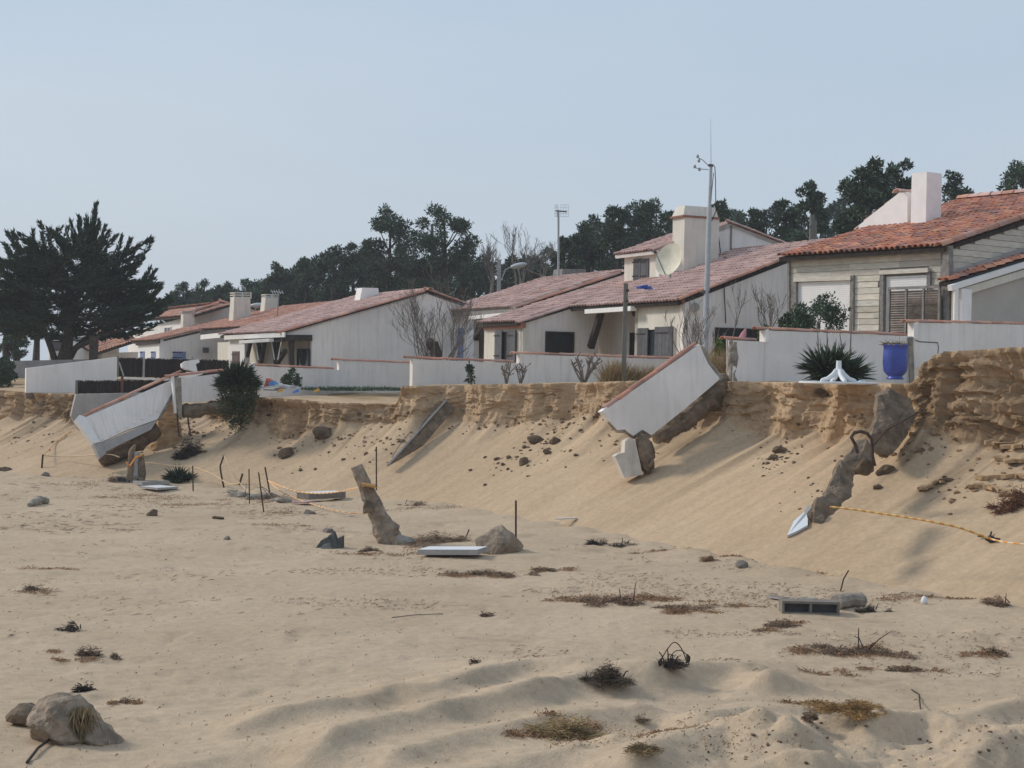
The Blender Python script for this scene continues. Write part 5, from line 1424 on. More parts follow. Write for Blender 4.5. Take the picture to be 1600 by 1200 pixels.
# ------------------------------------------------------------------ shrubs and plants
def bush(name, px, py0, py1, wpx, D, label, n=1500, size=.08, hue=(1, 1, 1), stems=True, base=None, cat='bush', clumps=16, lo=.6, hi=1.6, mat=None, squash=.9, aspect=.45):
    b = P(px, py0, D); h = P(px, py1, D).z - b.z; w = wpx / F_PX * D
    root = thing(name, b, label, cat); cs, rs = [], []
    for k in range(clumps):
        a = rnd.uniform(0, 6.28); q = math.sqrt(rnd.random()) * w * .9; z_ = rnd.uniform(.15, 1.0) * h * (1 - .35 * q / w)
        cs.append(b + Vector((math.cos(a) * q, math.sin(a) * q * .8, z_))); rs.append(rnd.uniform(.12, .34) * min(w, h))
    leaf_cloud('foliage', cs, rs, n, size, mat or m_leaf, root, hue=hue, lo=lo, hi=hi, squash=squash, shell=.3, aspect=aspect)
    if stems:
        mb = MB()
        for c in cs[:10]: mb.tube([b, b.lerp(c, .5) + Z * .02, c], [.02, .014, .008], 4, cap=False)
        mb.build('stems', m_twig, root)
    return root
bush('round_shrub', 452, 604, 573, 17, 50.5, 'small round green shrub standing before the stepped wall', n=1400, size=.07)
bush('green_bush', 1280, 526, 462, 48, 41.5, 'leafy bush in front of the left roller shutter, behind the wall', n=3800, size=.085, clumps=40)
bush('green_bush', 1240, 522, 487, 26, 42, 'lower half of the green hedge left of the leafy bush, reddish twigs', n=1500, size=.08, hue=(1.2, 1.0, .9))
bush('flowering_bush', 1192, 560, 505, 22, 43, 'yellow green flowering bush right of the pink parasol', n=1300, size=.08, hue=(1.5, 1.5, .7))
bush('flowering_bush', 1132, 568, 520, 16, 44.5, 'small yellow flowering bush below the low dark window', n=800, size=.08, hue=(2.0, 1.7, .6))
bush('leafy_shrub', 736, 601, 562, 9, 44.8, 'slim leafy green shrub against the long low wall', n=420, size=.09)
def pruned(px, py0, py1, D, label, n, r=.04, sp=.35):
    b = P(px, py0, D); H_ = P(px, py1, D).z - b.z; root = thing('pruned_shrub', b, label, 'shrub')
    mb = MB(); ends = []
    for k in range(n):
        a = 2 * math.pi * k / n + rnd.uniform(-.3, .3); d = Vector((math.cos(a) * sp, math.sin(a) * sp, 1)).normalized()
        e = b + d * H_ * rnd.uniform(.75, 1.1); m_ = b.lerp(e, .5) + Vector((rnd.uniform(-.06, .06), 0, 0))
        mb.tube([b - Z * .1, m_, e], [r, r * .8, r * .6], 5); ends.append(e)
        for q in range(6):
            f = m_.lerp(e, rnd.random()); g = f + Vector((rnd.uniform(-.14, .14), rnd.uniform(-.1, .1), rnd.uniform(.05, .18))); mb.tube([f, g], [r * .5, r * .4], 4); ends.append(g)
    mb.build('branches', m_twig, root)
    for e in ends[:14]: rock('knuckle', e, (r * 1.0, r * 1.0, r * 1.2), m_twig, rnd.randint(1, 999), parent=root, lvl=2)
pruned(912, 597, 550, 44.6, 'large knobbly pruned shrub against the long low wall', 9, .03, .75)
pruned(791, 600, 571, 44.3, 'left of two small cut back shrubs at the long low wall', 5, .022, .4)
pruned(813, 597, 570, 44.4, 'right of two small cut back shrubs at the long low wall', 5, .02, .35)

def grass_tuft(name, px, py, D, h, w, n, label, mat=None, hue=(1, 1, 1), c=None, lean=.45, lo=.6, hi=1.3, cat='grass', thick=.02, group=None):
    b = c if c is not None else P(px, py, D)
    base_ = np.array(tuple(b)) + np.stack([RG.normal(0, w * .35, n), RG.normal(0, w * .3, n), np.full(n, -.03)], 1)
    L_ = h * RG.uniform(.5, 1.15, n); dr = np.stack([RG.normal(0, lean, n), RG.normal(0, lean, n), np.ones(n)], 1); dr /= np.linalg.norm(dr, axis=1, keepdims=True)
    V_, F_ = tris(base_, base_ + dr * L_[:, None], np.full(n, thick))
    o = mesh_obj(name, V_, F_, mat or m_dry, None, cols=tones(n, lo, hi, hue), loc=b)
    return tag(o, label, cat, group)
grass_tuft('dry_grass', 962, 597, 45, .75, .55, 900, 'golden dry grass tuft left of the wooden pole')
grass_tuft('dry_grass', 985, 597, 45.5, .6, .4, 500, 'golden dry grass right at the foot of the wooden pole')
grass_tuft('dry_grass', 1018, 598, 46, .6, .5, 700, 'dry grass tuft between the pole and the big slab')
grass_tuft('dry_grass', 1120, 598, 41, .95, .5, 1000, 'tall dry grass between the big slab and the white wall')
for (x, w_, lab) in ((520, .9, 'dark low ground ivy strip left of the wall step'), (600, 1.1, 'dark low ground ivy strip at the foot of the higher wall section')):
    grass_tuft('ground_ivy', x, 608, 52.5, .16, w_ * 1.6, 900, lab, mat=m_leaf, lean=1.2, lo=.7, hi=1.8, thick=.05, cat='plant')

def yucca(px, py, D, R_, heads, n, label, name='yucca', hue=(1, 1, 1), stalks=(), c=None, wid=.055):
    b = c if c is not None else P(px, py, D); root = thing(name, b, label, 'yucca')
    for (hx, hz, k) in heads:
        o_ = b + Vector((hx, rnd.uniform(-.1, .1), hz)); m_ = int(n * k)
        dr = RG.normal(size=(m_, 3)); dr[:, 2] = np.abs(dr[:, 2]) * .8 - .28; dr /= np.linalg.norm(dr, axis=1, keepdims=True)
        L_ = R_ * k * RG.uniform(.75, 1.1, m_)
        bs_ = np.array(tuple(o_)) + dr * .05; V_, F_ = quads(bs_, bs_ + dr * L_[:, None], np.full(m_, wid))
        mesh_obj('leaf_rosette', V_, F_, m_leaf, root, cols=tones(m_, .35, 1.3, hue))
    for (x1, y1, x2, y2) in stalks:
        MB().tube([P(x1, y1, D), P((x1 + x2) / 2, (y1 + y2) / 2, D), P(x2, y2, D)], [.018, .014, .008], 4).build('flower_stalk', m_twig, root)
    return root
yucca(1300, 594, 36.4, .70, [(-.18, .22, 1.0), (.30, .12, .95), (.05, .35, .8), (-.05, .05, .8)], 260, 'spiky dark yucca against the white wall behind the overturned table', stalks=((1279, 555, 1277, 505), (1293, 552, 1292, 512), (1328, 560, 1332, 470), (1318, 560, 1312, 520)))
yucca(372, 602, 47.6, .62, [(0, .1, 1.0), (.25, .05, .8), (-.25, -.05, .9), (.05, .3, .8), (-.1, .18, .85), (.18, -.1, .8)], 330, 'bushy yucca growing at the lip of the bank, trailing over the hollow')
hb = thing('hanging_shrub', P(377, 668, 47.2), 'dense dark green mat of roots and leaves hanging down below the yucca', 'shrub')
leaf_cloud('foliage', [P(372 + dx, y, 47.3) for dx, y in ((-14, 615), (8, 618), (20, 622), (-16, 632), (4, 636), (18, 640), (-8, 650), (10, 655), (0, 664), (14, 632), (-2, 622))], [.34, .46, .25, .38, .36, .22, .34, .24, .26, .2, .3], 5600, .085, m_leaf, hb, hue=(1.35, 1.02, .72), lo=.35, hi=1.4, aspect=.3)
# ------------------------------------------------------------------ poles, mast, lamps, aerials
m_mast = material('painted_mast', (.42, .44, .46), rough=.5, var=.08, scale=6, metallic=.1)
wpole = thing('wooden_pole', P(975, 600, 44.8), 'weathered square wooden pole standing in the dry grass before the dormer house', 'pole')
MB().bar(P(974, 600, 44.8), P(978, 443, 44.8), .12, .12).build('post', m_pole, wpole)
MB().tube([P(978, 453, 44.7), P(983, 454, 44.7)], .03, 6).build('insulator', m_rust, wpole)
MB().tube([P(978, 470, 44.7), P(982, 470, 44.7)], .03, 6).build('insulator', m_rust, wpole)
MD = 52.4
mast = thing('weather_mast', P(1101, 590, MD), 'tall pale metal mast with wind cups and whip aerial beside the tall chimney', 'mast')
MB().tube([P(1101, 590, MD), P(1104, 465, MD), P(1108.5, 325, MD)], [.095, .09, .08], 10).build('lower_tube', m_mast, mast)
MB().tube([P(1108.5, 326, MD), P(1111, 257, MD)], [.055, .05], 8).build('upper_tube', m_mast, mast)
MB().tube([P(1111, 258, MD), P(1110.5, 186, MD)], [.012, .004], 4).build('whip_aerial', m_metal, mast)
MB().bar(P(1097, 456, MD), P(1108, 456.5, MD), .14, .10).build('wall_bracket', m_shutter, mast)
MB().tube([P(1109, 258, MD), P(1114, 257, MD), P(1117, 261, MD), P(1118, 280, MD), P(1118.5, 330, MD), P(1112, 345, MD)], .014, 4).build('cable', m_timber, mast)
MB().tube([P(1115, 270, MD), P(1112, 300, MD), P(1110, 330, MD)], .012, 4).build('cable', m_timber, mast)
MB().tube([P(1107, 259, MD), P(1098, 250, MD), P(1090, 246, MD)], .014, 4).build('sensor_arm', m_metal, mast)
MB().tube([P(1107, 265, MD), P(1094, 264, MD), P(1086, 262, MD)], .014, 4).build('sensor_arm', m_metal, mast)
for (x, y) in ((1090, 244), (1092, 251), (1085.5, 260), (1093, 264.5)):
    rock('wind_cup', P(x, y, MD), (.05, .05, .06), m_metal, 3, parent=mast, lvl=2, cut=.9)
MB().bar(P(1107, 258, MD), P(1114, 259, MD), .16, .07).build('mast_head', m_shutter, mast)
pk = P(873, 420, 73)
aer = thing('tv_aerial', pk, 'tall thin TV aerial with two grid panels on the middle roof', 'aerial')
MB().tube([P(872.5, 436, 73), P(872.5, 328, 73)], .05, 6).build('mast', m_metal, aer)
mbg = MB()
for (x0, x1) in ((867, 872), (876, 888)):
    for i in range(5):
        y = 320 + i * 4.6; mbg.tube([P(x0, y, 73), P(x1, y + .1, 73)], .008, 3)
    for i in range(4):
        x = x0 + (x1 - x0) * i / 3; mbg.tube([P(x, 320, 73), P(x, 339, 73)], .008, 3)
for_ = mbg.build('grid_reflector', m_metal, aer); for_['kind'] = 'stuff'
MB().bar(P(868, 329.5, 73), P(886, 331, 73), .06, .05).build('boom', m_timber, aer)
a2 = thing('roof_aerial', P(434, 500, 82), 'small TV aerial on a thin mast beside the right chimney of the long house', 'aerial')
MB().tube([P(433, 499, 80), P(436, 452, 80)], .03, 5).build('mast', m_metal, a2)
for k in range(5):
    x = 424 + k * 4; MB().tube([P(x, 453 + k * .3, 80.4), P(x + 3, 459, 79.4)], .012, 3).build('element', m_metal, a2)
MB().tube([P(422, 455, 80), P(442, 457, 80)], .018, 4).build('boom', m_metal, a2)

def lamp_post(px, ytop, ybot, D, hx, hy, label, w=.28, arm=True):
    r = thing('street_lamp', P(px, ybot, D) - Z * 3, label, 'street lamp')
    MB().bar(P(px - .5, ybot, D) - Z * 3, P(px, ytop, D), w, w * .8).build('post', m_palepost, r)
    h0 = P(px + 3, ytop + 32, D - .3); h1 = P(hx - 8, hy + 3, D - .3)
    MB().tube([h0, h0.lerp(h1, .35) + Z * .35, h1.lerp(h0, .2) + Z * .16, h1], .04, 5).build('arm', m_metal, r)
    c = P(hx, hy, D - .3); V_, F_ = rock_geo((.42, .22, .13), 2, planes=3, rough=.0, cut=.95)
    V_ = V_ @ np.array(Matrix.Rotation(-.22, 3, 'Y')).T
    mesh_obj('lamp_head', V_ + np.array(tuple(c)), F_, m_mast, r, smooth=True)
    return r
lamp_post(780, 406, 462, 88, 810, 415, 'street lamp on a square concrete post behind the middle roof')
l2 = thing('street_lamp', P(402, 495, 100), 'distant street lamp head between the two long house chimneys', 'street lamp')
c = P(405, 477.5, 100); V_, F_ = rock_geo((.5, .25, .15), 2, planes=3, rough=0, cut=.95); mesh_obj('lamp_head', V_ + np.array(tuple(c)), F_, m_mast, l2, smooth=True)
MB().tube([P(399, 500, 100), P(399, 483, 100), P(402, 479, 100)], .04, 5).build('arm', m_metal, l2)
l3 = thing('street_lamp', P(690, 470, 100), 'street lamp head showing through the bare branches below the tall pine', 'street lamp')
c = P(692, 411, 100); mesh_obj('lamp_head', V_ - np.array([0, 0, 0]) + np.array(tuple(c)), F_, m_mast, l3, smooth=True)
MB().tube([P(676, 560, 100), P(675, 350, 100)], .09, 6).build('post', m_pole, l3); MB().tube([P(675, 418, 100), P(688, 413, 100)], .04, 4).build('arm', m_metal, l3)
up = thing('utility_pole', P(1270, 400, 70), 'twin wooden utility poles showing above the timber house roof', 'utility pole')
MB().tube([P(1267, 440, 70), P(1269, 336, 70)], [.13, .11], 8).build('pole', m_pole, up)
MB().tube([P(1273, 440, 70), P(1273, 345, 70)], [.11, .09], 8).build('pole', m_pole, up)
def cable(a, b, sag, r=.02, label='thin overhead cable before the dark pines', n=10, group='overhead cables'):
    pts = [a.lerp(b, i / n) - Z * sag * 4 * (i / n) * (1 - i / n) for i in range(n + 1)]
    return tag(MB().tube(pts, r, 3).build('overhead_cable', m_timber), label, 'cable', group)
cable(P(822, 420, 87.7), P(872, 435, 76), .1, label='overhead cable from the street lamp to the TV aerial roof', group=None)
cable(P(1269, 352, 70), P(1130, 402, 60), .5, label='overhead cable from the utility poles to the dormer house', group=None)
cable(P(1273, 350, 70), P(1430, 300, 95), .5, label='overhead cable running right from the utility poles', group=None)

# ------------------------------------------------------------------ on the terrace
pot = thing('garden_pot', P(1398, 592, 35.2), 'big cobalt blue glazed garden pot with dead plants, before the cracked pier', 'pot')
def lathe(prof, c, n=28, mat=None, name='body', parent=None, smooth=True):
    mb = MB()
    for (r, z_) in prof:
        for k in range(n): t = 2 * math.pi * k / n; mb.v.append(c + Vector((r * math.cos(t), r * math.sin(t), z_)))
    for i in range(len(prof) - 1):
        for k in range(n):
            k2 = (k + 1) % n; mb.face([i * n + k, i * n + k2, (i + 1) * n + k2, (i + 1) * n + k])
    return mb.build(name, mat, parent, smooth=smooth)
pc = P(1398.5, 593, 35.2)
lathe([(0, 0), (.185, 0), (.185, .03), (.16, .06), (.16, .08), (.205, .12), (.25, .18), (.265, .28), (.275, .38), (.270, .52), (.262, .64), (.262, .72), (.282, .74), (.282, .775), (.245, .775), (.225, .66), (0, .66)], pc, mat=m_bluepot, parent=pot)
b_ = np.array(tuple(pc)) + np.stack([RG.normal(0, .12, 420), RG.normal(0, .12, 420), np.full(420, .76)], 1)
dr = np.stack([RG.normal(0, 1, 420) - .3, RG.normal(0, 1, 420), RG.uniform(-.1, .5, 420)], 1); dr /= np.linalg.norm(dr, axis=1, keepdims=True)
V_, F_ = tris(b_, b_ + dr * RG.uniform(.06, .26, 420)[:, None], np.full(420, .02))
mesh_obj('dead_plants', V_, F_, m_litter, pot, cols=tones(420, .5, 1.3, (1, 1.05, .8)))
tb = thing('overturned_table', P(1310, 600, 34.3), 'white round plastic table lying upside down at the cliff edge, pedestal in the air', 'table')
tc = P(1310, 600, 34.3)
lathe([(0, 0), (.80, 0), (.84, .012), (.84, .045), (.80, .05), (0, .05)], tc, n=40, mat=m_plastic, name='tabletop', parent=tb, smooth=False)
lathe([(.055, .50), (.06, .36), (.075, .27), (.11, .20), (.10, .19), (.05, .2)], tc, n=14, mat=m_plastic, name='pedestal', parent=tb)
for k in range(4):
    a = k * math.pi / 2 + .18; dx, dy = math.cos(a), math.sin(a)
    pts = [tc + Vector((dx * .05, dy * .05, .30)), tc + Vector((dx * .12, dy * .12, .20)), tc + Vector((dx * .24, dy * .24, .11)), tc + Vector((dx * .36, dy * .32, .075)), tc + Vector((dx * .39, dy * .39, .05))]
    MB().tube(pts, [.05, .055, .05, .045, .04], 6).build('leg', m_plastic, tb, smooth=True)
rg_ = MB().prism([P(1337, 599, 34), P(1345, 594, 34), P(1352, 595, 34), P(1356, 600, 34)], Vector((0, .15, 0)), (.6, .68, .74)).build('plastic_rag', m_paint); tag(rg_, 'pale blue plastic scrap lying on the overturned table', 'rag')
pp = thing('parasol', P(1158, 532, 38.6), 'small closed pink parasol standing behind the low step of the white wall', 'parasol')
MB().tube([P(1157, 536, 38.8), P(1166, 512, 38.8)], .015, 5).build('pole', m_palepost, pp)
m_pink = material('pink_cloth', (.5, .23, .27), var=.15, scale=10)
MB().tube([P(1165.5, 513, 38.8), P(1162, 522, 38.8), P(1160, 528, 38.8)], [.012, .07, .085], 8).build('canopy', m_pink, pp)
fp_ = MB().bar(P(1139, 598, 39.6), P(1138.5, 528, 39.6), .11, .11).build('fence_post', m_palepost); tag(fp_, 'square grey post just left of the broken wall end', 'post')
MB().bar(P(1150, 545, 42), P(1150, 515, 42), .03, .03)
dr_ = thing('debris_heap', P(440, 607, 47.5), 'heap of pale boards, tubes and a red and blue cloth beside the round shrub', 'debris')
MB().prism([P(412, 605, 47.6), P(416, 591, 47.6), P(424, 596, 47.6)], Vector((.1, .1, 0)), (.55, .12, .09)).build('red_cloth', m_paint, dr_)
MB().prism([P(418, 600, 47.5), P(424, 595, 47.5), P(431, 601, 47.5), P(424, 604, 47.5)], Vector((.1, .1, 0)), (.10, .25, .50)).build('blue_cloth', m_paint, dr_)
for (a, b, w, c_1) in (((405, 606), (445, 602), .07, .55), ((425, 601), (468, 608), .12, .5), ((430, 608), (463, 604), .09, .35), ((412, 609), (440, 610), .05, .12), ((436, 600), (466, 605), .05, .6)):
    MB().bar(P(*a, 47.6), P(*b, 47.3), w, w * .6, c=(c_1, c_1 * 1.02, c_1 * 1.05)).build('board', m_paint, dr_)
for (x, y, col, lab) in ((432, 614, (.6, .3, .04), 'left orange plastic scrap at the bank edge below the heap'), (457, 615, (.08, .2, .5), 'blue plastic scrap at the bank edge between two orange ones'), (489, 614, (.6, .32, .04), 'right orange plastic scrap at the bank edge')):
    q = P(x, y, 46.2); o = MB().prism([q, q + Vector((.16, .02, .05)), q + Vector((.13, .05, .13)), q + Vector((.02, .02, .06))], Vector((.02, .08, .02)), col).build('plastic_scrap', m_paint); tag(o, lab, 'plastic scrap')

# ------------------------------------------------------------------ concrete rubble chain down the slope on the right
def rub(px, py, wpx, hpx, seed, label, mat=m_brownconc, rot=(0, 0, 0), lift=.3, planes=9, depth=.8, name='concrete_chunk', D=None, rough=.12, cut=.6, cat='concrete chunk', group=None, col=(1, 1, 1)):
    c = S_(px, py) if D is None else P(px, py, D)
    d_ = c.y; rx, rz = wpx / 2 / F_PX * d_, hpx / 2 / F_PX * d_
    c = c + Vector((0, -rz * .1, rz * lift)) if D is None else c
    V_, F_ = rock_geo((rx * 1.12, min(rx, rz) * depth * 1.3, rz * 1.12), seed, planes, rough, rot, 3, cut)
    o = mesh_obj(name, V_ + np.array(tuple(c)), F_, mat, None, cols=[col] * len(F_))
    return tag(o, label, cat, group)
def slab_poly(px_pts, D, th, name, label, mat, cat='concrete chunk', nrm=None, side=None):
    n_ = nrm or Vector((0, 1, 0)); p0 = P(px_pts[0][0], px_pts[0][1], D)
    return tag(MB().prism([hit(x, y, p0, n_) for x, y in px_pts], n_.normalized() * th).build(name, mat), label, cat)
def angular(pxpts, Ds, th, name, label, mat, seed=1, cat='concrete chunk'):
    """angular block: front face polygon at distances Ds, back face pushed behind and shrunk, surface roughened"""
    import bmesh
    fr = [P(x, y, d_) for (x, y), d_ in zip(pxpts, Ds)]; c = sum(fr, Vector()) / len(fr)
    back = [c.lerp(p, .82) + Vector((.1, th, .04)) for p in fr]
    mid = [p + Vector((.02, th * .45, 0)) for p in fr]; mid = [c.lerp(p, 1.06) for p in mid]
    bm = bmesh.new(); L0 = [bm.verts.new(p) for p in fr]; L1 = [bm.verts.new(p) for p in mid]; L2 = [bm.verts.new(p) for p in back]; cf = bm.verts.new(c - Vector((0, th * .22, 0)))
    cb_ = bm.verts.new(c + Vector((0, th, 0))); n = len(fr)
    for i in range(n):
        j = (i + 1) % n; bm.faces.new((L0[i], L0[j], cf)); bm.faces.new((L0[j], L0[i], L1[i], L1[j])); bm.faces.new((L1[j], L1[i], L2[i], L2[j])); bm.faces.new((L2[j], L2[i], cb_))
    bmesh.ops.recalc_face_normals(bm, faces=bm.faces)
    bmesh.ops.subdivide_edges(bm, edges=bm.edges, cuts=4, use_grid_fill=True)
    V_ = np.array([v.co[:] for v in bm.verts]); bm.normal_update(); N_1 = np.array([v.normal[:] for v in bm.verts])
    dsp = (fbm(V_[:, 0] * 4 + V_[:, 2] * 2, V_[:, 2] * 4 + V_[:, 1] * 3, seed, 4) - .5) * .14
    V_ += N_1 * dsp[:, None]; F_ = [tuple(v.index for v in f.verts) for f in bm.faces]; bm.free()
    return tag(mesh_obj(name, V_, F_, mat, None), label, cat)
angular([(1370, 655), (1372, 620), (1392, 610), (1424, 626), (1430, 648), (1424, 665), (1408, 695), (1388, 712), (1366, 705), (1362, 680)], [31.2, 31.6, 31.9, 31.9, 31.6, 31.4, 31, 30.8, 30.7, 30.8], .6, 'concrete_chunk', 'biggest angular footing block at the top of the rubble chain, under the cracked pier', m_brownconc, 3)
angular([(1318, 722), (1330, 700), (1342, 688), (1356, 686), (1364, 700), (1366, 724), (1352, 742), (1334, 740), (1322, 734)], [29.6, 29.8, 30, 30, 30, 29.8, 29.5, 29.4, 29.5], .45, 'concrete_chunk', 'footing block with dark hollow end inside the iron loop', m_brownconc, 5)
rock('root_ball', P(1350, 728, 29.25), (.17, .12, .16), m_soil, 8, label='dark soil lump clinging to the block below the iron loop', cat='soil lump')
angular([(1290, 772), (1303, 740), (1314, 723), (1334, 740), (1336, 755), (1328, 775), (1314, 790), (1296, 788)], [27.9, 28.3, 28.6, 28.6, 28.4, 28, 27.7, 27.7], .4, 'concrete_chunk', 'smooth grey footing block in the middle of the rubble chain', m_brownconc, 7)
angular([(1270, 800), (1278, 780), (1296, 772), (1314, 782), (1316, 792), (1300, 806), (1285, 818), (1272, 816)], [27, 27.2, 27.5, 27.5, 27.4, 27.1, 26.8, 26.8], .35, 'concrete_chunk', 'lowest rounded block of the rubble chain where the striped rope starts', m_brownconc, 9)
rub(1278, 812, 30, 22, 13, 'brown stone below the rubble chain beside the white sheet', rot=(0, .5, .3), lift=.2)
sh_ = thing('white_sheet', S_(1250, 825), 'crumpled white and grey sheet at the foot of the rubble chain', 'sheet')
for (pts, c_1) in ((((1230, 842), (1240, 820), (1256, 806), (1262, 812), (1262, 826), (1244, 836)), (.62, .66, .70)), (((1234, 838), (1252, 812), (1262, 795), (1268, 798), (1258, 812)), (.28, .29, .29))):
    q = [S_(x, y, .07) for x, y in pts]; MB().prism(q, Vector((0, .02, -.05)), c_1).build('cloth', m_paint, sh_)
MB().tube([P(1340, 708, 29.2), P(1336, 694, 29.2), P(1330, 683, 29.2), P(1335, 676, 29.2), P(1345, 674, 29.2), P(1355, 677, 29.2), P(1362, 686, 29.2), P(1363, 700, 29.2), P(1363, 712, 29.2), P(1367, 728, 29.2)], .032, 7).build('iron_loop', m_rust)
tag(bpy.data.objects['iron_loop'], 'bent dark iron hoop sticking out of the footing block', 'iron bar')
tag(MB().tube([P(1362, 698, 30.4), P(1385, 672, 30.4), P(1415, 655, 30.5), P(1442, 640, 30.6)], .02, 5).build('iron_bar', m_rust), 'long dark reinforcing bar crossing the biggest footing block', 'iron bar')
for k, (x, y, w, h, s_, lab) in enumerate(((1384, 738, 26, 16, 21, 'brown broken tile lump right of the iron hoop'), (1371, 763, 14, 10, 22, 'small brown lump below the iron hoop'), (1284, 614, 22, 14, 23, 'dark stone stuck in the bank under the overturned table'),
        (1218, 706, 20, 14, 24, 'dark soil clod high on the slope below the table'), (1208, 716, 16, 10, 25, 'dark soil clod lower left of its neighbour below the table'), (838, 690, 26, 16, 26, 'largest dark soil lump on the slope right of the middle'), (868, 692, 16, 12, 27, 'round dark lump on the slope beside the largest one'),
        (818, 724, 18, 14, 28, 'dark lump lowest on the slope below the largest one'), (855, 708, 12, 10, 29, 'small dark lump between its larger neighbours on the slope'), (1478, 752, 22, 10, 31, 'flat damp clod on the right hand slope'), (450, 712, 26, 18, 32, 'soil block that slid down the bank above the stakes'), (505, 680, 30, 26, 34, 'square soil block broken from the bank face, left of the middle'),
        (1158, 886, 18, 14, 36, 'round brown clod at the foot of the slope'), (513, 832, 16, 12, 37, 'small grey triangular stone on top of the dark rubble'), (484, 803, 20, 10, 38, 'dark flat stone right of the stakes'), (354, 843, 10, 8, 39, 'small dark stone alone on the open beach left'), (341, 811, 20, 8, 40, 'low brown clump of weed left of the centre'),
        (72, 744, 13, 9, 41, 'small grey block on the sand at the left'), (238, 806, 16, 14, 42, 'brown root clod on the open beach below the white slab'), (3, 736, 30, 10, 43, 'dark weed heap at the left edge'))):
    rub(x, y, w, h, s_, lab, mat=(m_soil if k < 12 or k in (16, 18, 19) else m_block), lift=.25, name='soil_clod' if k < 13 else 'stone', cat='clod' if k < 13 else 'stone', rough=.2)
# many small clods: too many and too small to pick apart
Vc, Fc, Cc = [], [], []
def scatter_clods(px0, py0, px1, py1, n, s0, s1, tone=(1, 1, 1), spread=18):
    global Vc, Fc, Cc
    for i in range(n):
        t = rnd.random(); x = px0 + (px1 - px0) * t + rnd.gauss(0, spread); y = py0 + (py1 - py0) * t + rnd.gauss(0, spread * .6)
        c = S_(x, y); r = math.exp(rnd.uniform(math.log(s0), math.log(s1)))
        V_, F_ = rock_geo((r, r * rnd.uniform(.5, 1), r * rnd.uniform(.4, .8)), rnd.randint(1, 9999), 7, .2, (0, 0, rnd.random() * 6), 2)
        b = sum(len(v) for v in Vc); Vc.append(V_ + np.array(tuple(c))); Fc += [tuple(i_ + b for i_ in f) for f in F_]; k = rnd.uniform(.6, 1.6); Cc += [(k * tone[0], k * tone[1], k * tone[2])] * len(F_)
for a in ((760, 740, 890, 660, 70, .02, .09), (820, 730, 930, 640, 40, .02, .08), (1190, 735, 1240, 700, 50, .015, .07, (1, 1, 1), 14), (1230, 800, 1330, 730, 30, .01, .04), (430, 730, 600, 670, 60, .015, .09, (1.5, 1.4, 1.3), 22), (560, 720, 640, 670, 40, .02, .10, (1.6, 1.5, 1.4), 24),
          (240, 700, 420, 640, 90, .02, .10, (1.4, 1.3, 1.2), 20), (0, 700, 120, 640, 60, .015, .08, (1.6, 1.5, 1.4), 22), (1380, 720, 1500, 660, 70, .015, .08, (1.7, 1.6, 1.4), 22), (1440, 790, 1590, 700, 60, .015, .08, (1.8, 1.6, 1.4), 26), (1180, 690, 1420, 640, 70, .012, .06, (1.8, 1.6, 1.4), 20),
          (700, 670, 900, 655, 60, .015, .07, (1.5, 1.4, 1.3), 10), (900, 700, 1100, 660, 40, .015, .05, (1.6, 1.5, 1.3), 20), (420, 690, 640, 680, 50, .02, .07, (1.6, 1.5, 1.4), 10), (1050, 1200, 1280, 1150, 50, .006, .028, (1.5, 1.45, 1.4), 24), (1400, 1180, 1590, 1140, 60, .006, .03, (1.5, 1.45, 1.4), 30)):
    scatter_clods(*a)
mesh_obj('loose_clods', np.vstack(Vc), Fc, m_soil, None, cols=Cc); bpy.data.objects['loose_clods']['kind'] = 'stuff'

# layered crusts of damp sand standing out of the slope at the right
for k, (x0, y0, x1, y1, th, lab) in enumerate(((1545, 690, 1640, 700, .10, 'upper crust'), (1560, 712, 1650, 728, .09, 'second crust'), (1528, 742, 1660, 752, .10, 'third crust'), (1520, 760, 1590, 768, .09, 'lowest crust'), (1590, 655, 1660, 662, .09, 'small crust'), (1210, 655, 1245, 652, .06, 'crust'), (1440, 762, 1475, 756, .05, 'crust'))):
    A_, B_ = S_(x0, y0), S_(x1, y1); n = 14; mb = MB(); front, backp = [], []
    n = 26
    for i in range(n + 1):
        t = i / n; px = x0 + (x1 - x0) * t; py = y0 + (y1 - y0) * t + rnd.gauss(0, .8) + 4 * math.sin(t * 5 + k)
        g = S_(px, py); front.append(g + Vector((-.03 - rnd.random() * .16, -.03 - rnd.random() * .14, .015 + rnd.random() * .02)))
    backs = [p + Vector((.7, .6, .05)) for p in front]
    mb.prism(front + backs[::-1], Z * -th * .7)
    o = mb.build('sand_crust', m_dune); me = o.data
    ca = me.color_attributes['Col']; arr = np.tile(np.array([.92, .86, .78, 1.0]), len(ca.data)); ca.data.foreach_set('color', arr.astype(np.float32))
    tag(o, ['topmost overhanging crust of damp sand on the right slope', 'second overhanging sand crust from the top at the right', 'longest overhanging sand crust at the right', 'lowest left overhanging sand crust at the right', 'small sand crust at the right edge above the others', 'thin sand crust in the bank below the yucca', 'thin broken sand crust in the middle of the right slope'][k], 'sand crust')

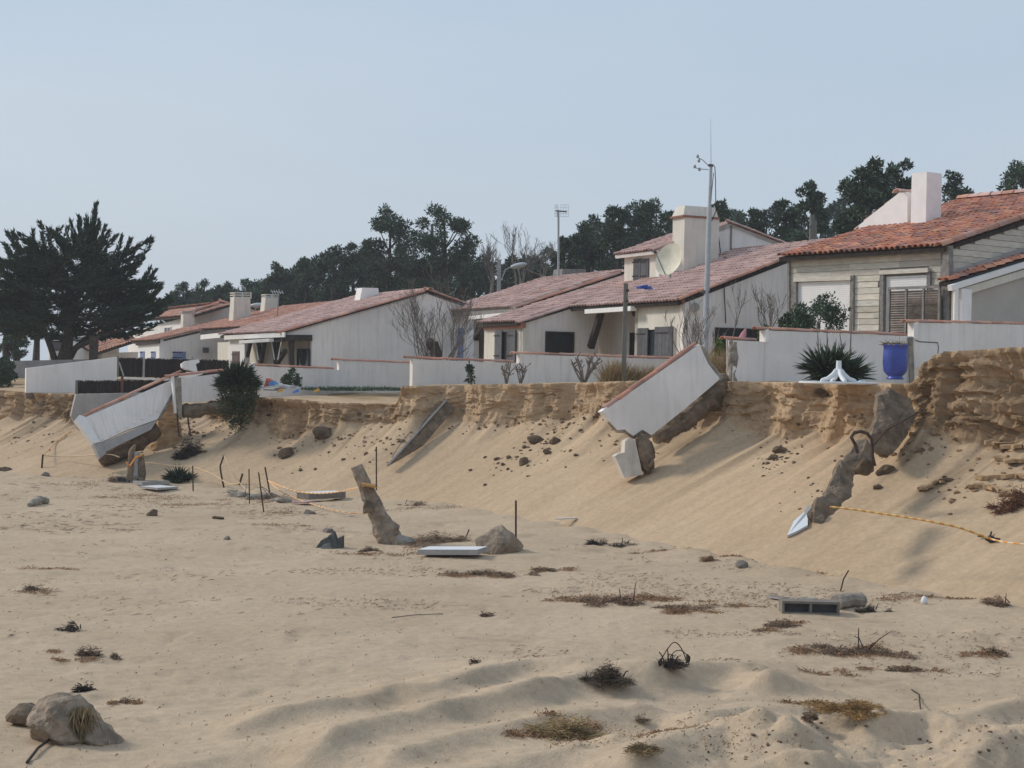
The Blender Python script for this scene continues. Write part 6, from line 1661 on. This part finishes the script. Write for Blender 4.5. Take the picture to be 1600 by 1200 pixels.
# ------------------------------------------------------------------ on the beach
# leaning concrete post
lp = thing('leaning_post', G(618, 850), 'rough concrete post leaning left out of the sand, striped tape tied round it', 'concrete post')
gd = G(620, 848); Dp = gd.y
import bmesh
def lean_geo():
    A0 = [P(600, 852, Dp), P(640, 836, Dp), P(566, 722, Dp + .3), P(548, 734, Dp + .3)]
    c0 = (A0[0] + A0[1]) / 2 - Z * .3; c1 = (A0[2] + A0[3]) / 2
    mb = MB(); n = 26; ring = 12; b = []
    for i in range(n + 1):
        t = i / n; c = c0.lerp(c1, t); w = (.27 * (1 - t) + .105 * t) * (1 + .35 * max(0, .12 - t) / .12); w2 = .18 * (1 - t) + .12 * t
        if .25 < t < .33: w *= 1.18
        ax = Vector((.93, 0, .36)); ay = Vector((0, 1, 0))
        for k in range(ring):
            a = 2 * math.pi * k / ring; ca_, sa_ = math.cos(a), math.sin(a); p4_ = 3.2
            rr = (abs(ca_) ** p4_ + abs(sa_) ** p4_) ** (-1 / p4_)
            mb.v.append(c + ax * ca_ * rr * w + ay * sa_ * rr * w2)
    for i in range(n):
        for k in range(ring):
            k2 = (k + 1) % ring; mb.face([i * ring + k, i * ring + k2, (i + 1) * ring + k2, (i + 1) * ring + k])
    mb.face([n * ring + k for k in range(ring)])
    V_ = np.array([tuple(v) for v in mb.v]); axis = np.array(tuple((c1 - c0))); cc = np.repeat(np.array([tuple(c0.lerp(c1, i / n)) for i in range(n + 1)]), ring, 0)
    k = 1 + (fbm(V_[:, 0] * 7 + V_[:, 1] * 4, V_[:, 2] * 7, 77, 5, .65) - .5) * .85
    return cc + (V_ - cc) * k[:, None], mb.f
V_, F_ = lean_geo(); mesh_obj('shaft', V_, F_, m_post, lp)
MB().prism([P(564, 755, Dp - .14), P(586, 759, Dp - .14), P(588, 763, Dp - .14), P(566, 759, Dp - .14)], Vector((0, .35, 0)), (.50, .26, .08)).build('tape_wrap', m_paint, lp)
rub(622, 850, 44, 20, 51, 'pale rubble at the foot of the leaning post', mat=m_concrete, lift=.1, name='rubble')
rub(574, 792, 16, 22, 52, 'lump of mortar stuck to the left side of the leaning post', mat=m_brownconc, D=Dp - .05, name='mortar_lump')
tag(MB().tube([P(588, 766, Dp), P(588, 698, Dp)], .015, 5).build('stake', m_rust), 'thin upright stake behind the leaning post', 'stake')
big = rub(780, 862, 62, 54, 61, 'big rounded boulder of sandy concrete at the foot of the slope', mat=m_post, lift=.35, planes=12, rough=.1, cut=.72, name='boulder', cat='boulder')
def slab(px0, py0, px1, py1, w, th, label, mat=m_plastic, edge=m_grey, lift=.02, name='slab', cat='slab', tilt=0.0):
    A_, B_ = S_(px0, py0), S_(px1, py1); zz = max(A_.z, B_.z) + lift; A_.z = zz; B_.z = zz + tilt
    d_ = (B_ - A_); wv = Vector((-d_.y, d_.x, 0)).normalized() * w
    mb = MB(); mb.v = [A_, B_, B_ + wv, A_ + wv] + [p + Z * th for p in (A_, B_, B_ + wv, A_ + wv)]
    mb.face((3, 2, 1, 0), m=1)
    for i in range(4): mb.face((i, (i + 1) % 4, 4 + (i + 1) % 4, 4 + i), m=1)
    mb.face((4, 5, 6, 7), m=0)
    o = mb.build(name, [mat, edge]); return tag(o, label, cat)
slab(652, 871, 745, 874, .62, .10, 'white slab lying flat in front of the boulder', tilt=.06)
slab(482, 785, 540, 779, .5, .16, 'thick white topped slab right of the stakes', edge=m_block)
slab(455, 788, 482, 790, .35, .03, 'thin white plate with a pinkish rim leaning against the thick slab', edge=m_pink, tilt=.06)
slab(246, 770, 278, 765, .8, .06, 'white flat slab on the sand left, below the hollow blocks')
slab(222, 760, 265, 758, .5, .10, 'grey sand covered slab behind the white flat slab', mat=m_concrete)
slab(1222, 940, 1232, 938, .3, .03, 'small grey plate on the far side of the long hollow block', mat=m_block)
def hollow(px0, py0, px1, py1, w, h, n, label, mat=m_block, lift=-.01):
    A_, B_ = S_(px0, py0), S_(px1, py1); d_ = B_ - A_; d_.z *= .5; L_ = d_.length; d_ = d_.normalized(); wv = Vector((-d_.y, d_.x, 0)).normalized()
    r = thing('hollow_block', A_, label, 'hollow block'); A_ = A_ + Z * lift; t = .035
    mb = MB()
    for z_ in (0, h - t): mb.box(A_ + Z * z_, d_ * L_, wv * w, Z * t)
    mb.build('shell', mat, r)
    for i in range(n + 1):
        x = i * (L_ - t) / n; MB().box(A_ + Z * t + d_ * x + wv * .004, d_ * t, wv * (w - .008), Z * (h - 2 * t)).build('web', mat, r)
    MB().box(A_ + Z * t + wv * (w * .55) + d_ * t, d_ * (L_ - 2 * t), wv * .03, Z * (h - 2 * t)).build('back', m_shutter, r)
    return r
hollow(181, 754, 218, 756, .22, .20, 2, 'pair of grey hollow building blocks under the broken post, left')
hollow(1222, 959, 1312, 962, .28, .20, 2, 'long grey hollow concrete block lying on the sand at the right')
rough_tube('concrete_post_piece', [S_(1306, 952, .10), S_(1326, 948, .10), S_(1348, 947, .08)], [.12, .11, .10], m_concrete, None, amp=.15, seed=44)
tag(bpy.data.objects['concrete_post_piece'], 'pale broken post end continuing the long hollow block', 'concrete chunk')
rub(1262, 940, 34, 12, 62, 'pale mortar lumps on top of the long hollow block', mat=m_concrete, D=S_(1262, 950).y - .1, name='mortar_lump')
bp2 = thing('broken_post', S_(212, 752), 'upright broken post of pale concrete behind the hollow blocks, orange tape round it', 'concrete post')
q = S_(212, 754)
MB().bar(q + Vector((-.05, .1, -.1)), P(212, 706, q.y + .1), .24, .2).build('shaft', m_palepost, bp2)
rough_tube('rough_edge', [P(220, 756, q.y), P(223, 735, q.y), P(221, 710, q.y)], [.10, .08, .06], m_brownconc, bp2, amp=.4, seed=4)
rough_tube('rough_edge', [P(202, 750, q.y), P(204, 730, q.y), P(206, 705, q.y), P(211, 695, q.y)], [.08, .09, .07, .04], m_brownconc, bp2, amp=.4, seed=6)
MB().tube([P(197, 722, q.y - .15), P(203, 728, q.y - .2), P(212, 715, q.y - .2), P(222, 711, q.y - .1)], .03, 4, c=(.7, .28, .06)).build('tape_knot', m_paint, bp2)

# foreground concrete chunk with straw
fc = G(110, 1158); fc.z = ground(fc.x, fc.y)
ck = thing('concrete_lump', fc, 'largest chunk of old concrete in the lower left, draped with straw and roots', 'concrete chunk')
V_, F_ = rock_geo((.36, .27, .24), 82, 7, .20, (0, .05, .2), 4, .66)
mesh_obj('body', V_ + np.array(tuple(fc + Vector((-.05, 0, .15)))), F_, m_post, ck, cols=[(1.25, 1.25, 1.3)] * len(F_))
V_, F_ = rock_geo((.22, .18, .12), 83, 9, .22, (0, .35, -.2), 3, .70)
mesh_obj('side_piece', V_ + np.array(tuple(fc + Vector((.26, -.06, .07)))), F_, m_post, ck)
n = 420; ct_ = fc + Vector((.10, -.12, .33)); b_ = np.array(tuple(ct_)) + np.stack([RG.normal(0, .055, n), RG.normal(0, .04, n), RG.normal(0, .015, n)], 1)
tp_ = b_ + np.stack([RG.normal(.03, .06, n), RG.normal(-.10, .06, n), -RG.uniform(.1, .32, n)], 1)
V_, F_ = quads(b_, tp_, np.full(n, .010)); mesh_obj('straw', V_, F_, m_dry, ck, cols=tones(n, .35, 1.0))
fc2 = G(42, 1132); fc2.z = ground(fc2.x, fc2.y)
V_, F_ = rock_geo((.17, .18, .13), 91, 9, .14, (0, 0, .4), 3, .7); o = mesh_obj('concrete_lump', V_ + np.array(tuple(fc2 + Z * .08)), F_, m_brownconc); tag(o, 'smaller rough chunk just left of the straw draped one', 'concrete chunk')

# stakes
def stake(pts, label, r=.014, mat=m_rust, D=None, name='stake'):
    bpt = S_(*pts[0]); q = [P(x, y, bpt.y) for x, y in pts]; q[0] = bpt - Z * .1
    return tag(MB().tube(q, r, 5).build(name, mat), label, 'stake')
for pts, lab, r in (([(65, 731), (67, 710)], 'short leaning stake at the left end of the tape', .03), ([(302, 767), (301, 728)], 'thin stake right of the fallen yucca', .02), ([(351, 762), (345, 738), (344, 728), (350, 711)], 'bent iron stake left of the rubble pile', .025), ([(372, 758), (379, 740)], 'short slanted stake wrapped with orange tape', .03), ([(390, 787), (389, 733)], 'straight thin stake behind the rubble pile', .016),
                    ([(413, 800), (404, 738)], 'slanted stake nearest to the camera in the stake group', .018), ([(423, 772), (414, 730)], 'slanted stake right of the group where the striped rope starts', .022), ([(806, 846), (806, 782)], 'slim upright stake behind the boulder', .022), ([(1311, 924), (1318, 905), (1326, 891)], 'thin slanted twig stuck in the sand behind the hollow block', .012),
                    ([(724, 842), (733, 827)], 'short thin twig between the leaning post and the boulder', .014)):
    stake(pts, lab, r)

# barrier tapes and ropes
def rope(pts, label, r=.02, striped=True, Ds=None, c1=(.78, .33, .05), c2=(.80, .62, .42), sub=10, cat='rope', name='rope', seg_len=.10):
    w_ = []
    for i, p in enumerate(pts):
        x, y = p[0], p[1]
        w_.append(P(x, y, p[2]) if len(p) > 2 else S_(x, y, .05))
    q = []
    for i in range(len(w_) - 1):
        p0, p1, p2, p3 = w_[max(0, i - 1)], w_[i], w_[i + 1], w_[min(len(w_) - 1, i + 2)]
        n = max(3, int((p2 - p1).length / seg_len))
        for k in range(n):
            t = k / n; q.append(.5 * ((2 * p1) + (p2 - p0) * t + (2 * p0 - 5 * p1 + 4 * p2 - p3) * t * t + (3 * p1 - p0 - 3 * p2 + p3) * t ** 3))
    q.append(w_[-1])
    cols = [(c1 if (i % 2 == 0 or not striped) else c2) for i in range(len(q))]
    return tag(MB().tube(q, r, 5, cols=cols, c=c1).build(name, m_paint), label, cat)
d_st = S_(418, 772).y
rope([(68, 712, S_(66, 728).y), (100, 713.5, 49), (150, 711, 48), (172, 710, 47.5), (186, 714, 47)], 'orange barrier tape running from the left stake over the sand', r=.018, striped=False, c1=(.60, .44, .27), name='barrier_tape', cat='tape')
rope([(68, 711, S_(66, 728).y), (85, 696), (100, 684), (112, 676)], 'dotted orange tape climbing the sand to the toppled wall', r=.02, name='barrier_tape', cat='tape')
rope([(204, 722, 46), (240, 724, 46), (270, 728, 46), (300, 730, 45.8), (330, 740, 45), (358, 756, 44), (374, 755, 43.5)], 'pale orange tape sagging from the broken post to the stakes', r=.017, striped=False, c1=(.66, .46, .26), name='barrier_tape', cat='tape')
rope([(350, 712, 43.6), (362, 736, 43.2), (376, 756, 43), (388, 766, 42.6), (404, 756, 42)], 'pale tape hanging slantwise from the bent stake', r=.015, striped=False, c1=(.68, .50, .30), name='barrier_tape', cat='tape')
rope([(419, 751, d_st), (440, 760, 40), (465, 768, 39.2), (495, 771, 38.4), (525, 769, 37.5), (550, 764, 36.5), (568, 760, Dp)], 'striped orange and white rope sagging from the stakes to the leaning post', r=.016)
rope([(419, 751, d_st), (436, 766, 40), (450, 776), (470, 785), (495, 793), (520, 800), (548, 805), (572, 806)], 'loose striped rope lying on the sand left of the leaning post', r=.013)
rt = rope([(1297, 792, 26.9), (1340, 797, 26.6), (1380, 803, 26.3), (1420, 809, 26), (1460, 816, 25.7), (1500, 825, 25.5), (1548, 842, 25.3)], 'orange and yellow striped rope stretched across the right slope', r=.019, c1=(.55, .24, .07), c2=(.66, .47, .17), seg_len=.07)
rope([(1548, 842, 25.3), (1575, 848, 24.8), (1620, 852, 24.4)], 'end of the striped rope leaving the picture at the right', r=.014)
ab = thing('anchor_root', S_(1550, 845), 'dark root and short stick that anchor the striped rope on the right slope', 'root')
rock('root', S_(1550, 846) + Z * .04, (.10, .08, .07), m_root, 91, parent=ab, rough=.3); MB().tube([S_(1528, 842, .05), S_(1562, 848, .06)], .018, 5).build('stick', m_root, ab); MB().tube([S_(1545, 846), S_(1549, 836, .05)], .018, 5).build('stick', m_root, ab)

m_stone = material('dark_stone', (.12, .12, .11), var=.3, scale=8, bump=.6, col=True)
# ------------------------------------------------------------------ roots, weed, litter
def tangle(name, px, py, wpx, hpx, n, label, mat=m_litter, cat='weed clump', thick=.012, lo=.5, hi=1.4, hue=(1, 1, 1), flat=.5, twigs=0, core=True, lift=0.0, group=None):
    c = S_(px, py); s_ = c.y / F_PX; w, h = wpx * s_ / 2, hpx * s_
    c = c + Z * lift; r = thing(name, c, label, cat, group)
    n = int(n * (3.2 if name == 'weed_clump' else 2.0)); ns_c = max(4, int(5 + wpx / 8)); g_ = np.random.default_rng(int(px * 13 + py))
    sx_ = g_.normal(0, .42, ns_c) * w; sy_ = g_.normal(0, .45, ns_c) * w * .7; sr_ = g_.uniform(.10, .34, ns_c) * w; sh = g_.uniform(.05, .8, ns_c) * h
    sx_[0] = 0; sy_[0] = 0; sh[0] = h; pk_ = g_.choice(ns_c, n, p=sr_ / sr_.sum())
    bx = sx_[pk_] + RG.normal(0, 1, n) * sr_[pk_] * .55; by = sy_[pk_] + RG.normal(0, 1, n) * sr_[pk_] * .5
    rr_ = ((bx - sx_[pk_]) ** 2 + (by - sy_[pk_]) ** 2) / sr_[pk_] ** 2
    gz = np.array([ground(c.x + q1, c.y + q2) for q1, q2 in zip(sx_, sy_)]) - c.z
    gz = np.clip(gz, -.9, .9) * (0 if lift else 1)
    b_ = np.array(tuple(c)) + np.stack([bx, by, gz[pk_] + RG.random(n) ** 1.4 * sh[pk_] * np.sqrt(np.clip(1 - rr_, 0, 1))], 1)
    dr = np.stack([RG.normal(0, 1, n), RG.normal(0, .8, n), RG.normal(.05, .32, n) * flat * 1.5], 1); dr /= np.linalg.norm(dr, axis=1, keepdims=True)
    V_, F_ = quads(b_, b_ + dr * (np.minimum(w, max(h, .1) * 1.3) * RG.uniform(.12, .55, n))[:, None], np.full(n, thick * .75))
    mesh_obj('strands', V_, F_, mat, r, cols=tones(n, lo, hi, hue))
    for k in range((twigs + 1) // 2):
        a = c + Vector((rnd.gauss(0, w * .4), 0, h * .2)); d_ = Vector((rnd.uniform(-1, 1), rnd.uniform(-.4, .4), rnd.uniform(.2, 1))).normalized()
        L_ = rnd.uniform(.3, .8) * w; pts = [a, a + d_ * L_ * .5 + Z * L_ * .1, a + d_ * L_ + Z * rnd.uniform(-.3, .1) * L_]
        MB().tube(pts, [.009, .007, .004], 4).build('twig', m_root, r)
    return r
T = [('dead_shrub', 292, 712, 44, 44, 1500, 'dark dead bush on the slope under the hanging corner', dict(mat=m_root, thick=.03, lo=.8, hi=2.0, twigs=6)),
 ('root_heap', 178, 752, 34, 20, 500, 'brown root heap left of the hollow blocks', dict()),
 ('root_heap', 928, 851, 34, 16, 500, 'dark curled root at the foot of the middle slope', dict(mat=m_root, hi=2.2, twigs=3)),
 ('root_heap', 975, 853, 60, 9, 400, 'long low root right of the dark curled one', dict(mat=m_root, hi=2.4, twigs=3)),
 ('root_heap', 1110, 876, 34, 12, 300, 'reddish brown root at the foot of the slope, right of the middle', dict(twigs=3, hue=(1.1, .8, .7))),
 ('weed_clump', 680, 846, 80, 22, 1300, 'heaped dry weed between the leaning post and the boulder', dict(lo=.8, hi=2.0)),
 ('weed_clump', 575, 861, 40, 10, 450, 'small brown weed clump left of the leaning post foot', dict()),
 ('weed_clump', 765, 898, 110, 12, 1500, 'long flat heap of dry weed in front of the white slab', dict(hi=1.8)),
 ('weed_clump', 850, 892, 60, 6, 500, 'thin trailing weed right of the long flat heap', dict(core=False, hi=1.8)),
 ('weed_clump', 755, 963, 24, 12, 260, 'lone tuft of dry weed on the open middle beach', dict(hi=1.8)),
 ('weed_clump', 955, 941, 120, 16, 2000, 'broad spread of grey brown weed in the centre right', dict(hi=1.7, hue=(1, .95, .95), twigs=4)),
 ('weed_clump', 1060, 952, 100, 9, 900, 'yellowish weed trailing right of the broad spread', dict(core=False, lo=.8, hi=2.2)),
 ('weed_clump', 1215, 978, 60, 14, 500, 'scattered straw left of the twiggy weed', dict(core=False, hi=2.0)),
 ('weed_clump', 1345, 1020, 130, 18, 1500, 'long twiggy weed heap on the right beach', dict(hi=1.9, twigs=7)),
 ('weed_clump', 1420, 1048, 60, 9, 400, 'small flat weed patch right of the twiggy heap', dict(core=False, hi=2.0)),
 ('weed_clump', 1555, 1022, 44, 12, 350, 'weed with a hooked twig at the right', dict(core=False, hi=1.9, twigs=2)),
 ('weed_clump', 1560, 945, 50, 20, 500, 'weed clump at the slope foot near the right edge', dict(lo=.8, hi=1.9, twigs=4)),
 ('root_heap', 112, 985, 50, 16, 260, 'root with arched twigs on the left beach', dict(mat=m_root, twigs=6, hi=2.0)),
 ('root_heap', 132, 1024, 40, 22, 450, 'brown bushy root below the arched one, left', dict(hi=1.6)),
 ('root_heap', 178, 1028, 24, 10, 200, 'small brown weed right of the bushy root', dict()),
 ('root_heap', 132, 1080, 40, 20, 350, 'blackish twisted root above the big concrete chunk', dict(mat=m_root, lo=.4, hi=1.1, twigs=4, hue=(.9, .9, 1))),
 ('root_heap', 200, 1098, 36, 10, 200, 'thin flat root right of the blackish one', dict(core=False)),
 ('root_heap', 47, 922, 36, 12, 300, 'low dark weed heap high on the left beach', dict()),
 ('grass_clump', 880, 1152, 90, 34, 2600, 'yellow uprooted grass clump in the foreground ridge', dict(mat=m_dry, lo=.5, hi=1.5, thick=.008, lift=.03)),
 ('grass_clump', 1330, 1118, 130, 18, 2800, 'long golden straw bundle on the foreground mound, right', dict(mat=m_dry, lo=.5, hi=1.4, thick=.008, lift=.05, hue=(1, .85, .7))),
 ('root_heap', 1264, 1128, 34, 20, 700, 'grey brown root end left of the golden straw bundle', dict(thick=.008, lift=.03)),
 ('root_ball', 952, 1070, 66, 30, 2600, 'grey brown root ball hanging over the foreground ridge', dict(mat=m_litter, lo=.35, hi=1.1, thick=.008, twigs=5, lift=.04, hue=(.9, .95, 1))),
 ('bramble', 1050, 1042, 66, 18, 1300, 'bramble with arching stems and green moss behind the foreground mound', dict(mat=m_root, lo=.8, hi=2.4, thick=.008, twigs=8, lift=.02)),
 ('grass_clump', 1000, 1178, 90, 14, 900, 'thin dry grass strip along the lower edge', dict(mat=m_dry, core=False, lo=.3, hi=.9, thick=.007, lift=.02)),
 ('grass_clump', 1005, 1130, 26, 14, 300, 'tiny dark tuft on the foreground ridge', dict(thick=.007, lift=.02)),
 ('root_heap', 1360, 955, 40, 14, 400, 'dark forked root at the right end of the hollow block', dict(mat=m_root, lo=.8, hi=1.8, twigs=4)),
 ('root_heap', 645, 790, 50, 10, 400, 'grey driftwood lump at the slope foot right of the leaning post', dict(hi=2.0, hue=(1.2, 1.2, 1.2), twigs=3)),
 ('grey_rubble', 415, 778, 90, 16, 600, 'pile of grey rubble and weed among the stakes', dict(hi=1.8, twigs=5)),
 ('root_heap', 740, 1035, 30, 10, 90, 'forked twig lying on the middle foreground sand', dict(core=False, mat=m_root, hi=2, twigs=2)),
 ('exposed_roots', 1580, 790, 60, 36, 900, 'reddish exposed roots in the slope near the right edge', dict(hue=(1.0, .7, .6), core=False, thick=.02, flat=1.0)),
]
for (nm, px, py, w, h, n, lab, kw) in T:
    tangle(nm, px, py, w, h * (.8 if nm == 'weed_clump' else 1), n, lab, **kw)
yucca(276, 755, 44, .45, [(0, .06, 1.0), (.25, .02, .8)], 200, 'fallen yucca lying at the slope foot above the white flat slab', name='fallen_yucca', c=S_(276, 752))
dk = thing('dark_rubble', S_(513, 858), 'pile of dark grey angular rubble left of the leaning post', 'rubble')
cR = S_(513, 857); yR = cR.y
for (pts, th, c_1) in ((((492, 858), (500, 846), (513, 840), (516, 859)), .25, .55), (((508, 858), (512, 838), (519, 834), (528, 856)), .2, .8), (((520, 858), (526, 843), (533, 840), (534, 858)), .18, .65), (((499, 859), (505, 851), (514, 850), (518, 860)), -.12, 1.0)):
    q = [P(x, y, yR) for x, y in pts]; q[1].y += .12; q[2].y += .1
    MB().prism(q, Vector((.03, th, .02)), (c_1, c_1, c_1)).build('shard', m_stone, dk)
for k, (x, y) in enumerate(((378, 776), (400, 780), (432, 783), (446, 785), (362, 770), (418, 776))):
    c = S_(x, y); rr = rnd.uniform(.12, .26); rock('rubble_piece', c + Z * .03, (rr * 1.6, rr, rr * .5), m_concrete, 300 + k, rot=(0, rnd.uniform(-.2, .2), rnd.random()), label=['rubble piece left of the straight thin stake', 'rubble piece just right of the straight thin stake', 'rubble piece at the foot of the slanted right stake', 'rubble piece furthest right in the pile among the stakes', 'rubble piece furthest left in the pile, by the tape wrapped stake', 'rubble piece in the middle of the pile, behind the nearest stake'][k], cat='rubble', cut=.5)
lg = rough_tube('driftwood_log', [S_(46, 792, .05), S_(60, 788, .10), S_(74, 787, .06)], [.06, .11, .07], m_concrete, None, amp=.3, seed=8); tag(lg, 'short grey driftwood log on the upper left beach', 'log')
wb = lathe([(0, 0), (.05, 0), (.055, .05), (.04, .10), (.02, .12), (0, .13)], S_(1444, 944), n=10, mat=m_plastic, name='plastic_bottle', parent=None)
tag(wb, 'small white plastic container at the slope foot, right of the hollow block', 'container')
ws = slab(870, 822, 902, 812, .10, .02, 'pale strip half buried at the foot of the middle slope', name='half_buried_strip', cat='board'); ws
tag(MB().tube([S_(612, 966, .01), S_(650, 962, .015), S_(692, 960, .01)], .006, 4).build('thin_branch', m_pole), 'long thin pale branch on the open middle beach', 'branch')
tag(MB().tube([S_(1440, 1125, .0), S_(1436, 1085, .0) , S_(1424, 1080, .02)], .008, 4).build('thin_branch', m_root), 'bent thin stem on the right foreground sand', 'branch')
tag(MB().tube([S_(42, 1195, .02), S_(60, 1175, .04), S_(82, 1160, .05), S_(100, 1150, .06)], .014, 5).build('thin_branch', m_root), 'dark branch below the straw draped chunk', 'branch')
MBa = MB()
br = thing('arching_bramble', S_(1035, 1040), 'two arching bare stems rising over the bramble', 'branch')
_yb = S_(1030, 1044).y; _hp = [(1030 + 22 * (1 - math.cos(t)) + 5 * math.sin(2 * t), 1042 - (38 - 6 * math.cos(t)) * math.sin(t) ** .8) for t in [math.pi * i / 14 for i in range(15)]]
MB().tube([P(x, y, _yb) for x, y in _hp], .006, 4).build('stem', m_root, br)
_hp = [(1046 + 15 * (1 - math.cos(t)) , 1040 - 24 * math.sin(t) ** .8) for t in [math.pi * i / 12 for i in range(13)]]
MB().tube([P(x, y, _yb + .2) for x, y in _hp], .005, 4).build('stem', m_root, br)
for (x, y) in ((1032, 1034), (1075, 1028)):
    c = P(x, y, S_(1030, 1046).y); rock('dark_bundle', c, (.025, .025, .05), m_root, x, parent=br)

# fine litter everywhere on the beach: stalks, twigs, shell and weed scraps nobody could count
Vb, Cb = [], []
def litter(px0, px1, py0, py1, n, L0, L1, lo=.5, hi=2.0, hue=(1, 1, 1), band=None):
    pxs = RG.uniform(px0, px1, n); pys = RG.uniform(py0, py1, n)
    for px, py in zip(pxs, pys):
        p = G(px, py)
        dn = float(fbm(np.array([p.x * .55]), np.array([p.y * .8]), 401, 4)[0])
        if band and dn < band: continue
        h = BV2.ray_cast(Vector((p.x, p.y, 5)), Vector((0, 0, -1)))
        if h[0] is None: continue
        c = h[0]; a = rnd.uniform(0, math.pi) if rnd.random() < .5 else rnd.gauss(.35, .35); L_ = math.exp(rnd.uniform(math.log(L0), math.log(L1))); w = rnd.uniform(.004, .014) * (.6 + p.y / 30)
        dx, dy = math.cos(a) * L_ / 2, math.sin(a) * L_ / 2; z_ = rnd.uniform(.006, .03)
        Vb.append([(c.x - dx, c.y - dy, c.z + .004), (c.x - dy * w / L_, c.y + dx * w / L_, c.z + z_), (c.x + dx, c.y + dy, c.z + .006 + z_ * rnd.random()), (c.x + dy * w / L_, c.y - dx * w / L_, c.z + z_ * .6)])
        k = rnd.uniform(lo, hi); Cb.append((k * hue[0], k * hue[1], k * hue[2]))
litter(-60, 1660, 745, 1000, 3400, .02, .20, band=.56, lo=.8, hi=2.2)
litter(-60, 1660, 745, 1250, 2000, .01, .07)
litter(0, 560, 750, 830, 2600, .03, .40, band=.50, lo=.7, hi=2.0)
litter(450, 1250, 870, 1000, 4200, .02, .14, band=.56, lo=.8, hi=2.0)
litter(800, 1600, 920, 1060, 3000, .02, .14, band=.54, lo=.8, hi=2.2)
litter(0, 1600, 860, 960, 1000, .03, .30, band=.50)
litter(850, 1200, 1140, 1200, 700, .015, .06, lo=.8, hi=1.9, hue=(1.1, 1, .75))
def patch(px, py, w, h, n, L0=.015, L1=.10, lo=.8, hi=2.2, hue=(1.12, .94, .78)):
    g_ = np.random.default_rng(int(px + py * 3)); k_ = max(3, int(w / 18))
    cx, cy = g_.normal(px, w * .28, k_), g_.normal(py, h * .28, k_)
    for i in range(n):
        j = int(g_.integers(k_)); x, y = g_.normal(cx[j], w * .09), g_.normal(cy[j], h * .16)
        p = G(x, y); hh_ = BV2.ray_cast(Vector((p.x, p.y, 5)), Vector((0, 0, -1)))
        if hh_[0] is None: continue
        c = hh_[0]; a = g_.uniform(0, math.pi); L_ = math.exp(g_.uniform(math.log(L0), math.log(L1))); wd = g_.uniform(.003, .009) * (.6 + p.y / 30); z_ = abs(g_.normal(0, .018)) + .004
        dx, dy = math.cos(a) * L_ / 2, math.sin(a) * L_ / 2
        Vb.append([(c.x - dx, c.y - dy, c.z + .003), (c.x - dy * wd / L_, c.y + dx * wd / L_, c.z + z_), (c.x + dx, c.y + dy, c.z + .004 + z_ * g_.random()), (c.x + dy * wd / L_, c.y - dx * wd / L_, c.z + z_ * .6)])
        k = g_.uniform(lo, hi); Cb.append((k * hue[0], k * hue[1], k * hue[2]))
for a in ((965, 938, 150, 14, 2600), (1060, 958, 120, 10, 1500), (880, 938, 90, 6, 500), (1140, 950, 130, 8, 700), (1230, 978, 80, 10, 700), (1350, 1022, 150, 14, 2200), (1440, 1046, 90, 8, 600), (1300, 1050, 90, 8, 400), (1540, 1025, 90, 10, 600), (1180, 995, 70, 8, 300), (1400, 940, 150, 5, 700), (1560, 948, 90, 8, 800),
          (760, 900, 130, 8, 1600), (860, 890, 90, 5, 700), (680, 850, 110, 14, 1400), (620, 862, 90, 5, 400), (560, 862, 70, 5, 300), (1000, 865, 70, 5, 250), (1120, 878, 60, 6, 400), (1320, 905, 80, 6, 400), (230, 778, 140, 8, 1000), (130, 760, 110, 6, 500), (300, 790, 160, 5, 500), (410, 800, 120, 6, 400), (400, 785, 90, 8, 600), (470, 820, 90, 5, 300), (180, 740, 120, 4, 300),
          (650, 800, 120, 5, 400), (890, 1152, 110, 20, 1500, .012, .07, .9, 2.4), (960, 1165, 150, 14, 1500, .012, .07, .9, 2.4), (830, 1170, 80, 10, 500), (1050, 1160, 60, 8, 400), (1325, 1120, 150, 10, 1500, .012, .07, .8, 2.2, (1.1, .95, .65)), (130, 1030, 80, 8, 400), (110, 1160, 110, 20, 500), (60, 925, 90, 6, 300), (60, 890, 100, 5, 300), (190, 1095, 60, 6, 200)):
    patch(*a)
Vb = np.array(Vb).reshape(-1, 3); Fb_ = np.arange(len(Vb)).reshape(-1, 4)
lt = mesh_obj('beach_litter', Vb, Fb_, m_litter, None, cols=np.array(Cb)); lt['kind'] = 'stuff'

# ------------------------------------------------------------------ light sea haze round the whole scene
hz = MB().box(Vector((-420, -70, -1.6)), Vector((900, 0, 0)), Vector((0, 560, 0)), Vector((0, 0, 20)))
hm = bpy.data.materials.new('haze'); hm.use_nodes = True
hn = hm.node_tree.nodes; hn.clear()
ho = hn.new('ShaderNodeOutputMaterial'); hv = hn.new('ShaderNodeVolumePrincipled')
hv.inputs['Color'].default_value = (0.86, 0.91, 1.0, 1); hv.inputs['Density'].default_value = 0.0005; hv.inputs['Anisotropy'].default_value = 0.2
hm.node_tree.links.new(hv.outputs[0], ho.inputs['Volume'])
haze = hz.build('haze', hm); haze['kind'] = 'stuff'
sc.cycles.volume_bounces = 1
